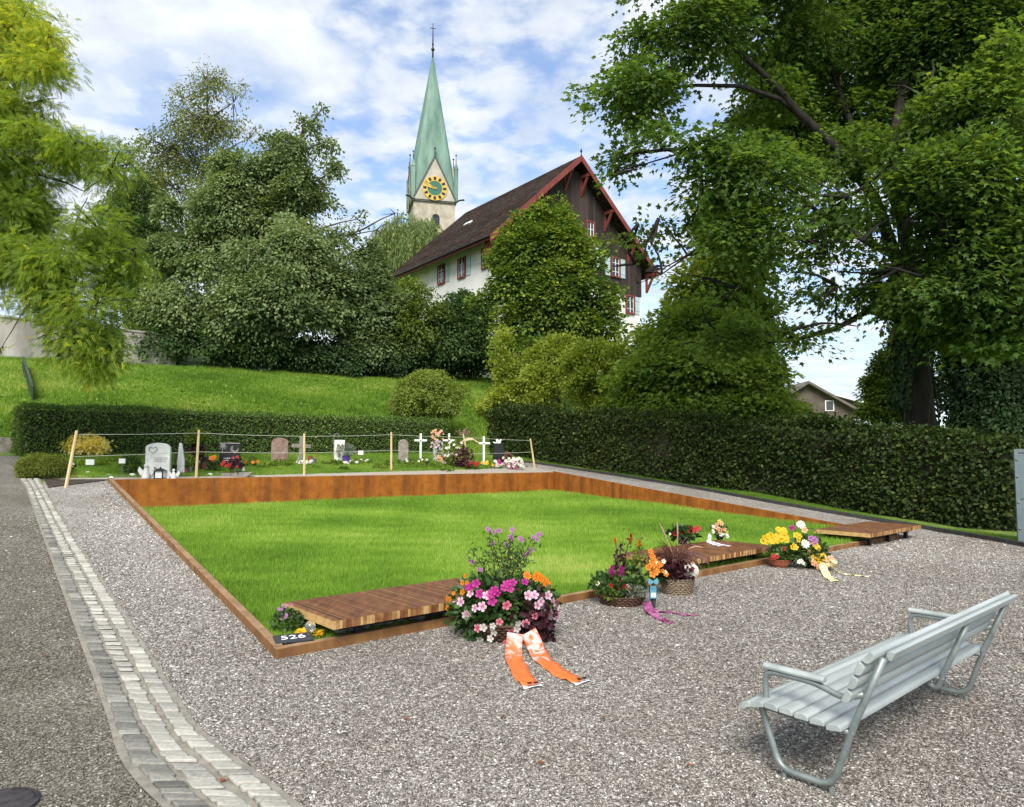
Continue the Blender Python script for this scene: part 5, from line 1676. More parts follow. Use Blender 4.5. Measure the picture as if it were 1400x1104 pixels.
# ------------------------------------------------------------------ church tower
def church():
    Y = 112.
    ef = Vector((.97, .243, 0)); el = Vector((-.243, .97, 0))
    A = at(565.5, 274, Y); B0 = at(622, 277, Y + 1.5)
    Wd = (B0 - A).dot(ef)
    ze = A.z + .2; A.z = 0
    base = Vector((A.x, A.y, gz(A.x, A.y)))
    root = thing('church_tower', 'church tower with tall green copper spire and gilded clock', 'church', base)
    M_TOW = mat('pale tower plaster', (.36, .32, .26), .95, (.50, .455, .38), .45, bump=(6, .2, .05))
    M_TST = mat('tower stone blocks', (.30, .26, .20), .95, (.46, .41, .33), 1.1, bump=(4, .5, .06))
    M_COPP = mat('green copper sheet', (.08, .15, .118), .8, (.21, .325, .262), .8, bump=(2, .3, .05), stretch=(1, 1, .12), lo=.3, hi=.7)
    M_GOLD = mat('gilded metal', (.52, .34, .06), .4, metal=.5)
    M_TEAL = mat('teal clock face', (.03, .13, .10), .6)
    C = A + ef * Wd / 2 + el * Wd / 2
    h2 = Wd / 2
    z0 = base.z - 1
    sides = [(ef, -el), (el, ef), (-ef, el), (-el, -ef)]
    b = MB(); b.box((C.x, C.y, (z0 + ze - .3) / 2), (Wd, Wd, ze - .3 - z0), rz=math.atan2(ef.y, ef.x)); b.build('tower_shaft', M_TST, root)
    cr = MB(); cr.box((C.x, C.y, ze - .15), (Wd + .5, Wd + .5, .28), rz=math.atan2(ef.y, ef.x)); cr.build('cornice', M_SLATE, root)
    zg = at(592, 213, Y).z
    ztip = at(584.5, 68, Y + 3).z
    ztop = at(584.5, 27, Y + 3).z
    tip = Vector((C.x, C.y, ztip))
    cor = [C + (ef * sx + el * sy) * (h2 + .15) + UPV * (ze - C.z) for sx, sy in ((-1, -1), (1, -1), (1, 1), (-1, 1))]
    gab = []
    sp = MB()
    mids = []
    for i, (e, n) in enumerate(sides):
        gm = C + n * (h2 + .05); gm.z = zg - .3
        mids.append(gm)
    K = 6
    def tri_strip(a, b_):
        for k in range(K):
            t0, t1 = k / K, (k + 1) / K
            q = [a + (tip - a) * t0, b_ + (tip - b_) * t0, b_ + (tip - b_) * t1, a + (tip - a) * t1]
            sp.add(q if k < K - 1 else q[:3], [(0, 1, 2, 3)] if k < K - 1 else [(0, 1, 2)])
    # the octagonal spire: gable peaks meet its flats, hips run down to the corners
    oct_ = []
    ro = .80 * h2
    zo = zg - .3 - (zg - ze) * .10
    for i, (e, n) in enumerate(sides):
        a, c2 = cor[i], cor[(i + 1) % 4]
        gm = mids[i]
        back = C + n * (h2 * .78); back.z = zg - .3
        tri_strip(a, gm); tri_strip(gm, c2)
    sp.build('spire', M_COPP, root)
    for i, (e, n) in enumerate(sides):
        gq = C + n * h2
        gbm = MB(); gbm.prism([(-h2, ze + .002), (h2, ze + .002), (0, zg)], Vector((gq.x, gq.y, 0)), e, UPV, n, .03, .34)
        go = gbm.build('gable', M_TOW, root)
        tr = MB()
        for s in (-1, 1):
            p, q = gq + e * s * (h2 + .12) + n * .36, gq + n * .36
            p = Vector((p.x, p.y, ze + .1)); q = Vector((q.x, q.y, zg + .12))
            tr.bar(p, q, .22, .22, up=n)
        tr.build('gable_trim', M_SLATE, root)
        pf = MB(); pp = gq + n * .3; pf.tube([Vector((pp.x, pp.y, zg)), Vector((pp.x, pp.y, zg + 1.3))], [.08, .05], 6); pf.blob((pp.x, pp.y, zg + 1.4), .16, 8, 6); pf.build('finial', M_BLKMET, root)
    # corner turret roofs
    zt = at(556, 220, Y).z
    for i, c in enumerate(cor):
        t = MB(); rzz = math.atan2(ef.y, ef.x)
        t.box((c.x, c.y, (ze + zt - 1) / 2), (.62, .62, zt - 1 - ze), rz=rzz)
        o2 = c + (C - c) * .05
        v = [c + (ef * sx + el * sy) * .36 for sx, sy in ((-1, -1), (1, -1), (1, 1), (-1, 1))]
        t.add([Vector((p.x, p.y, zt - .98)) for p in v] + [Vector((c.x, c.y, zt + .4))], [(0, 1, 4), (1, 2, 4), (2, 3, 4), (3, 0, 4), (3, 2, 1, 0)])
        t.build('corner_turret', M_COPP, root)
        f = MB(); f.tube([(c.x, c.y, zt + .3), (c.x, c.y, zt + 1.4)], [.07, .04], 6); f.blob((c.x, c.y, zt + 1.5), .14, 8, 6); f.build('finial', M_BLKMET, root)
    f = MB(); f.tube([tip - UPV * 1, Vector((tip.x, tip.y, ztop))], [.16, .05], 8)
    f.blob((tip.x, tip.y, ztip + .6), .30, 10, 8); f.blob((tip.x, tip.y, ztip + 1.5), .18, 10, 8)
    f.bar(Vector((tip.x, tip.y, ztop - .9)) - ef * .5, Vector((tip.x, tip.y, ztop - .9)) + ef * .5, .09, .09)
    f.build('spire_cross', M_BLKMET, root)
    # clock on the two visible gables
    for i in (0, 3):
        e, n = sides[i]
        cc = C + n * (h2 + .345); cc.z = at(592, 256.5, Y).z
        rad = 17.5 * Y / F
        def disc(r0, r1, d0, d1, m, par, name):
            mb = MB(); N = 40; vs = []
            for d in (d0, d1):
                for r_ in (r0, r1):
                    for k in range(N):
                        a = 2 * math.pi * k / N; vs.append(cc + e * r_ * math.cos(a) + UPV * r_ * math.sin(a) + n * d)
            fs = []
            for k in range(N):
                j = (k + 1) % N
                fs += [(2 * N + k, 2 * N + j, 3 * N + j, 3 * N + k), (N + k, N + j, 3 * N + j, 3 * N + k), (k, j, 2 * N + j, 2 * N + k)]
            mb.add(vs, fs); return mb.build(name, m, par)
        ck = disc(.001, rad, .0, .08, M_TEAL, root, 'clock')
        disc(rad * .60, rad, .082, .13, M_GOLD, ck, 'clock_rim')
        nb = MB()
        for k in range(12):
            a = 2 * math.pi * k / 12; rv = e * math.cos(a) + UPV * math.sin(a); tv = -e * math.sin(a) + UPV * math.cos(a)
            m = Matrix((tv, n, rv)).transposed()
            nb.box(cc + rv * rad * .80 + n * .135, (rad * .20, .03, rad * .27), mat=m)
        nb.build('numerals', M_BLACK, ck)
        for ang, ln, w in ((R(152), .95, .10), (R(166), .60, .16)):
            hb = MB(); rv = e * math.cos(ang) + UPV * math.sin(ang)
            hb.bar(cc + n * .18 - rv * rad * .15, cc + n * .18 + rv * rad * ln, rad * w, .04, up=n); hb.build('clock_hand', M_GOLD, ck)
        # louvred belfry opening
        wc = C + n * h2 + e * (.25 if i == 0 else 0); wz = at(598, 299, Y).z
        wm = MB(); arch = [(-.62, -1.3), (.62, -1.3), (.62, .3)] + [(.62 * math.cos(a), .3 + .75 * math.sin(a)) for a in np.linspace(.2, math.pi - .2, 9)] + [(-.62, .3)]
        o_ = Vector((wc.x, wc.y, wz))
        wm.prism(arch, o_, e, UPV, n, -.05, .02); wo = wm.build('belfry_opening', M_BLACK, root)
        lm = MB()
        for k in range(6):
            lm.bar(o_ - e * .55 + UPV * (-1.1 + k * .27) + n * .06, o_ + e * .55 + UPV * (-1.1 + k * .27) + n * .06, .05, .12)
        lm.build('louvres', M_SLATE, wo)
    # water spouts at the eave corners
    for c, dd in ((cor[1], (ef - el)), (cor[0], (-ef - el))):
        d = dd.normalized(); s = MB()
        s.tube([c, c + d * .9 + UPV * .15, c + d * 1.6 + UPV * .05], [.14, .12, .16], 6); s.build('water_spout', M_BLKMET, root)


church()


# ------------------------------------------------------------------ far house behind the hedge
def far_house():
    Y = 60.
    a = at(1106, 521, Y); r_ = at(1181, 563, Y); l_ = at(1036, 563, Y)
    base = Vector(((r_.x + l_.x) / 2, Y, gz(r_.x, Y)))
    root = thing('distant_house', 'distant house with grey gable roof and flat dormer beyond the hedge', 'house', base)
    M_G = mat('grey roof', (.10, .085, .075), .9, (.16, .14, .125), 2)
    M_W = mat('brown grey render', (.085, .068, .052), .9, (.12, .098, .078), 2)
    w = MB(); w.prism([(l_.x + .5, base.z - .5), (r_.x - .5, base.z - .5), (r_.x - .5, r_.z + .1), (a.x, a.z - .3), (l_.x + .5, l_.z + .1)], (0, Y + .6, 0), (1, 0, 0), UPV, (0, 1, 0), 0, 9); w.build('wall', M_W, root)
    for e in (l_, r_):
        ro = MB(); d = e - a
        ro.add([a, e, e + Vector((0, 11, 0)), a + Vector((0, 11, 0)), a - UPV * .22, e - UPV * .22, e - UPV * .22 + Vector((0, 11, 0)), a - UPV * .22 + Vector((0, 11, 0))],
               [(0, 1, 2, 3), (7, 6, 5, 4), (0, 4, 5, 1), (1, 5, 6, 2), (3, 2, 6, 7)]); ro.build('roof', M_G, root)
    d0, d1 = at(1142, 541, Y + 2), at(1183, 554, Y + 2)
    dm = MB(); dm.prism([(d0.x, d0.z - 1.4), (d1.x - .3, d1.z - 1.2), (d1.x - .3, d1.z - .1), (d0.x, d0.z - .05)], (0, Y + 2, 0), (1, 0, 0), UPV, (0, 1, 0), 0, 5)
    do = dm.build('dormer', M_W, root)
    dr = MB(); dr.bar(d0 + Vector((-.2, 2.3, .06)), d1 + Vector((.2, 2.3, .06)), 5.4, .14); dr.build('dormer_roof', M_WHITEP, do)
    c = at(1134, 555, Y + .55)
    wi = MB(); wi.box(c, (.75, .08, .9)); wo = wi.build('window', M_WHITEP, root)
    p = MB(); p.box(c - Vector((0, .05, 0)), (.58, .03, .74)); p.build('pane', M_GLASS, wo)


far_house()

# ------------------------------------------------------------------ walls, rail, metal gate
def upright(name, label, cat, pts, h0, h1, t, m, cap=None, zoff=-.3):
    root = thing(name, label, cat, (pts[0].x, pts[0].y, gz(pts[0].x, pts[0].y)))
    mb = MB(); n = len(pts); vs = []
    cp = MB(); cv = []
    for i, p in enumerate(pts):
        d = Vector(pts[min(i + 1, n - 1)]) - Vector(pts[max(i - 1, 0)]); d.z = 0; d.normalize(); s = Vector((-d.y, d.x, 0))
        z = gz(p.x, p.y); h = h0 + (h1 - h0) * i / (n - 1)
        for yy, zz in ((0, z + zoff), (0, z + h), (t, z + h), (t, z + zoff)):
            q = Vector((p.x, p.y, 0)) + s * yy; vs.append((q.x, q.y, zz))
        for yy, zz in ((-.06, z + h + .002), (-.06, z + h + .10), (t + .06, z + h + .10), (t + .06, z + h + .002)):
            q = Vector((p.x, p.y, 0)) + s * yy; cv.append((q.x, q.y, zz))
    fs = [(i * 4 + j, i * 4 + (j + 1) % 4, i * 4 + 4 + (j + 1) % 4, i * 4 + 4 + j) for i in range(n - 1) for j in range(4)] + [(0, 1, 2, 3), tuple((n - 1) * 4 + j for j in (3, 2, 1, 0))]
    mb.add(vs, fs); mb.build('masonry', m, root)
    if cap: cp.add(cv, fs); cp.build('coping', cap, root)
    return root


upright('boundary_wall', 'stained pale concrete wall at the top of the meadow behind the robinia', 'wall', [at(x, 495, 33 + (x + 150) * .0135) for x in range(-150, 241, 30)], 2.35, 1.6, .35, M_WALLST, M_WALLST)
lw = at(-70, 622, 20.4); lw2 = at(26, 622, 20.4)
upright('low_wall', 'low rough stone wall at the upper end of the left path', 'wall', [lw, (lw + lw2) / 2, lw2], .42, .42, .5, M_LOWWALL)
ra, rb_ = G(44, 553), G(31, 508)
rm = MB(); rpts = [ra + (rb_ - ra) * t for t in np.linspace(0, 1, 7)]
rr_ = thing('slope_rail', 'dark green metal rail running up the meadow slope left of the hedge', 'rail', (ra.x, ra.y, gz(ra.x, ra.y)))
rm.tube([Vector((p.x, p.y, gz(p.x, p.y) + .62)) for p in rpts], .05, 8); rm.build('handrail', M_STEELD, rr_, smooth=True)
for p in rpts[::2]:
    q = MB(); q.tube([Vector((p.x, p.y, gz(p.x, p.y) - .1)), Vector((p.x, p.y, gz(p.x, p.y) + .6))], .04, 8); q.build('post', M_STEELD, rr_)
pl_ = MB()
for a_, b_ in zip(rpts[:-1], rpts[1:]):
    pl_.add([Vector((a_.x, a_.y, gz(a_.x, a_.y) + .02)), Vector((b_.x, b_.y, gz(b_.x, b_.y) + .02)), Vector((b_.x, b_.y, gz(b_.x, b_.y) + .56)), Vector((a_.x, a_.y, gz(a_.x, a_.y) + .56))], [(0, 1, 2, 3)])
po = pl_.build('infill', M_STEELD, rr_); po.modifiers.new('solid', 'SOLIDIFY').thickness = .02

M_GATE = mat('blue grey painted steel', (.11, .145, .16), .45, (.15, .19, .205), 3, metal=.2)
ga = at(1393, 740, 12.6); ga.z = 0
gt_ = thing('metal_gate', 'blue grey steel gate leaf standing at the right end of the hedge', 'gate', (ga.x, ga.y, gz(ga.x, ga.y)))
ge = Vector((.93, -.36, 0)); gn = Vector((.36, .93, 0))
w = MB(); w.prism([(.05, .12), (1.25, .12), (1.25, 1.62), (.05, 1.62)], ga, ge, UPV, gn, .01, .03); w.build('panel', M_GATE, gt_)
w = MB()
for (x0, x1, z0, z1) in ((-.01, .05, .0, 1.68), (1.25, 1.31, 0, 1.68), (.052, 1.248, 1.62, 1.68), (.052, 1.248, .06, .12), (.052, 1.248, .82, .88)):
    w.prism([(x0, z0), (x1, z0), (x1, z1), (x0, z1)], ga, ge, UPV, gn, -.01, .05)
w.build('gate_frame', M_GATE, gt_)
for z in (.3, .75, 1.2, 1.5):
    w = MB(); w.blob(ga + ge * .02 + UPV * z - gn * .012, .022, 8, 6); w.build('bolt', M_GREYPOT, gt_)

# ------------------------------------------------------------------ graves
GX = Vector((UX, UY, 0)); GYV = Vector((NX, NY, 0))
FACE = Vector((.25, -.968, 0))                    # the stones look roughly towards the path
FX = Vector((.968, .25, 0))


def px2m(p, px): return px * p.y / F


def tablet(name, label, px, py, wpx, hpx, m, style='arch', t=.14, cat='gravestone', lean=0.0, group='gravestones in the grave plot'):
    p = G(px, py); w, h = px2m(p, wpx), px2m(p, hpx)
    root = thing(name, label, cat, p, group)
    W = w / 2
    if style == 'arch': pg = [(-W, -.1), (W, -.1), (W, h - W * .55)] + [(W * math.cos(a), h - W * .55 + W * .55 * math.sin(a)) for a in np.linspace(.15, math.pi - .15, 9)] + [(-W, h - W * .55)]
    elif style == 'round': pg = [(-W, -.1), (W, -.1), (W, h - W)] + [(W * math.cos(a), h - W + W * math.sin(a)) for a in np.linspace(.15, math.pi - .15, 11)] + [(-W, h - W)]
    elif style == 'shoulder': pg = [(-W, -.1), (W, -.1), (W * 1.0, h * .86)] + [(W * (1 - 2 * k / 8), h * .93 + h * .07 * math.sin(math.pi * k / 8)) for k in range(1, 8)] + [(-W * 1.0, h * .90)]
    else: pg = [(-W, -.1), (W, -.1), (W, h), (-W, h)]
    mb = MB(); mb.prism(pg, p, FX, UPV, FACE, -t, 0)
    mb.build('slab', m, root, bevel=.012)
    return root, p, w, h


def relief(root, polys, p, m, d0=.001, d1=.012, name='carving'):
    mb = MB()
    for pg in polys: mb.prism(pg, p, FX, UPV, FACE, d0, d1)
    return mb.build(name, m, root)


def ringpoly(cx, cz, r0, r1, a0, a1, n=14):
    A = np.linspace(a0, a1, n)
    return [(cx + r1 * math.cos(a), cz + r1 * math.sin(a)) for a in A] + [(cx + r0 * math.cos(a), cz + r0 * math.sin(a)) for a in A[::-1]]


def dove(root_name, label, p, s=.12, m=None):
    mb = MB()
    mb.blob(p + UPV * s * .45, (s * .62, s * .36, s * .40), 12, 8)
    mb.blob(p + FX * s * .5 + UPV * s * .95, s * .24, 10, 7)
    r_ = thing(root_name, label, 'ornament', p)
    mb.build('body', m or M_WHITEP, r_, smooth=True)
    t = MB(); t.prism([(-.4 * s, .4 * s), (-1.2 * s, .62 * s), (-1.15 * s, .32 * s), (-.5 * s, .2 * s)], p, FX, UPV, FACE, -.02, .02); t.build('tail', m or M_WHITEP, r_)
    w = MB(); w.prism([(.2 * s, .6 * s), (-.3 * s, 1.25 * s), (-.75 * s, 1.1 * s), (-.45 * s, .45 * s)], p, FX, UPV, FACE, s * .28, s * .36); w.build('wing', m or M_WHITEP, r_)
    b = MB(); b.tube([p + FX * s * .68 + UPV * s * .95, p + FX * s * .92 + UPV * s * .9], [.022, .004], 6); b.build('beak', M_BAMBOO, r_)
    return r_


def lettering(root, p, z, w, rows, m, hh=.02, seed=0):
    """worn illegible inscription as short cut marks"""
    rr = random.Random(seed); mb = MB()
    for i in range(rows):
        x = -w / 2
        while x < w / 2:
            L = rr.uniform(.012, .03)
            q = p + FX * (x + L / 2) + UPV * (z - i * hh * 2.4) + FACE * .003
            mb.prism([(-L / 2, -hh / 2), (L / 2, -hh / 2), (L / 2, hh / 2), (-L / 2, hh / 2)], q, FX, UPV, FACE, 0, .004)
            x += L + rr.uniform(.006, .02)
    return mb.build('inscription', m, root)


# reddish stone with a dove, left
r, p, w, h = tablet('gravestone', 'square reddish gravestone with a white dove on top behind the low conifer', 58, 621, 24, 20, M_RSTONE, 'rect')
relief(r, [ringpoly(.06, h * .5, .10, .13, -1.2, 2.6), ringpoly(-.10, h * .45, .06, .085, .5, 4)], p, M_GSTONE)
dove('stone_dove', 'white dove figure on the reddish gravestone behind the conifer', p + UPV * h + FX * .02 - FACE * .07, .12)
r, p, w, h = tablet('stone_block', 'low pale stone block beside the reddish square gravestone', 46, 622, 20, 7, M_KERB, 'rect', .25, 'stone', group=None)
# white marble stone
r, p, w, h = tablet('gravestone', 'white marble gravestone with a carved heart and ornaments at its foot', 214.5, 655, 31, 49, M_WSTONE, 'shoulder', .16)
hc = [(-.10 + .10 * 16 / 16 * math.sin(t) ** 3, h * .80 + .010 * (13 * math.cos(t) - 5 * math.cos(2 * t) - 2 * math.cos(3 * t) - math.cos(4 * t)) * .6) for t in np.linspace(0, 2 * math.pi, 22)[:-1]]
hc2 = [(-.10 + (x + .10) * .8, h * .80 + (z - h * .80) * .8) for x, z in hc]
mb = MB()
for i in range(len(hc)):
    j = (i + 1) % len(hc); mb.prism([hc[i], hc[j], hc2[j], hc2[i]], p, FX, UPV, FACE, .001, .008)
mb.build('carved_heart', M_KERB, r)
lettering(r, p + FX * .05, h * .58, w * .5, 3, M_KERB, .016, 3)
relief(r, [ringpoly(-.06, h * .24, .03, .07, 0, 5.2)], p, M_KERB)
def angel(label, px, py, s, m=M_WSTONE):
    p = G(px, py); a = thing('angel_figure', label, 'figurine', p, 'small white figures before the marble stone')
    b = MB(); b.lathe([(.09 * s, 0), (.10 * s, .05 * s), (.07 * s, .16 * s), (.045 * s, .24 * s), (.03 * s, .27 * s)], p, 12); b.build('body', m, a, smooth=True)
    hd = MB(); hd.blob(p + UPV * .31 * s, .05 * s, 10, 8); hd.build('head', m, a, smooth=True)
    for sd in (-1, 1):
        wv = MB(); wv.prism([(sd * .02 * s, .14 * s), (sd * .16 * s, .30 * s), (sd * .19 * s, .20 * s), (sd * .13 * s, .08 * s)], p, FX, UPV, FACE, -.07 * s, -.04 * s); wv.build('wing', m, a)
angel('white kneeling angel left before the marble gravestone', 199, 655, .95)
angel('small white angel right of the black lantern', 237, 656, .7)
def lantern(label, px, py, wpx, hpx, glass, m=M_BLKMET, group='grave lanterns'):
    p = G(px, py); w, h = px2m(p, wpx), px2m(p, hpx); W = w / 2
    r = thing('grave_lantern', label, 'lantern', p, group)
    b = MB(); b.box(p + UPV * h * .05, (w, w, h * .10)); b.build('base', m, r)
    f = MB()
    for sx in (-1, 1):
        for sy in (-1, 1): f.box(p + Vector((sx * W * .85, sy * W * .85, h * .38)), (w * .1, w * .1, h * .56))
    f.build('frame', m, r)
    gl = MB(); gl.box(p + UPV * h * .38, (w * .74, w * .74, h * .54)); gl.build('glass', glass, r)
    ro = MB(); z = h * .665
    ro.add([p + Vector((sx * W * 1.15, sy * W * 1.15, z)) for sx, sy in ((-1, -1), (1, -1), (1, 1), (-1, 1))] + [p + UPV * h * .92], [(0, 1, 4), (1, 2, 4), (2, 3, 4), (3, 0, 4), (3, 2, 1, 0)]); ro.build('roof', m, r)
    k = MB(); k.tube([p + UPV * h * .9, p + UPV * h], w * .05, 6); k.build('knob', m, r)
lantern('black metal lantern with a white candle before the marble gravestone', 219, 655.5, 13, 17, M_CARD)
lantern('dark lantern with reddish glass standing beside the red cyclamen', 282.5, 644, 13, 22, mat('reddish lantern glass', (.14, .05, .045), .25))


def vase(name, label, px, py, wpx, hpx, m, cat='vase', taper=.7, group=None, off=None):
    p = G(px, py) if off is None else off
    w, h = px2m(p, wpx), px2m(p, hpx)
    r = thing(name, label, cat, p, group)
    b = MB(); b.lathe([(w / 2 * taper, 0), (w / 2, h * .92), (w / 2 * 1.08, h * .93), (w / 2 * 1.08, h), (w / 2 * .92, h), (w / 2 * .85, h * .85)], p, 14); b.build('pot', m, r, smooth=False)
    return r, p, w, h


T5 = T_flower(5); T8 = T_flower(9, .1)


def tuft(r, p, rad, h, n, lm, size, name='leaves', tm=None, up=.4, z0=0.0, tone=(.5, .22)):
    lv = Leaves()
    P, o, _ = blob_points([((p.x, p.y, p.z + z0 + h / 2), (rad, rad, h / 2))], n, .35, .12, 3, -2)
    lv.put(P, unit(o + np.array([0, 0, up]) + rng.normal(0, .35, P.shape)), unit(o + np.array([0, 0, .4]) + rng.normal(0, .4, P.shape)), size * rng.uniform(.6, 1.2, len(P)), tm or T_oval(), np.clip(tone[0] + rng.normal(0, tone[1], len(P)), 0, 1))
    return lv.build(name, lm, r)


BLOS = {}


def blossom(parent, pos, size, m, facing, name='blossom', tmpl=None, tkey='5', eye=None):
    """one flower head; heads of one kind share a mesh"""
    key = (m.name, tkey)
    if key not in BLOS:
        lv = Leaves(); tv, tf = tmpl or T5
        lv.put(np.zeros((1, 3)), np.array([[0, -1., 0]]), np.array([[0, 0, 1.]]), 1.0, (np.column_stack([tv[:, 0], tv[:, 1], tv[:, 2]]), tf), .6)
        V = np.concatenate(lv.V); L = np.concatenate(lv.L); S = np.concatenate(lv.S)
        o = np_mesh('blossom', V, L, S, m, None, np.clip(np.linalg.norm(V, axis=1), 0, 1))
        me = o.data; bpy.data.objects.remove(o)
        BLOS[key] = me
    o = bpy.data.objects.new(name, BLOS[key]); COL.objects.link(o)
    o.parent = parent
    f = Vector(facing).normalized()
    rot = f.to_track_quat('-Y', 'Z') @ Vector((0, -1, 0)).rotation_difference(Vector((0, -1, 0)))
    o.rotation_mode = 'QUATERNION'; o.rotation_quaternion = rot
    o.location = Vector(pos) - wloc(parent); o.scale = (size, size, size)
    return o


def dome_pt(C, px, py, rad, bulge):
    """a point on the camera facing side of a rounded arrangement"""
    q = at(px, py, C.y)
    dx = (q.x - C.x) / rad; dz = (q.z - (C.z + rad * .8)) / (rad * 1.1)
    b = math.sqrt(max(0.05, 1 - dx * dx - dz * dz)) * bulge
    d = (CAM - q).normalized()
    return q + d * b, Vector((dx, -.9, dz * .8 + .25))


# white narrow sculpture with a black vase and red rose
p = G(239, 650)
r = thing('white_stele', 'slim white carved stele standing behind a black vase', 'gravestone', p + Vector((0, .25, 0)), 'gravestones in the grave plot')
mb = MB(); mb.prism([(-.10, -.1), (.12, -.1), (.10, .35), (.03, .78), (-.04, .80), (-.06, .42)], p + Vector((0, .25, 0)), FX, UPV, FACE, -.1, 0); mb.build('slab', M_WSTONE, r, bevel=.02)
r, p, w, h = vase('grave_vase', 'tall black grave vase holding red roses', 238.5, 650, 6.5, 14, M_BLACK)
st = MB()
heads = [(-.02, .80, .02), (.06, .92, .05), (.10, .84, 0)]
for a_ in heads: st.tube([p + UPV * h * .9, p + Vector((a_[0], a_[2], a_[1]))], .006, 5)
st.build('stem', M_TWIG, r)
for a_ in heads:
    for k in range(3): blossom(r, p + Vector(a_), .075 - .02 * k, F_RED, (rng.normal(0, .3), -1, .3 + .3 * k), 'rose')
# lollipop tree with red pot
p = G(256, 647)
r = thing('standard_tree', 'small clipped standard tree with green head over dark stems', 'tree', p + Vector((0, .5, 0)))
q = p + Vector((0, .5, 0))
mb = MB()
for dx in (-.06, 0, .05): mb.tube([q + Vector((dx, 0, 0)), q + Vector((dx * .4, .02, .45)), q + Vector((dx * 2, 0, .9))], .025, 6)
mb.build('trunk', M_BARKD, r, smooth=True)
tuft(r, q + UPV * .72, .27, .42, 900, L_OLIVE, .07, 'crown', tone=(.35, .2))
tuft(r, q + UPV * .30, .20, .50, 420, L_PURPLE, .07, 'inner_leaves', tone=(.55, .3))
r, p, w, h = vase('flower_pot', 'square red pot at the foot of the standard tree', 251, 648, 11, 6.5, M_TERRA, 'pot', .9)
tuft(r, p, w * .6, .16, 90, L_PLANT, .06, z0=h)
r, p, w, h = vase('flower_pot', 'pale grey pot beside the square red pot', 259, 647, 8, 8, M_KERB, 'pot', .8)
tuft(r, p, w * .6, .3, 110, L_OLIVE, .07, z0=h)

# name cards on stakes
def card(label, px, pyb, pyt, wpx=8.5, hpx=6.5):
    p = G(px, pyb); h = px2m(p, pyb - pyt); w, hh = px2m(p, wpx), px2m(p, hpx)
    r = thing('name_card', label, 'name card', p, 'white name cards on little stakes')
    s = MB(); s.tube([p - UPV * .05, p + UPV * (h - hh * .5)], .010, 6); s.build('stake', M_GREYPOT, r)
    c = MB(); c.prism([(-w / 2, h - hh), (w / 2, h - hh), (w / 2, h), (-w / 2, h)], p, FX, UPV, FACE, .011, .022); c.build('card', M_CARD, r)
card('white name card in front of the golden bush', 123, 640, 628.5, 10.5, 7.5)
card('white name card left of the marble gravestone', 166.5, 651, 627.5, 8)
card('white name card right of the first upright stake', 270.5, 642, 627, 10)
card('white name card in front of the grey wooden cross', 411.5, 636, 624.5, 7.5, 5.5)
card('white name card right of the purple pot', 493, 630, 616.5, 7, 5.5)

# black stone with sun and moon
r, p, w, h = tablet('gravestone', 'black polished gravestone with a white sun and crescent', 313.5, 642, 27, 36, M_BLACK, 'rect', .14)
st = []
c_ = (-w * .32, h * .90)
for k in range(10):
    a = 2 * math.pi * k / 10 + .2; L = .13 if k % 2 else .085
    if k in (6, 7, 8): L *= 1.8
    b = math.pi / 10
    st.append([(c_[0] + .055 * math.cos(a - b), c_[1] + .055 * math.sin(a - b)), (c_[0] + L * math.cos(a), c_[1] + L * math.sin(a)), (c_[0] + .055 * math.cos(a + b), c_[1] + .055 * math.sin(a + b))])
st.append([(c_[0] + .065 * math.cos(a), c_[1] + .065 * math.sin(a)) for a in np.linspace(0, 2 * math.pi, 15)[:-1]])
relief(r, st, p, M_KERB, .001, .014, 'sun_emblem')
A_ = np.linspace(2.2, 6.6, 16)
relief(r, [[(w * .22 + .105 * math.cos(a), h * .76 + .105 * math.sin(a)) for a in A_] + [(w * .26 + .065 * math.cos(a), h * .80 + .07 * math.sin(a)) for a in A_[::-1]]], p, M_KERB, .001, .014, 'moon_emblem')
lettering(r, p, h * .42, w * .55, 2, M_WHITEP, .022, 8)
r, p, w, h = vase('flower_pot', 'round terracotta pot with dark red flowers before the black gravestone', 322, 650, 9, 8, M_TERRA, 'pot')
tuft(r, p, .20, .34, 260, L_PURPLE, .07, z0=.10)
for k in range(11): blossom(r, p + Vector((rng.normal(-.08, .13), -.16 + rng.normal(0, .04), .22 + rng.uniform(0, .26))), .045, F_RED, (rng.normal(0, .4), -1, .5), 'blossom')
p = G(323, 653)
r = thing('stone_planter', 'long low grey stone planter lying at the foot of the black gravestone', 'planter', p)
mb = MB(); mb.prism([(-.34, 0), (.24, 0), (.38, .13), (-.36, .10)], p, FX, UPV, FACE, -.22, 0); mb.build('trough', M_KERB, r, bevel=.01)
tuft(r, p - FACE * .12, .16, .10, 90, L_PLANT, .05, z0=.08)
p = G(331, 650); r = thing('candle_holder', 'small white cone candle holder on the grey stone planter', 'candle holder', p)
mb = MB(); mb.lathe([(.075, .10), (.07, .14), (.02, .27), (.012, .28)], p, 12); mb.build('cone', M_WSTONE, r, smooth=True)
mb = MB(); mb.tube([p + UPV * .28, p + UPV * .31], .006, 5); mb.build('wick', M_BLKMET, r)
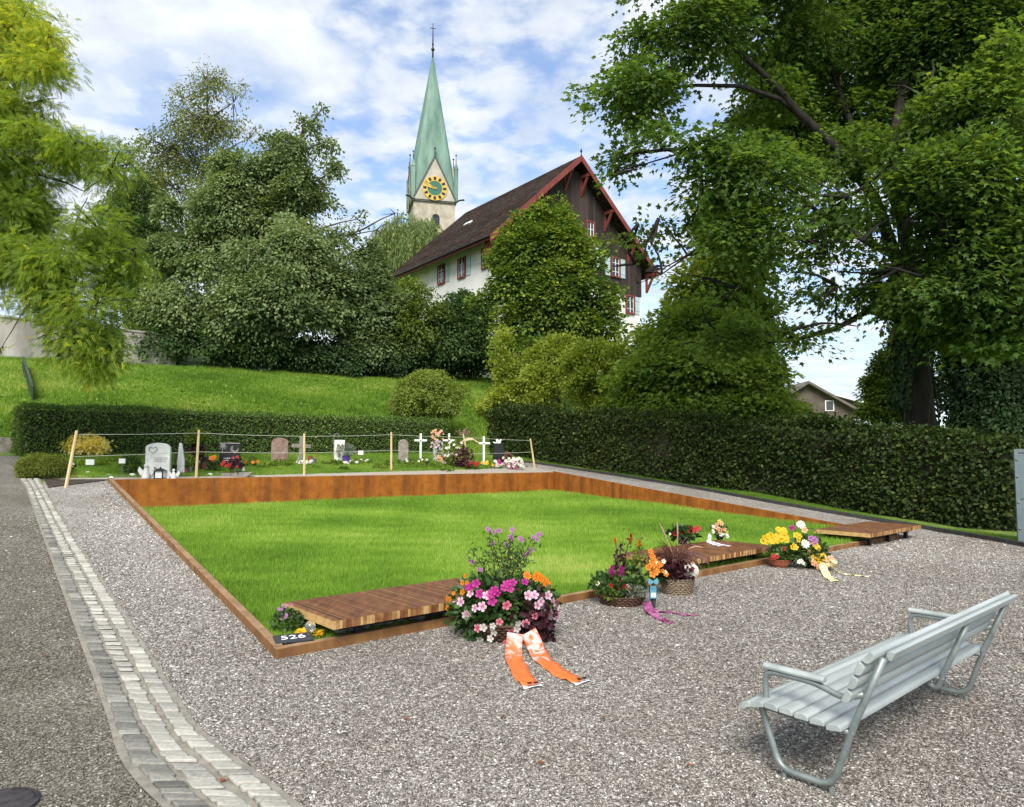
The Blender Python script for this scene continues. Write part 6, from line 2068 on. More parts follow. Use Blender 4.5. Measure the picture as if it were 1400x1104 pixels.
# cyclamen beside the lantern
p = G(293, 646); r = thing('cyclamen', 'red flowering cyclamen between lantern and black gravestone', 'plant', p)
tuft(r, p, .18, .30, 210, L_PLANT, .08)
for k in range(5): blossom(r, p + Vector((rng.normal(-.02, .06), -.12, .30 + rng.uniform(0, .14))), .06, F_ORANGE if k else F_RED, (rng.normal(0, .3), -1, .4), 'blossom')
for (px, py, s) in ((287, 651, .07), (152, 655, .06), (120, 648, .06), (181, 652, .08), (251, 651, .05), (148, 651, .045), (633, 640, .06)):
    p = G(px, py); mb = MB(); mb.blob((0, 0, s * .4), (s, s * .8, s * .6), 8, 6, .12, int(px)); o = mb.build('white_stone', M_WSTONE, None, smooth=True); o.location = p
    tag(o, 'rounded white decoration stone lying in the grave grass', 'stone', 'white stones in the grave grass')

# further stones
r, p, w, h = tablet('gravestone', 'rough reddish brown gravestone between the black one and the wooden cross', 382, 634, 22, 35, M_RSTONE, 'arch', .22)
relief(r, [ringpoly(.0, h * .45, .16, .19, -.6, 2.2), ringpoly(-.05, h * .35, .08, .10, 1, 4)], p, M_GSTONE)


def cross(name, label, px, pyb, pyt, arm_y, armw, t_px, m, cat='cross', nub=True, group='crosses in the grave plot', lean=0.0):
    p = G(px, pyb); h = px2m(p, pyb - pyt); t = px2m(p, t_px); az = px2m(p, pyb - arm_y); aw = px2m(p, armw)
    r = thing(name, label, cat, p, group)
    r.rotation_euler = (0, lean, 0)
    u = MB(); u.prism([(-t / 2, -.15), (t / 2, -.15), (t / 2, h), (-t / 2, h)], p, FX, UPV, FACE, -t * .7, 0); u.build('upright', m, r, bevel=.004)
    a = MB(); a.prism([(-aw / 2, az - t * .5), (aw / 2, az - t * .5), (aw / 2, az + t * .5), (-aw / 2, az + t * .5)], p, FX, UPV, FACE, -t * .62, .008); a.build('crossbar', m, r, bevel=.004)
    if nub:
        n = MB(); n.blob(p + UPV * az + FACE * .012, t * .32, 8, 6); n.build('nameplate', M_BLACK, r)
    return r, p, h
cross('wooden_cross', 'weathered grey wooden cross with pots at its foot', 410, 637, 597, 610, 25, 5.2, mat('weathered grey wood', (.15, .135, .11), .9, (.29, .265, .225), 6, stretch=(1, 1, .2)), nub=False, lean=R(2.5))
r, p, w, h = vase('flower_pot', 'tilted empty terracotta pot beside the wooden cross', 424, 633, 7, 9, M_TERRA, 'pot')
r, p, w, h = vase('flower_pot', 'dark grey plastic pot right of the terracotta pot', 429, 636, 7, 9, M_GREYPOT, 'pot')
p = G(416, 638); r = thing('flower_bowl', 'clump of white flowers at the foot of the wooden cross', 'flowers', p)
tuft(r, p, .2, .14, 60, L_PLANT, .06)
for k in range(22): blossom(r, p + Vector((rng.normal(0, .13), rng.normal(-.05, .05), rng.uniform(.08, .17))), .05, F_WHITE, (rng.normal(0, .4), -1, .8), 'blossom')
r, p, w, h = tablet('gravestone', 'narrow white gravestone behind the purple pot', 464, 632, 14, 30, M_WSTONE, 'rect', .16)
relief(r, [[(-.08, h * .8), (.0, h * .8), (-.02, h * .72), (-.08, h * .7)], [(-.11, h * .5), (.02, h * .52), (-.02, h * .44)], [(-.06, h * .25), (.04, h * .28), (.0, h * .2)]], p, M_SLATE)
mb = MB(); A_ = np.linspace(-.2, math.pi, 12)
mb.tube([p + FX * (-.10 + .085 * math.cos(a)) + UPV * (h + .10 + .11 * math.sin(a)) - FACE * .05 for a in A_] + [p + FX * -.19 + UPV * h * .3 - FACE * .05], .010, 5); mb.build('wire_hoop', M_KERB, r)
lantern('small white lantern on top of the narrow white gravestone', 466, 615, 5.5, 14, M_CARD, M_WHITEP)
r, p, w, h = vase('flower_pot', 'purple pot planted with grey green lavender', 473, 633, 11, 10, M_PURPOT, 'pot', .8)
tuft(r, p, .27, .36, 420, L_SILVER, .12, tm=T_kite(.08), z0=h * .9, tone=(.35, .25), up=.1)
for (px, py, n_) in ((478, 637, 10), (490, 634, 16)):
    p = G(px, py); r = thing('flower_bowl', 'patch of small white flowers in front of the purple pot' if px < 480 else 'low bowl of white flowers under the name card right of the purple pot', 'flowers', p)
    tuft(r, p, .2, .10, 70, L_PLANT, .05)
    for k in range(n_): blossom(r, p + Vector((rng.normal(0, .16), rng.normal(-.05, .05), rng.uniform(.05, .12))), .045, F_WHITE, (rng.normal(0, .4), -1, .9), 'blossom')
r, p, w, h = tablet('gravestone', 'slim rounded grey brown gravestone left of the white cross', 551.5, 634, 13.5, 33, M_GSTONE, 'round', .2)
cross('white_cross', 'white wooden cross right of the slim rounded gravestone', 575, 630, 593, 602.5, 17, 2.8, M_WHITEP)
r, p, w, h = tablet('gravestone', 'pale stone stele with a dark relief below pink blossoms', 599.5, 633, 13, 30, M_WSTONE, 'arch', .22)
relief(r, [ringpoly(.02, h * .72, .05, .12, 0, 4.5), ringpoly(.0, h * .45, .04, .08, 1, 5)], p, M_SLATE)
cross('white_cross', 'white wooden cross half hidden behind the flowering plants', 614, 628, 593, 602.5, 17, 2.5, M_WHITEP)
cross('white_cross', 'white wooden cross in front of the beech hedge, right of the wreath', 661.5, 638, 597, 606.5, 17, 2.8, M_WHITEP)
r, p, w, h = tablet('gravestone', 'black gravestone with a white dove on top near the beech hedge', 682, 637, 14, 29, M_BLACK, 'rect', .2)
dove('stone_dove', 'white dove figure on the black gravestone near the hedge', p + UPV * h - FACE * .06, .16)

# steles in the verge
for (px, py, wp, hp, lb) in ((777, 631, 10, 21, 'dark slate stele in the verge, the far left one before the beech hedge'), (844, 643, 13, 23, 'dark slate stele in the verge, middle one before the beech hedge'), (999, 664, 13, 27, 'dark slate stele half grown over, nearest one before the beech hedge')):
    tablet('slate_stele', lb, px, py, wp, hp, M_SLATE, 'rect', .12, 'stele', group='dark steles along the beech hedge')

# flowering plants on the graves
def plant(label, px, py, rpx, hpx, lm, n, size, fl=(), name='flowering_plant', tm=None, up=.4, tone=(.5, .22), cat='plant'):
    p = G(px, py); rad, h = px2m(p, rpx), px2m(p, hpx)
    r = thing(name, label, cat, p)
    tuft(r, p, rad, h, n, lm, size, tm=tm, up=up, tone=tone)
    for m, k, s, zlo, zhi in fl:
        for i in range(k):
            a = rng.normal(0, .55)
            q = p + Vector((rad * max(-1.05, min(1.05, a)), -rad * .75 * math.sqrt(max(0, 1 - min(1, a * a))) - .02, h * rng.uniform(zlo, zhi)))
            blossom(r, q, s, m, (a * .7, -1, .5), 'blossom')
    return r, p, rad, h
plant('green bush of long leaves left of the marble gravestone', 179, 650, 10, 26, L_PLANT, 260, .16, tm=T_kite(.12), up=.1, tone=(.6, .25))
plant('white shrub blossoms by the leaning stake', 97, 648, 5, 16, L_PLANT, 90, .06, ((F_CREAM, 9, .045, .3, 1),))
plant('tall shrub with pale pink blossoms above the pale stele', 597, 634, 8, 44, L_OLIVE, 130, .08, ((F_PEACH, 20, .05, .72, 1.05), (F_PINK, 8, .05, .5, 1)))
plant('large loose green plant with white blossoms before the half hidden cross', 622, 640, 17, 40, L_OLIVE, 620, .10, ((F_WHITE, 12, .05, .3, .95),), tone=(.55, .25))
plant('dark leafed plant beside the last but one stake', 634, 642, 13, 30, L_PURPLE, 330, .10, tone=(.7, .25))
plant('salmon and cream flowers left of the dark plant', 606, 636, 8, 12, L_PLANT, 130, .06, ((F_PEACH, 16, .06, .4, 1), (F_CREAM, 8, .055, .2, .8)))
plant('red flowering ground plants right of the last but one stake', 645, 642, 10, 10, L_PLANT, 150, .06, ((F_RED, 14, .055, .4, 1),))
plant('yellow green ground plants with yellow flowers in front of the white cross', 668, 641, 10, 10, L_LIME, 190, .06, ((F_YELLOW, 10, .05, .5, 1),))
plant('silver white leafed plant by the last but one stake', 627, 640, 6, 10, L_SILVER, 110, .09, tm=T_kite(.2))
plant('white flowers beside the black gravestone', 682, 641, 6, 11, L_PLANT, 90, .05, ((F_WHITE, 12, .055, .3, 1), (F_MAGENTA, 6, .05, .4, 1)))
plant('reddish brown dried plant behind the chrysanthemums', 694, 634, 7, 16, L_REDGRASS, 160, .09, tone=(.8, .2))
plant('dome of white and dark red chrysanthemums near the hedge', 703, 642, 14, 15, L_PLANT, 260, .06, ((F_WHITE, 44, .055, .25, 1.05), (F_MAGENTA, 14, .05, .1, .7)))
plant('tuft of green leaves with red blossoms right of the black gravestone', 343, 640, 9, 8, L_PLANT, 120, .07, ((F_ORANGE, 4, .05, .8, 1.1),))
plant('low green ground cover in front of the reddish brown gravestone', 385, 638, 15, 9, L_LIME, 260, .07, tone=(.5, .2))
plant('leafy ground cover around the white cross and the rounded gravestone', 577, 640, 28, 12, L_LIME, 520, .07, ((F_WHITE, 6, .04, .7, 1),), tone=(.45, .2))
rp_ = random.Random(12)
for px in (110, 140, 155, 168, 186, 262, 276, 298, 345, 360, 372, 396, 430, 446, 458, 470, 486, 505, 520, 530, 548, 560, 585, 612, 620):
    py = rp_.uniform(632, 646); p = G(px, py)
    r = thing('ground_cover_plant', 'low green ground cover plant among the graves', 'plant', p, 'low green plants among the graves')
    tuft(r, p, px2m(p, rp_.uniform(5, 10)), px2m(p, rp_.uniform(4, 9)), 90, rp_.choice((L_PLANT, L_LIME, L_OLIVE, L_LIME)), rp_.uniform(.06, .10), tone=(rp_.uniform(.35, .65), .22))
# dry wreath
p = G(645, 640); r = thing('wreath', 'dried pale wreath leaning before the white cross', 'wreath', p)
mb = MB(); cw = p + Vector((-.1, .5, .62)); R_ = .36
for k in range(4):
    A_ = np.linspace(.6, 4.4, 22); mb.tube([cw + FX * (R_ + rng.normal(0, .02)) * math.cos(a) + UPV * (R_ + rng.normal(0, .02)) * math.sin(a) + FACE * rng.normal(0, .03) for a in A_], .02, 5)
mb.build('ring', M_BAMBOO, r)
for k in range(14):
    a = rng.uniform(1.2, 4.2); blossom(r, cw + FX * R_ * math.cos(a) + UPV * R_ * math.sin(a) + FACE * .05, .05, F_CREAM, (rng.normal(0, .5), -1, .2), 'dried_flower')
mb = MB(); mb.tube([p + Vector((-.25, .52, -.05)), cw + FX * R_ * -.9], .015, 5); mb.build('prop', M_BAMBOO, r)

# ------------------------------------------------------------------ stakes and strings
STK = [((90, 667), (105, 589), 'leaning pale timber stake at the left end of the string fence'), ((268, 653.5), (272, 588), 'pale timber stake standing left of the dark lantern'),
       ((416, 651), (416, 593), 'pale timber stake in front of the grey wooden cross'), ((535, 645), (535, 591), 'pale timber stake left of the slim rounded gravestone'),
       ((642.5, 641), (633, 593), 'leaning pale timber stake topped with a dried flower bunch'), ((731, 640), (725, 600), 'leaning pale timber stake at the right end of the string fence')]
sp_ = []
for (b, t, lb) in STK:
    pb = G(*b); pt = at(t[0], t[1], pb.y + .02)
    mb = MB(); d = (pt - pb)
    mb.tube([pb - d * .06, pb + d * .35, pb + d * .7, pt], [.034, .033, .031, .028], 7)
    o = mb.build('timber_stake', M_BAMBOO, None); tag(o, lb, 'stake', 'timber stakes of the string fence')
    sp_.append((pb, pt))
for fr, lb in ((.93, 'upper white string running from stake to stake'), (.54, 'lower white string running from stake to stake')):
    pts = []
    for i, (a, b) in enumerate(sp_):
        q = a + (b - a) * (fr if i not in (4,) else (fr - .04 if fr > .8 else fr - .12)) + Vector((0, -.035, 0))
        if pts:
            m_ = (pts[-1] + q) / 2 - UPV * .012; pts.append(m_)
        pts.append(q)
    mb = MB(); mb.tube(pts, .005, 5); o = mb.build('fence_string', M_STRING, None); tag(o, lb, 'string', 'strings of the string fence')
    if fr > .8:
        pass
pt = sp_[4][1]; r = thing('dried_bunch', 'dried pinkish flower bunch tied to the leaning stake', 'flowers', pt)
lv = Leaves(); N = 130; q = rng.normal(0, 1, (N, 3)) * np.array([.13, .05, .05]) + np.array(pt) + np.array([.02, 0, .03])
lv.put(q, unit(rng.normal(size=(N, 3))), unit(rng.normal(size=(N, 3))), .07, T_kite(.2), rng.random(N)); lv.build('bunch', petal('dried petals', (.42, .27, .22), (.60, .45, .36)), r)
mb = MB(); mb.tube([pt + Vector((0, -.035, -.03)), pt + Vector((-.15, -.03, .06))], .008, 5); mb.build('stem', M_TWIG, r)

# ------------------------------------------------------------------ flower arrangements on the gravel
def wicker_mat(name, c1, c2):
    return mat(name, c1, .8, c2, 30, stretch=(1, 1, 4))


M_WICKD = wicker_mat('dark wicker', (.045, .022, .014), (.13, .07, .045))
M_WICKL = wicker_mat('grey brown wicker', (.12, .085, .055), (.30, .23, .16))


def wicker(parent, p, r0, r1, h, m, rows=7, n=26, name='basket', thick=.012):
    """woven basket: rods going in and out round uprights"""
    mb = MB()
    for k in range(rows):
        t = (k + .5) / rows; r = r0 + (r1 - r0) * t; z = h * t
        pts = []
        for j in range(n * 2 + 1):
            a = 2 * math.pi * j / (n * 2)
            rr_ = r + thick * .55 * (1 if (j // 1 + k) % 2 else -1)
            pts.append(p + Vector((rr_ * math.cos(a), rr_ * math.sin(a), z + rng.normal(0, .0015))))
        mb.tube(pts, max(h / rows * .52, .006), 5, cap=False)
    for j in range(n):
        a = 2 * math.pi * j / n
        mb.tube([p + Vector((r0 * math.cos(a), r0 * math.sin(a), 0)), p + Vector((r1 * math.cos(a), r1 * math.sin(a), h * 1.04))], thick * .4, 4)
    mb.lathe([(r0 * .97, .004), (r1 * .95, h * .9), (r1 * .6, h * .92)], p, 18)
    return mb.build(name, m, parent, smooth=True)


def ribbon(parent, pts, w, m, name='ribbon', end=None, wdir=None, th=.0025, wave=.006):
    pts, L = resample(pts, 34)
    n = len(pts); vs = []
    for i in range(n):
        t = Vector(pts[min(i + 1, n - 1)]) - Vector(pts[max(i - 1, 0)])
        s = t.cross(Vector((0, 0, 1)))
        s = s.normalized() if s.length > 1e-6 else Vector((1, 0, 0))
        if wdir is not None: s = (Vector(wdir) - t.normalized() * Vector(wdir).dot(t.normalized())).normalized()
        nn = s.cross(t.normalized())
        for k in range(5):
            f = k / 4 - .5
            q = Vector(pts[i]) + s * (w * f + wave * .6 * math.sin(i * .45)) + nn * (wave * math.sin(i * .8 + k * 1.1) + wave * .7 * math.sin(i * 1.9 - k * .8) + wave * 1.4)
            vs.append(q)
    fs = [(i * 5 + k, i * 5 + k + 1, i * 5 + 6 + k, i * 5 + 5 + k) for i in range(n - 1) for k in range(4)]
    cut = n - 3 if end is not None else n - 1
    mb = MB(); mb.add(vs[:(cut + 1) * 5], [f for f in fs if f[0] // 5 < cut]); o = mb.build(name, m, parent, smooth=True)
    md = o.modifiers.new('solid', 'SOLIDIFY'); md.thickness = th
    if end is not None:
        e = MB(); e.add(vs[cut * 5:], [tuple(q - cut * 5 for q in f) for f in fs if f[0] // 5 >= cut]); eo = e.build('ribbon_end', end, o, smooth=True)
        eo.modifiers.new('solid', 'SOLIDIFY').thickness = th
        a = Vector(pts[n - 2]); t = (Vector(pts[n - 1]) - Vector(pts[n - 3])).normalized(); s = t.cross(UPV).normalized()
        mk = MB()
        for sx in (-.2, .12): mk.box(a + s * w * sx + UPV * .012, (w * .24, .035, .002), rz=math.atan2(s.y, s.x))
        mk.build('printed_mark', M_BLACK, o)
    return o


def lift(pts):
    """(px, py, height over the gravel) -> points"""
    out = []
    for px, py, h in pts:
        q = onz(px, py, h + .018 if h < .03 else h); out.append(q)
    return out


# 1: the large mixed arrangement
C1 = G(688, 872); C1.z = gz(C1.x, C1.y)
a1 = thing('flower_arrangement', 'largest arrangement of pink flowers with orange ribbons beside the nearest platform', 'flower arrangement', C1)
wicker(a1, C1, .20, .30, .17, M_WICKD, 7, 26, 'basket')
lv = Leaves()
P, o, _ = blob_points([((C1.x, C1.y, .26), (.42, .30, .25)), ((C1.x - .17, C1.y, .26), (.30, .26, .24)), ((C1.x + .20, C1.y - .0, .30), (.26, .24, .22))], 2600, .28, .10, 3, -2)
P[:, 2] = np.maximum(P[:, 2], .03)
lv.put(P, unit(o + np.array([0, 0, .5]) + rng.normal(0, .3, P.shape)), unit(o + np.array([0, 0, -.1]) + rng.normal(0, .35, P.shape)), .068 * rng.uniform(.6, 1.25, len(P)), T_oval(.30), np.clip(.42 + .15 * clump(P, 4, 9) + rng.normal(0, .18, len(P)), 0, 1))
lv.build('foliage', L_PLANT, a1)
# upright bush with lilac spikes
lv = Leaves(); st = MB()
topsp = [(312 / 4.6 + 600, 65 / 4.6 + 710), (365 / 4.6 + 600, 85 / 4.6 + 710), (460 / 4.6 + 600, 75 / 4.6 + 710), (515 / 4.6 + 600, 130 / 4.6 + 710), (450 / 4.6 + 600, 125 / 4.6 + 710), (420 / 4.6 + 600, 160 / 4.6 + 710), (570 / 4.6 + 600, 200 / 4.6 + 710), (545 / 4.6 + 600, 232 / 4.6 + 710), (210 / 4.6 + 600, 268 / 4.6 + 710), (245 / 4.6 + 600, 322 / 4.6 + 710), (590 / 4.6 + 600, 120 / 4.6 + 710), (335 / 4.6 + 600, 150 / 4.6 + 710), (625 / 4.6 + 600, 100 / 4.6 + 710), (190 / 4.6 + 600, 165 / 4.6 + 710), (290 / 4.6 + 600, 222 / 4.6 + 710), (500 / 4.6 + 600, 180 / 4.6 + 710)]
for i, (px, py) in enumerate(topsp):
    q = at(px, py, C1.y + rng.uniform(-.1, .15)); b = C1 + Vector((rng.normal(0, .06), rng.normal(.03, .05), .3))
    pts = [b, (b + q) / 2 + Vector((rng.normal(0, .02), 0, .05)), q]
    st.tube(pts, [.006, .004, .002], 5)
    for t in np.linspace(.12, .93, 48):
        c = b + (q - b) * t + Vector((0, 0, .05 * math.sin(math.pi * t)))
        lv.put([tuple(c + Vector(rng.normal(0, .028 + .035 * (1 - t), 3)))], unit(rng.normal(size=(1, 3)) + [0, -.3, .6]), rng.normal(size=(1, 3)) + [0, 0, .3], .062 * rng.uniform(.6, 1.1), T_kite(.15), np.clip(.62 + rng.normal(0, .2), 0, 1))
    if i < 13:
        for k in range(3): blossom(a1, q + Vector(rng.normal(0, .012, 3)), .024 - .004 * k, F_LILAC, (rng.normal(0, .5), -1, .4), 'lilac_blossom')
lv.build('upright_foliage', L_PLANT, a1); st.build('stem', M_TWIG, a1)
Zp = lambda x, y: (600 + x / 4.6, 710 + y / 4.6)
def heads(lst, m, s, name, tkey='5', tm=None, bulge=.44):
    for (x, y) in lst:
        q, f = dome_pt(C1, *Zp(x, y), .42, bulge)
        blossom(a1, q, s * rng.uniform(.85, 1.15), m, f + Vector((rng.normal(0, .2), 0, rng.normal(0, .2))), name, tm, tkey)
heads([(200, 470), (140, 520), (180, 590), (275, 550), (228, 560), (300, 480), (180, 600), (105, 535), (560, 480), (600, 478), (640, 520), (685, 480), (655, 570), (700, 590), (735, 550), (715, 520), (740, 615), (620, 540), (470, 790), (440, 810)], F_PINK, .040, 'pink_blossom')
heads([(340, 670), (348, 708), (360, 790), (320, 815), (500, 655), (490, 690), (330, 800), (260, 755), (325, 750), (395, 815), (280, 680), (165, 605)], F_WHITE, .034, 'white_blossom')
heads([(425, 540), (380, 645), (605, 608), (545, 655), (455, 705), (425, 775), (245, 685), (450, 770), (655, 580), (740, 590)], F_DEEP, .037, 'rose_blossom')
heads([(205, 425), (235, 405), (350, 450), (365, 462), (335, 515), (425, 410), (450, 440), (410, 430), (540, 395), (465, 400), (185, 430), (330, 470), (258, 470)], F_MAGENTA, .038, 'magenta_blossom')
heads([(55, 558), (55, 500), (95, 468), (150, 460), (150, 400), (178, 402), (168, 358), (70, 505)], F_ORANGE, .026, 'orange_blossom', bulge=.30)
heads([(555, 355), (620, 360), (640, 370), (660, 385), (675, 405), (690, 415), (610, 368)], F_ORANGE, .046, 'orange_daisy', '9', T8, .2)
lv = Leaves(); q0, f0 = dome_pt(C1, *Zp(595, 640), .42, .33)
P = rng.normal(0, 1, (420, 3)) * np.array([.075, .05, .095]) + np.array(q0)
lv.put(P, unit(rng.normal(size=P.shape) + [0, -.8, .4]), unit(rng.normal(size=P.shape)), .06, T_oval(.42), np.clip(.5 + rng.normal(0, .25, len(P)), 0, 1)); lv.build('purple_leaves', L_PURPLE, a1)


def ribbon_mat():
    m = bpy.data.materials.new('orange printed ribbon'); m.use_nodes = True
    t = m.node_tree; add, link = NT(t); b = t.nodes['Principled BSDF']; b.inputs['Roughness'].default_value = .45
    tc = add('ShaderNodeTexCoord'); n = add('ShaderNodeTexNoise'); n.inputs['Scale'].default_value = 13; n.inputs['Detail'].default_value = 3; n.inputs['Distortion'].default_value = 1.2
    link(tc.outputs['Object'], n.inputs['Vector'])
    a = add('ShaderNodeAttribute', attribute_name='run'); ad = add('ShaderNodeMath', operation='ADD'); link(n.outputs['Fac'], ad.inputs[0]); link(a.outputs['Fac'], ad.inputs[1])
    r = ramp(add('ShaderNodeValToRGB'), [(.42, (.74, .52, .48)), (.52, (.74, .28, .20)), (.60, (.70, .14, .04)), (.8, (.76, .16, .025))]); link(ad.outputs[0], r.inputs[0])
    link(r.outputs['Color'], b.inputs['Base Color'])
    return m


M_RIB = ribbon_mat()
for pts in ([(704, 866, .16), (701, 885, .06), (704, 902, .012), (713, 920, .008), (729, 938, .008)], [(722, 864, .17), (731, 884, .07), (744, 902, .012), (765, 918, .008), (798, 932, .008)]):
    o = ribbon(a1, lift(pts), .135, M_RIB, 'ribbon', M_WHITEP, wdir=(.95, -.25, 0))
    n = len(o.data.vertices); at_ = o.data.attributes.new('run', 'FLOAT', 'POINT')
    at_.data.foreach_set('value', [(-.03 + .42 * ((i // 5) / 33.) ** .9) for i in range(n)])

# 2: wicker bowl of mixed plants
C2 = G(850, 826)
a2 = thing('flower_arrangement', 'flat wicker bowl of red cyclamen, silver leaves and dark upright stems with a purple ribbon', 'flower arrangement', C2)
wicker(a2, C2, .20, .25, .11, M_WICKD, 6, 26, 'basket')
Z2 = lambda x, y: (800 + x / 6.9, 710 + y / 6.9)
def fill(parent, C, rad, h, n, lm, size, name, tm=None, dx=0, dy=0, dz=0, tone=(.5, .22), up=.4):
    return tuft(parent, C + Vector((dx, dy, dz)), rad, h, n, lm, size, name, tm, up, tone=tone)
fill(a2, C2, .25, .28, 700, L_PLANT, .065, 'foliage', dx=-.06, dz=.06)
fill(a2, C2, .13, .16, 700, L_SILVER, .030, 'silver_cushion', T_kite(.25), dx=.10, dy=-.12, dz=.07, tone=(.35, .25))
fill(a2, C2, .12, .26, 200, L_PLANT, .075, 'round_leaves', T_oval(.5), dx=.10, dy=.05, dz=.10, tone=(.35, .2))
fill(a2, C2, .08, .10, 90, L_LIME, .05, 'yellow_green_leaves', dx=-.12, dy=-.18, dz=.07)
def put(parent, C, lst, m, s, name, Z, tkey='5', tm=None, dy=-.15):
    for (x, y) in lst:
        q = at(*Z(x, y), C.y + dy); blossom(parent, q, s * rng.uniform(.85, 1.15), m, (rng.normal(0, .4), -1, .4), name, tm, tkey)
put(a2, C2, [(315, 650), (340, 640), (375, 640), (240, 630), (395, 650), (330, 665), (320, 590)], F_RED, .030, 'red_blossom', Z2)
put(a2, C2, [(400, 630), (120, 605), (110, 612)], F_WHITE, .022, 'white_blossom', Z2)
st = MB(); lv = Leaves()
def spike(base, tip, lmn=30, spread=.03, sz=.05):
    st.tube([base, (base + tip) / 2 + Vector(rng.normal(0, .01, 3)), tip], [.006, .005, .003], 5)
    t = rng.random(lmn) * .85 + .1
    P = np.array(base)[None] + np.array(tip - base)[None] * t[:, None] + rng.normal(0, spread, (lmn, 3))
    lv.put(P, unit(rng.normal(size=P.shape) + [0, -.2, .6]), unit(rng.normal(size=P.shape) + [0, 0, .4]), sz * rng.uniform(.6, 1.2, lmn), T_oval(.3), np.clip(.5 + rng.normal(0, .25, lmn), 0, 1))
for (x, y) in ((285, 200), (430, 170), (360, 205), (335, 260), (400, 240), (310, 300), (380, 290)):
    spike(C2 + Vector((rng.normal(-.02, .05), rng.normal(.03, .04), .12)), at(*Z2(x, y), C2.y + rng.uniform(0, .1)), 34, .022, .042)
lv.build('dark_upright_leaves', L_PURPLE, a2)
lv = Leaves()
for (x, y) in ((510, 240), (470, 300), (540, 270), (530, 165), (580, 330)):
    spike(C2 + Vector((rng.normal(.08, .04), rng.normal(.05, .04), .12)), at(*Z2(x, y), C2.y + .08), 40, .028, .05)
lv.build('light_upright_leaves', L_OLIVE, a2); st.build('stem', M_TWIG, a2)
def plume(parent, p, tip, r, m, name):
    lv = Leaves(); N = 160; t = rng.random(N); P = np.array(p)[None] + np.array(tip - p)[None] * t[:, None] + rng.normal(0, 1, (N, 3)) * (r * (1.05 - t))[:, None]
    lv.put(P, unit(rng.normal(size=P.shape)), unit(rng.normal(size=P.shape) + [0, 0, 1]), r * .9, T_kite(.3), rng.random(N)); return lv.build(name, m, parent)
plume(a2, at(*Z2(430, 215), C2.y), at(*Z2(430, 140), C2.y), .016, F_RED, 'red_plume')
plume(a2, at(*Z2(285, 220), C2.y), at(*Z2(280, 175), C2.y), .012, F_ORANGE, 'orange_plume')
plume(a2, at(*Z2(510, 250), C2.y), at(*Z2(508, 200), C2.y), .013, F_ORANGE, 'orange_plume')
for x in (255, 345): plume(a2, at(*Z2(x, 530), C2.y - .14), at(*Z2(x - 5, 445), C2.y - .12), .022, F_MAGENTA, 'magenta_plume')
M_PRIB = mat('plum satin ribbon', (.17, .02, .09), .32, (.40, .13, .27), 9, lo=.4, hi=.6)
ribbon(a2, lift([(884, 822, .09), (887, 832, .05), (898, 842, .008), (917, 851, .006)]), .085, M_PRIB, 'ribbon', wdir=(.9, -.3, 0), wave=.008)
ribbon(a2, lift([(887, 824, .07), (897, 834, .01), (922, 837, .006), (952, 841, .006)]), .05, M_PRIB, 'ribbon', wdir=(.2, .9, 0), wave=.006)

# vase with an orange spike and turquoise bow
Cv = G(893, 832)
v = thing('grave_vase', 'dark grave vase with an orange flower spike and turquoise bow', 'vase', Cv)
mb = MB(); mb.lathe([(.018, -.02), (.034, .10), (.040, .22), (.036, .225), (.030, .16)], Cv, 14); mb.build('pot', M_GLASS, v, smooth=True)
tp_ = at(892, 752, Cv.y + .02)
mb = MB(); mb.tube([Cv + UPV * .15, Cv + UPV * .4, tp_], [.008, .007, .004], 6); mb.build('stem', M_TWIG, v)
for k in range(11):
    t = .45 + .52 * k / 10; q = Cv + UPV * .15 + (tp_ - Cv - UPV * .15) * t + Vector((rng.normal(0, .02), -.02, 0))
    blossom(v, q, .042 - .012 * (k / 10), F_ORANGE, (rng.normal(0, .8), -1, .4), 'orange_blossom')
M_TURQ = mat('turquoise ribbon', (.05, .20, .28), .4, (.14, .36, .42), 12)
bowc = at(893, 800, Cv.y - .05)
mb = MB()
for s in (-1, 1):
    mb.prism([(0, .008), (s * .045, .04), (s * .055, .0), (s * .04, -.03), (0, -.008)], bowc + UPV * .03, Vector((1, 0, 0)), UPV, Vector((0, -1, 0)), -.012, .008)
mb.prism([(-.035, -.14), (.035, -.14), (.03, -.01), (-.03, -.01)], bowc, Vector((1, 0, 0)), UPV, Vector((0, -1, 0)), -.004, .004)
mb.build('bow', M_TURQ, v)
mb = MB(); mb.prism([(-.025, -.125), (.025, -.125), (.025, -.08), (-.025, -.08)], bowc, Vector((1, 0, 0)), UPV, Vector((0, -1, 0)), .006, .009); mb.build('label', M_CARD, v)

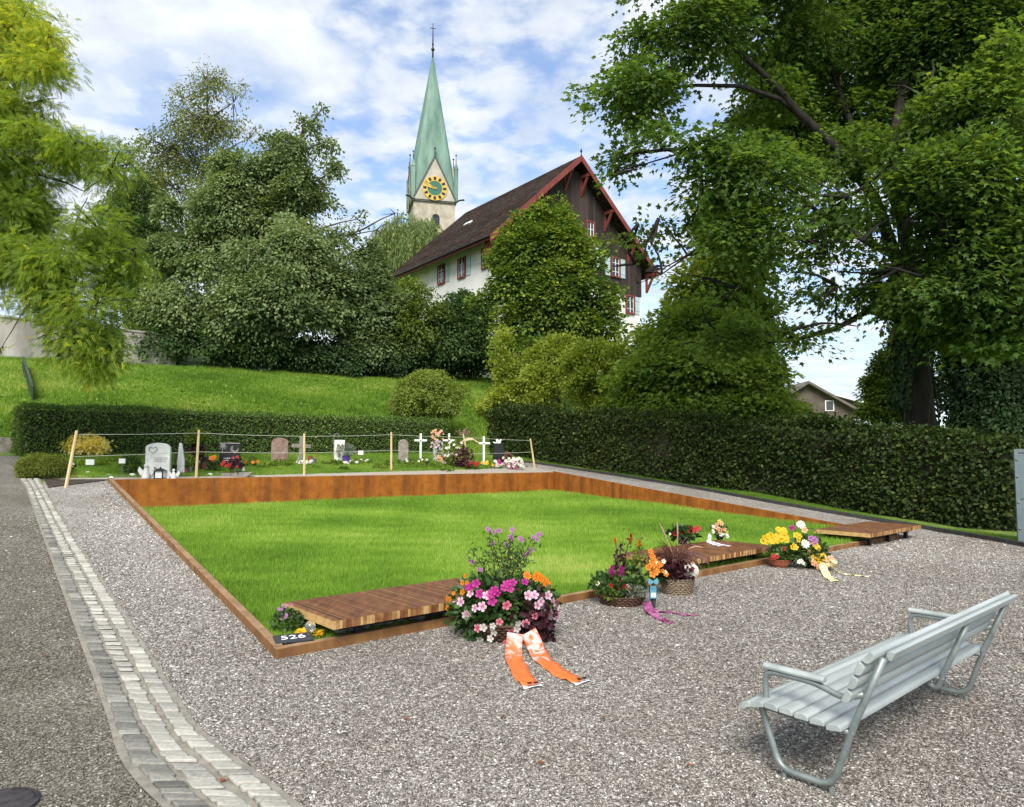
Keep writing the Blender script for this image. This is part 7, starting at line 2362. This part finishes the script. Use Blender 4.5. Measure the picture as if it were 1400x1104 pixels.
# 3: basket with red grass
C3 = G(926, 812)
a3 = thing('flower_arrangement', 'grey wicker basket with arching red grass, purple leaves and a white flower ball', 'flower arrangement', C3)
wicker(a3, C3, .15, .19, .19, M_WICKL, 9, 22, 'basket')
fill(a3, C3, .19, .20, 380, L_PURPLE, .065, 'purple_leaves', T_oval(.45), dx=-.03, dy=-.05, dz=.17, tone=(.5, .28))
fill(a3, C3, .17, .16, 260, L_PLANT, .06, 'green_leaves', dx=-.16, dz=.12)
lv = Leaves(); N = 190
b = np.array(C3) + rng.normal(0, 1, (N, 3)) * np.array([.05, .05, .01]) + np.array([-.02, .02, .24])
for i in range(N):
    a = rng.random() * 6.283; L = rng.uniform(.25, .50); K = 7; sp2 = rng.uniform(.25, .95)
    d = np.array([math.cos(a), math.sin(a) * .8])
    tt = np.linspace(0, 1, K)
    pts = np.column_stack([b[i, 0] + d[0] * L * sp2 * tt ** 1.3, b[i, 1] + d[1] * L * sp2 * tt ** 1.3, b[i, 2] + L * (tt * 1.15 - sp2 * 1.15 * tt ** 2.6)])
    seg = np.diff(pts, axis=0); ln = np.linalg.norm(seg, axis=1)
    lv.put(pts[:-1], unit(np.tile([[d[1], -d[0], .35]], (K - 1, 1)) + rng.normal(0, .1, (K - 1, 3))), seg, ln * 1.08, (np.array([(-.07, 0, 0), (.07, 0, 0), (.055, 1, 0), (-.055, 1, 0)]), [(0, 1, 2, 3)]), np.clip(.45 + rng.normal(0, .2), 0, 1))
lv.build('red_grass', L_REDGRASS, a3)
st = MB()
for (x0, y0, x1, y1) in ((880, 310, 868, 20), (780, 300, 700, 40), (960, 330, 1110, 270)):
    p0 = C3 + UPV * .3; q = at(*Z2(x1, y1), C3.y - .03); m_ = at(*Z2(x0, y0 - 120), C3.y - .03)
    pts = [p0 * (1 - t) ** 2 + m_ * 2 * t * (1 - t) + q * t * t for t in np.linspace(0, 1, 9)]
    st.tube(pts, [.004] * 5 + [.007, .009, .008, .003], 5)
st.build('seed_plume', mat('pale seed heads', (.42, .26, .19), .9), a3)
wb = at(*Z2(995, 490), C3.y - .10)
hb = MB(); hb.blob(wb, .062, 10, 8); hb.build('flower_ball', L_PLANT, a3)
k_ = 70
for i in range(k_):
    z = 1 - 2 * (i + .5) / k_; ph = i * 2.399963; d = Vector((math.sqrt(1 - z * z) * math.cos(ph), math.sqrt(1 - z * z) * math.sin(ph), z))
    if d.y < .35: blossom(a3, wb + Vector((d.x * .082, d.y * .07, d.z * .075)), .026, F_WHITE, d + Vector((0, -.3, 0)), 'white_blossom')
put(a3, C3, [(700, 415), (695, 440), (685, 470), (760, 510), (765, 520), (730, 490), (715, 430)], F_ORANGE, .028, 'pansy', Z2, dy=-.22)
put(a3, C3, [(755, 500), (665, 405), (740, 400)], F_CREAM, .026, 'pale_pansy', Z2, dy=-.22)

# red flowers in a dark pot behind the basket, standing on the platform
Cr = onz(934, 744, SZ); Cr.z = SZ
a4 = thing('potted_flowers', 'potted plant with dark red blooms on the middle platform', 'plant', Cr)
mb = MB(); mb.lathe([(.055, 0), (.075, .10), (.08, .105), (.07, .09)], Cr, 14); mb.build('pot', M_BLKMET, a4)
fill(a4, Cr, .20, .18, 190, L_PLANT, .085, 'leaves', T_oval(.4), dz=.06, tone=(.3, .2))
put(a4, Cr, [(865, 135), (890, 120), (910, 118), (975, 100), (985, 115), (1040, 95), (1060, 90), (1020, 105), (845, 140)], F_RED, .045, 'red_bloom', Z2, dy=-.08)
put(a4, Cr, [(800, 140), (925, 160), (1055, 125)], F_CREAM, .02, 'bud', Z2, dy=-.08)
# small peach bouquet with white ribbon on the platform
Cb = onz(984, 738, SZ)
a5 = thing('small_bouquet', 'small peach and white bouquet with white ribbon standing on the middle platform', 'bouquet', Cb)
mb = MB(); mb.lathe([(.05, 0), (.06, .07), (.055, .075)], Cb, 12); mb.build('pot', M_BLKMET, a5)
fill(a5, Cb, .10, .24, 110, L_PLANT, .05, 'leaves', dz=.04)
Z5 = lambda x, y: (900 + x / 4, 690 + y / 4)
put(a5, Cb, [(335, 95), (345, 105), (320, 110), (330, 135), (350, 140), (315, 125), (360, 135), (335, 150)], F_PEACH, .04, 'peach_bloom', Z5, dy=-.06)
put(a5, Cb, [(300, 120), (298, 140), (345, 165), (375, 165), (380, 175), (300, 150), (355, 160)], F_WHITE, .03, 'white_bloom', Z5, dy=-.07)
put(a5, Cb, [(335, 92), (378, 150)], F_YELLOW, .02, 'yellow_bloom', Z5, dy=-.07)
M_WRIB = mat('white ribbon', (.66, .66, .72), .5)
for pts in ([(972, 731, SZ + .10), (972, 740, SZ + .012), (985, 744, SZ + .008), (998, 746.5, SZ + .008)], [(970, 732, SZ + .1), (969, 741, SZ + .01), (976, 744, SZ + .008), (985, 746, SZ + .008)]):
    ribbon(a5, lift(pts), .07, M_WRIB, 'ribbon', wdir=(.5, .8, 0), wave=.003)

# 4: terracotta bowl with yellow flowers
C6 = G(1066, 776)
a6 = thing('flower_arrangement', 'terracotta bowl with yellow flowers at the lawn edge', 'flower arrangement', C6)
mb = MB(); mb.lathe([(.10, 0), (.145, .06), (.165, .115), (.17, .12), (.15, .12), (.14, .09)], C6, 20); mb.build('bowl', M_TERRA, a6, smooth=True)
fill(a6, C6, .21, .24, 560, L_PLANT, .055, 'foliage', dx=.08, dz=.08, tone=(.6, .25))
Z6 = lambda x, y: (900 + x / 4, 690 + y / 4)
put(a6, C6, [(580, 185), (600, 175), (610, 195), (640, 190), (650, 180), (625, 200), (590, 205), (660, 140), (670, 150), (690, 150), (655, 135), (685, 140), (690, 185), (700, 195), (670, 170), (640, 175), (615, 165), (700, 180), (575, 200), (660, 165), (675, 190), (650, 200), (598, 190), (630, 185)], F_YELLOW, .045, 'yellow_bloom', Z6, '9', T8, dy=-.10)
put(a6, C6, [(630, 280), (640, 290), (625, 290), (650, 285), (690, 240), (685, 245)], F_RED, .035, 'red_bloom', Z6, dy=-.16)
# 5: bouquet with a pale yellow ribbon
C7 = G(1104, 777)
a7 = thing('flower_arrangement', 'loose bouquet of yellow, pink and white flowers with a pale yellow ribbon', 'flower arrangement', C7)
mb = MB(); mb.lathe([(.06, 0), (.085, .12), (.09, .13), (.075, .12)], C7, 14); mb.build('pot', M_BLKMET, a7)
fill(a7, C7, .25, .42, 680, L_PLANT, .065, 'foliage', dx=.02, dz=.02, tone=(.5, .25))
put(a7, C7, [(770, 110), (785, 115), (780, 105)], F_WHITE, .05, 'white_daisy', Z6, '9', T8, dy=-.05)
put(a7, C7, [(720, 130), (735, 128)], F_MAGENTA, .035, 'dark_bloom', Z6, dy=-.05)
put(a7, C7, [(755, 168), (770, 175), (740, 225), (750, 235), (765, 195), (735, 235), (865, 230), (875, 240), (850, 220), (845, 290), (865, 300), (880, 305), (900, 280), (905, 295), (855, 310), (890, 290), (870, 285)], F_YELLOW, .045, 'yellow_bloom', Z6, dy=-.18)
put(a7, C7, [(800, 212), (805, 218)], F_WHITE, .06, 'white_daisy', Z6, '9', T8, dy=-.22)
put(a7, C7, [(850, 195), (860, 200), (845, 205), (835, 185), (855, 190)], F_LILAC, .045, 'pink_bloom', Z6, dy=-.18)
put(a7, C7, [(865, 330), (880, 340), (870, 345), (835, 300), (845, 320), (930, 300), (945, 300), (885, 350), (800, 140)], F_PEACH, .045, 'peach_bloom', Z6, dy=-.22)
put(a7, C7, [(780, 310), (790, 320), (770, 315)], F_WHITE, .035, 'white_bloom', Z6, dy=-.2)
st = MB(); st.tube([C7 + UPV * .2, at(*Z6(745, 130), C7.y), at(*Z6(742, 78), C7.y)], [.006, .005, .003], 5)
A_ = np.linspace(math.pi, 0, 10); cc = at(*Z6(835, 165), C7.y); st.tube([cc + Vector((.085 * math.cos(a), 0, .09 * math.sin(a))) for a in A_], .005, 5); st.build('stem', M_TWIG, a7)
M_YRIB = mat('pale yellow ribbon', (.72, .60, .26), .4, (.80, .74, .50), 14)
ribbon(a7, lift([(1125, 763, .15), (1126, 776, .06), (1130, 786, .012), (1141, 794, .008)]), .105, M_YRIB, 'ribbon', wdir=(.95, -.2, 0), wave=.006)
ribbon(a7, lift([(1130, 768, .12), (1138, 775, .07), (1141, 769, .14), (1136, 766, .13)]), .07, M_YRIB, 'ribbon', wdir=(.6, -.5, 0))
ribbon(a7, lift([(1136, 773, .09), (1148, 783, .012), (1168, 785.5, .008), (1188, 788, .008)]), .035, M_YRIB, 'ribbon', wdir=(.1, .95, 0))

# small plants at the lawn corner
p = onz(393, 866, .06)
r = thing('heather_plant', 'small purple flowering heather in the lawn corner behind the 526 plate', 'plant', p)
tuft(r, p, .13, .20, 420, L_PLANT, .035, up=.2, tone=(.4, .25))
for k in range(14): blossom(r, p + Vector((rng.normal(0, .07), rng.normal(-.05, .05), rng.uniform(.13, .23))), .014, F_LILAC, (rng.normal(0, .4), -1, .5), 'blossom')

# fallen leaves
L_FALL = leafmat('fallen leaves', [(0, (.16, .06, .03)), (.5, (.34, .13, .05)), (1, (.46, .26, .08))], .2, .05)
for i, (px, py, tone) in enumerate(((938, 1052, .35), (662, 903, .9), (333, 897, .15), (553, 988, .5), (1170, 1025, .6), (1390, 918, .8), (300, 1075, .4), (1215, 690, .7), (820, 985, .2), (740, 1050, .3), (1240, 800, .4), (60, 900, .5), (690, 985, .25))):
    q = G(px, py)
    lv = Leaves(); lv.put([(0, 0, .022)], np.array([[.1, .1, 1.]]), np.array([[math.cos(i * 2.3), math.sin(i * 2.3), .05]]), .042, T_maple() if i % 2 else T_oval(.4), tone)
    o = lv.build('fallen_leaf', L_FALL, None); o.location = q
    tag(o, 'single fallen brown or orange leaf lying on the gravel', 'leaf', 'fallen leaves on the gravel')

# round drain cover at the corner of the path
q = G(-6, 1106)
r = thing('drain_cover', 'round plain dark drain cover sunk in the left path, cut by the picture corner', 'drain cover', (q.x, q.y, gz(q.x, q.y)))
mb = MB(); mb.lathe([(.17, 0), (.17, .020), (.15, .024), (.149, .004)], (q.x, q.y, gz(q.x, q.y)), 28); mb.build('rim', mat('dark cast iron', (.03, .026, .03), .55, (.075, .065, .07), 20, metal=.3, bump=(60, .5, .006)), r)
mb = MB(); mb.lathe([(.147, .010), (.147, .0195), (.02, .0205)], (q.x, q.y, gz(q.x, q.y)), 28); mb.build('lid', MATS['dark cast iron'], r)
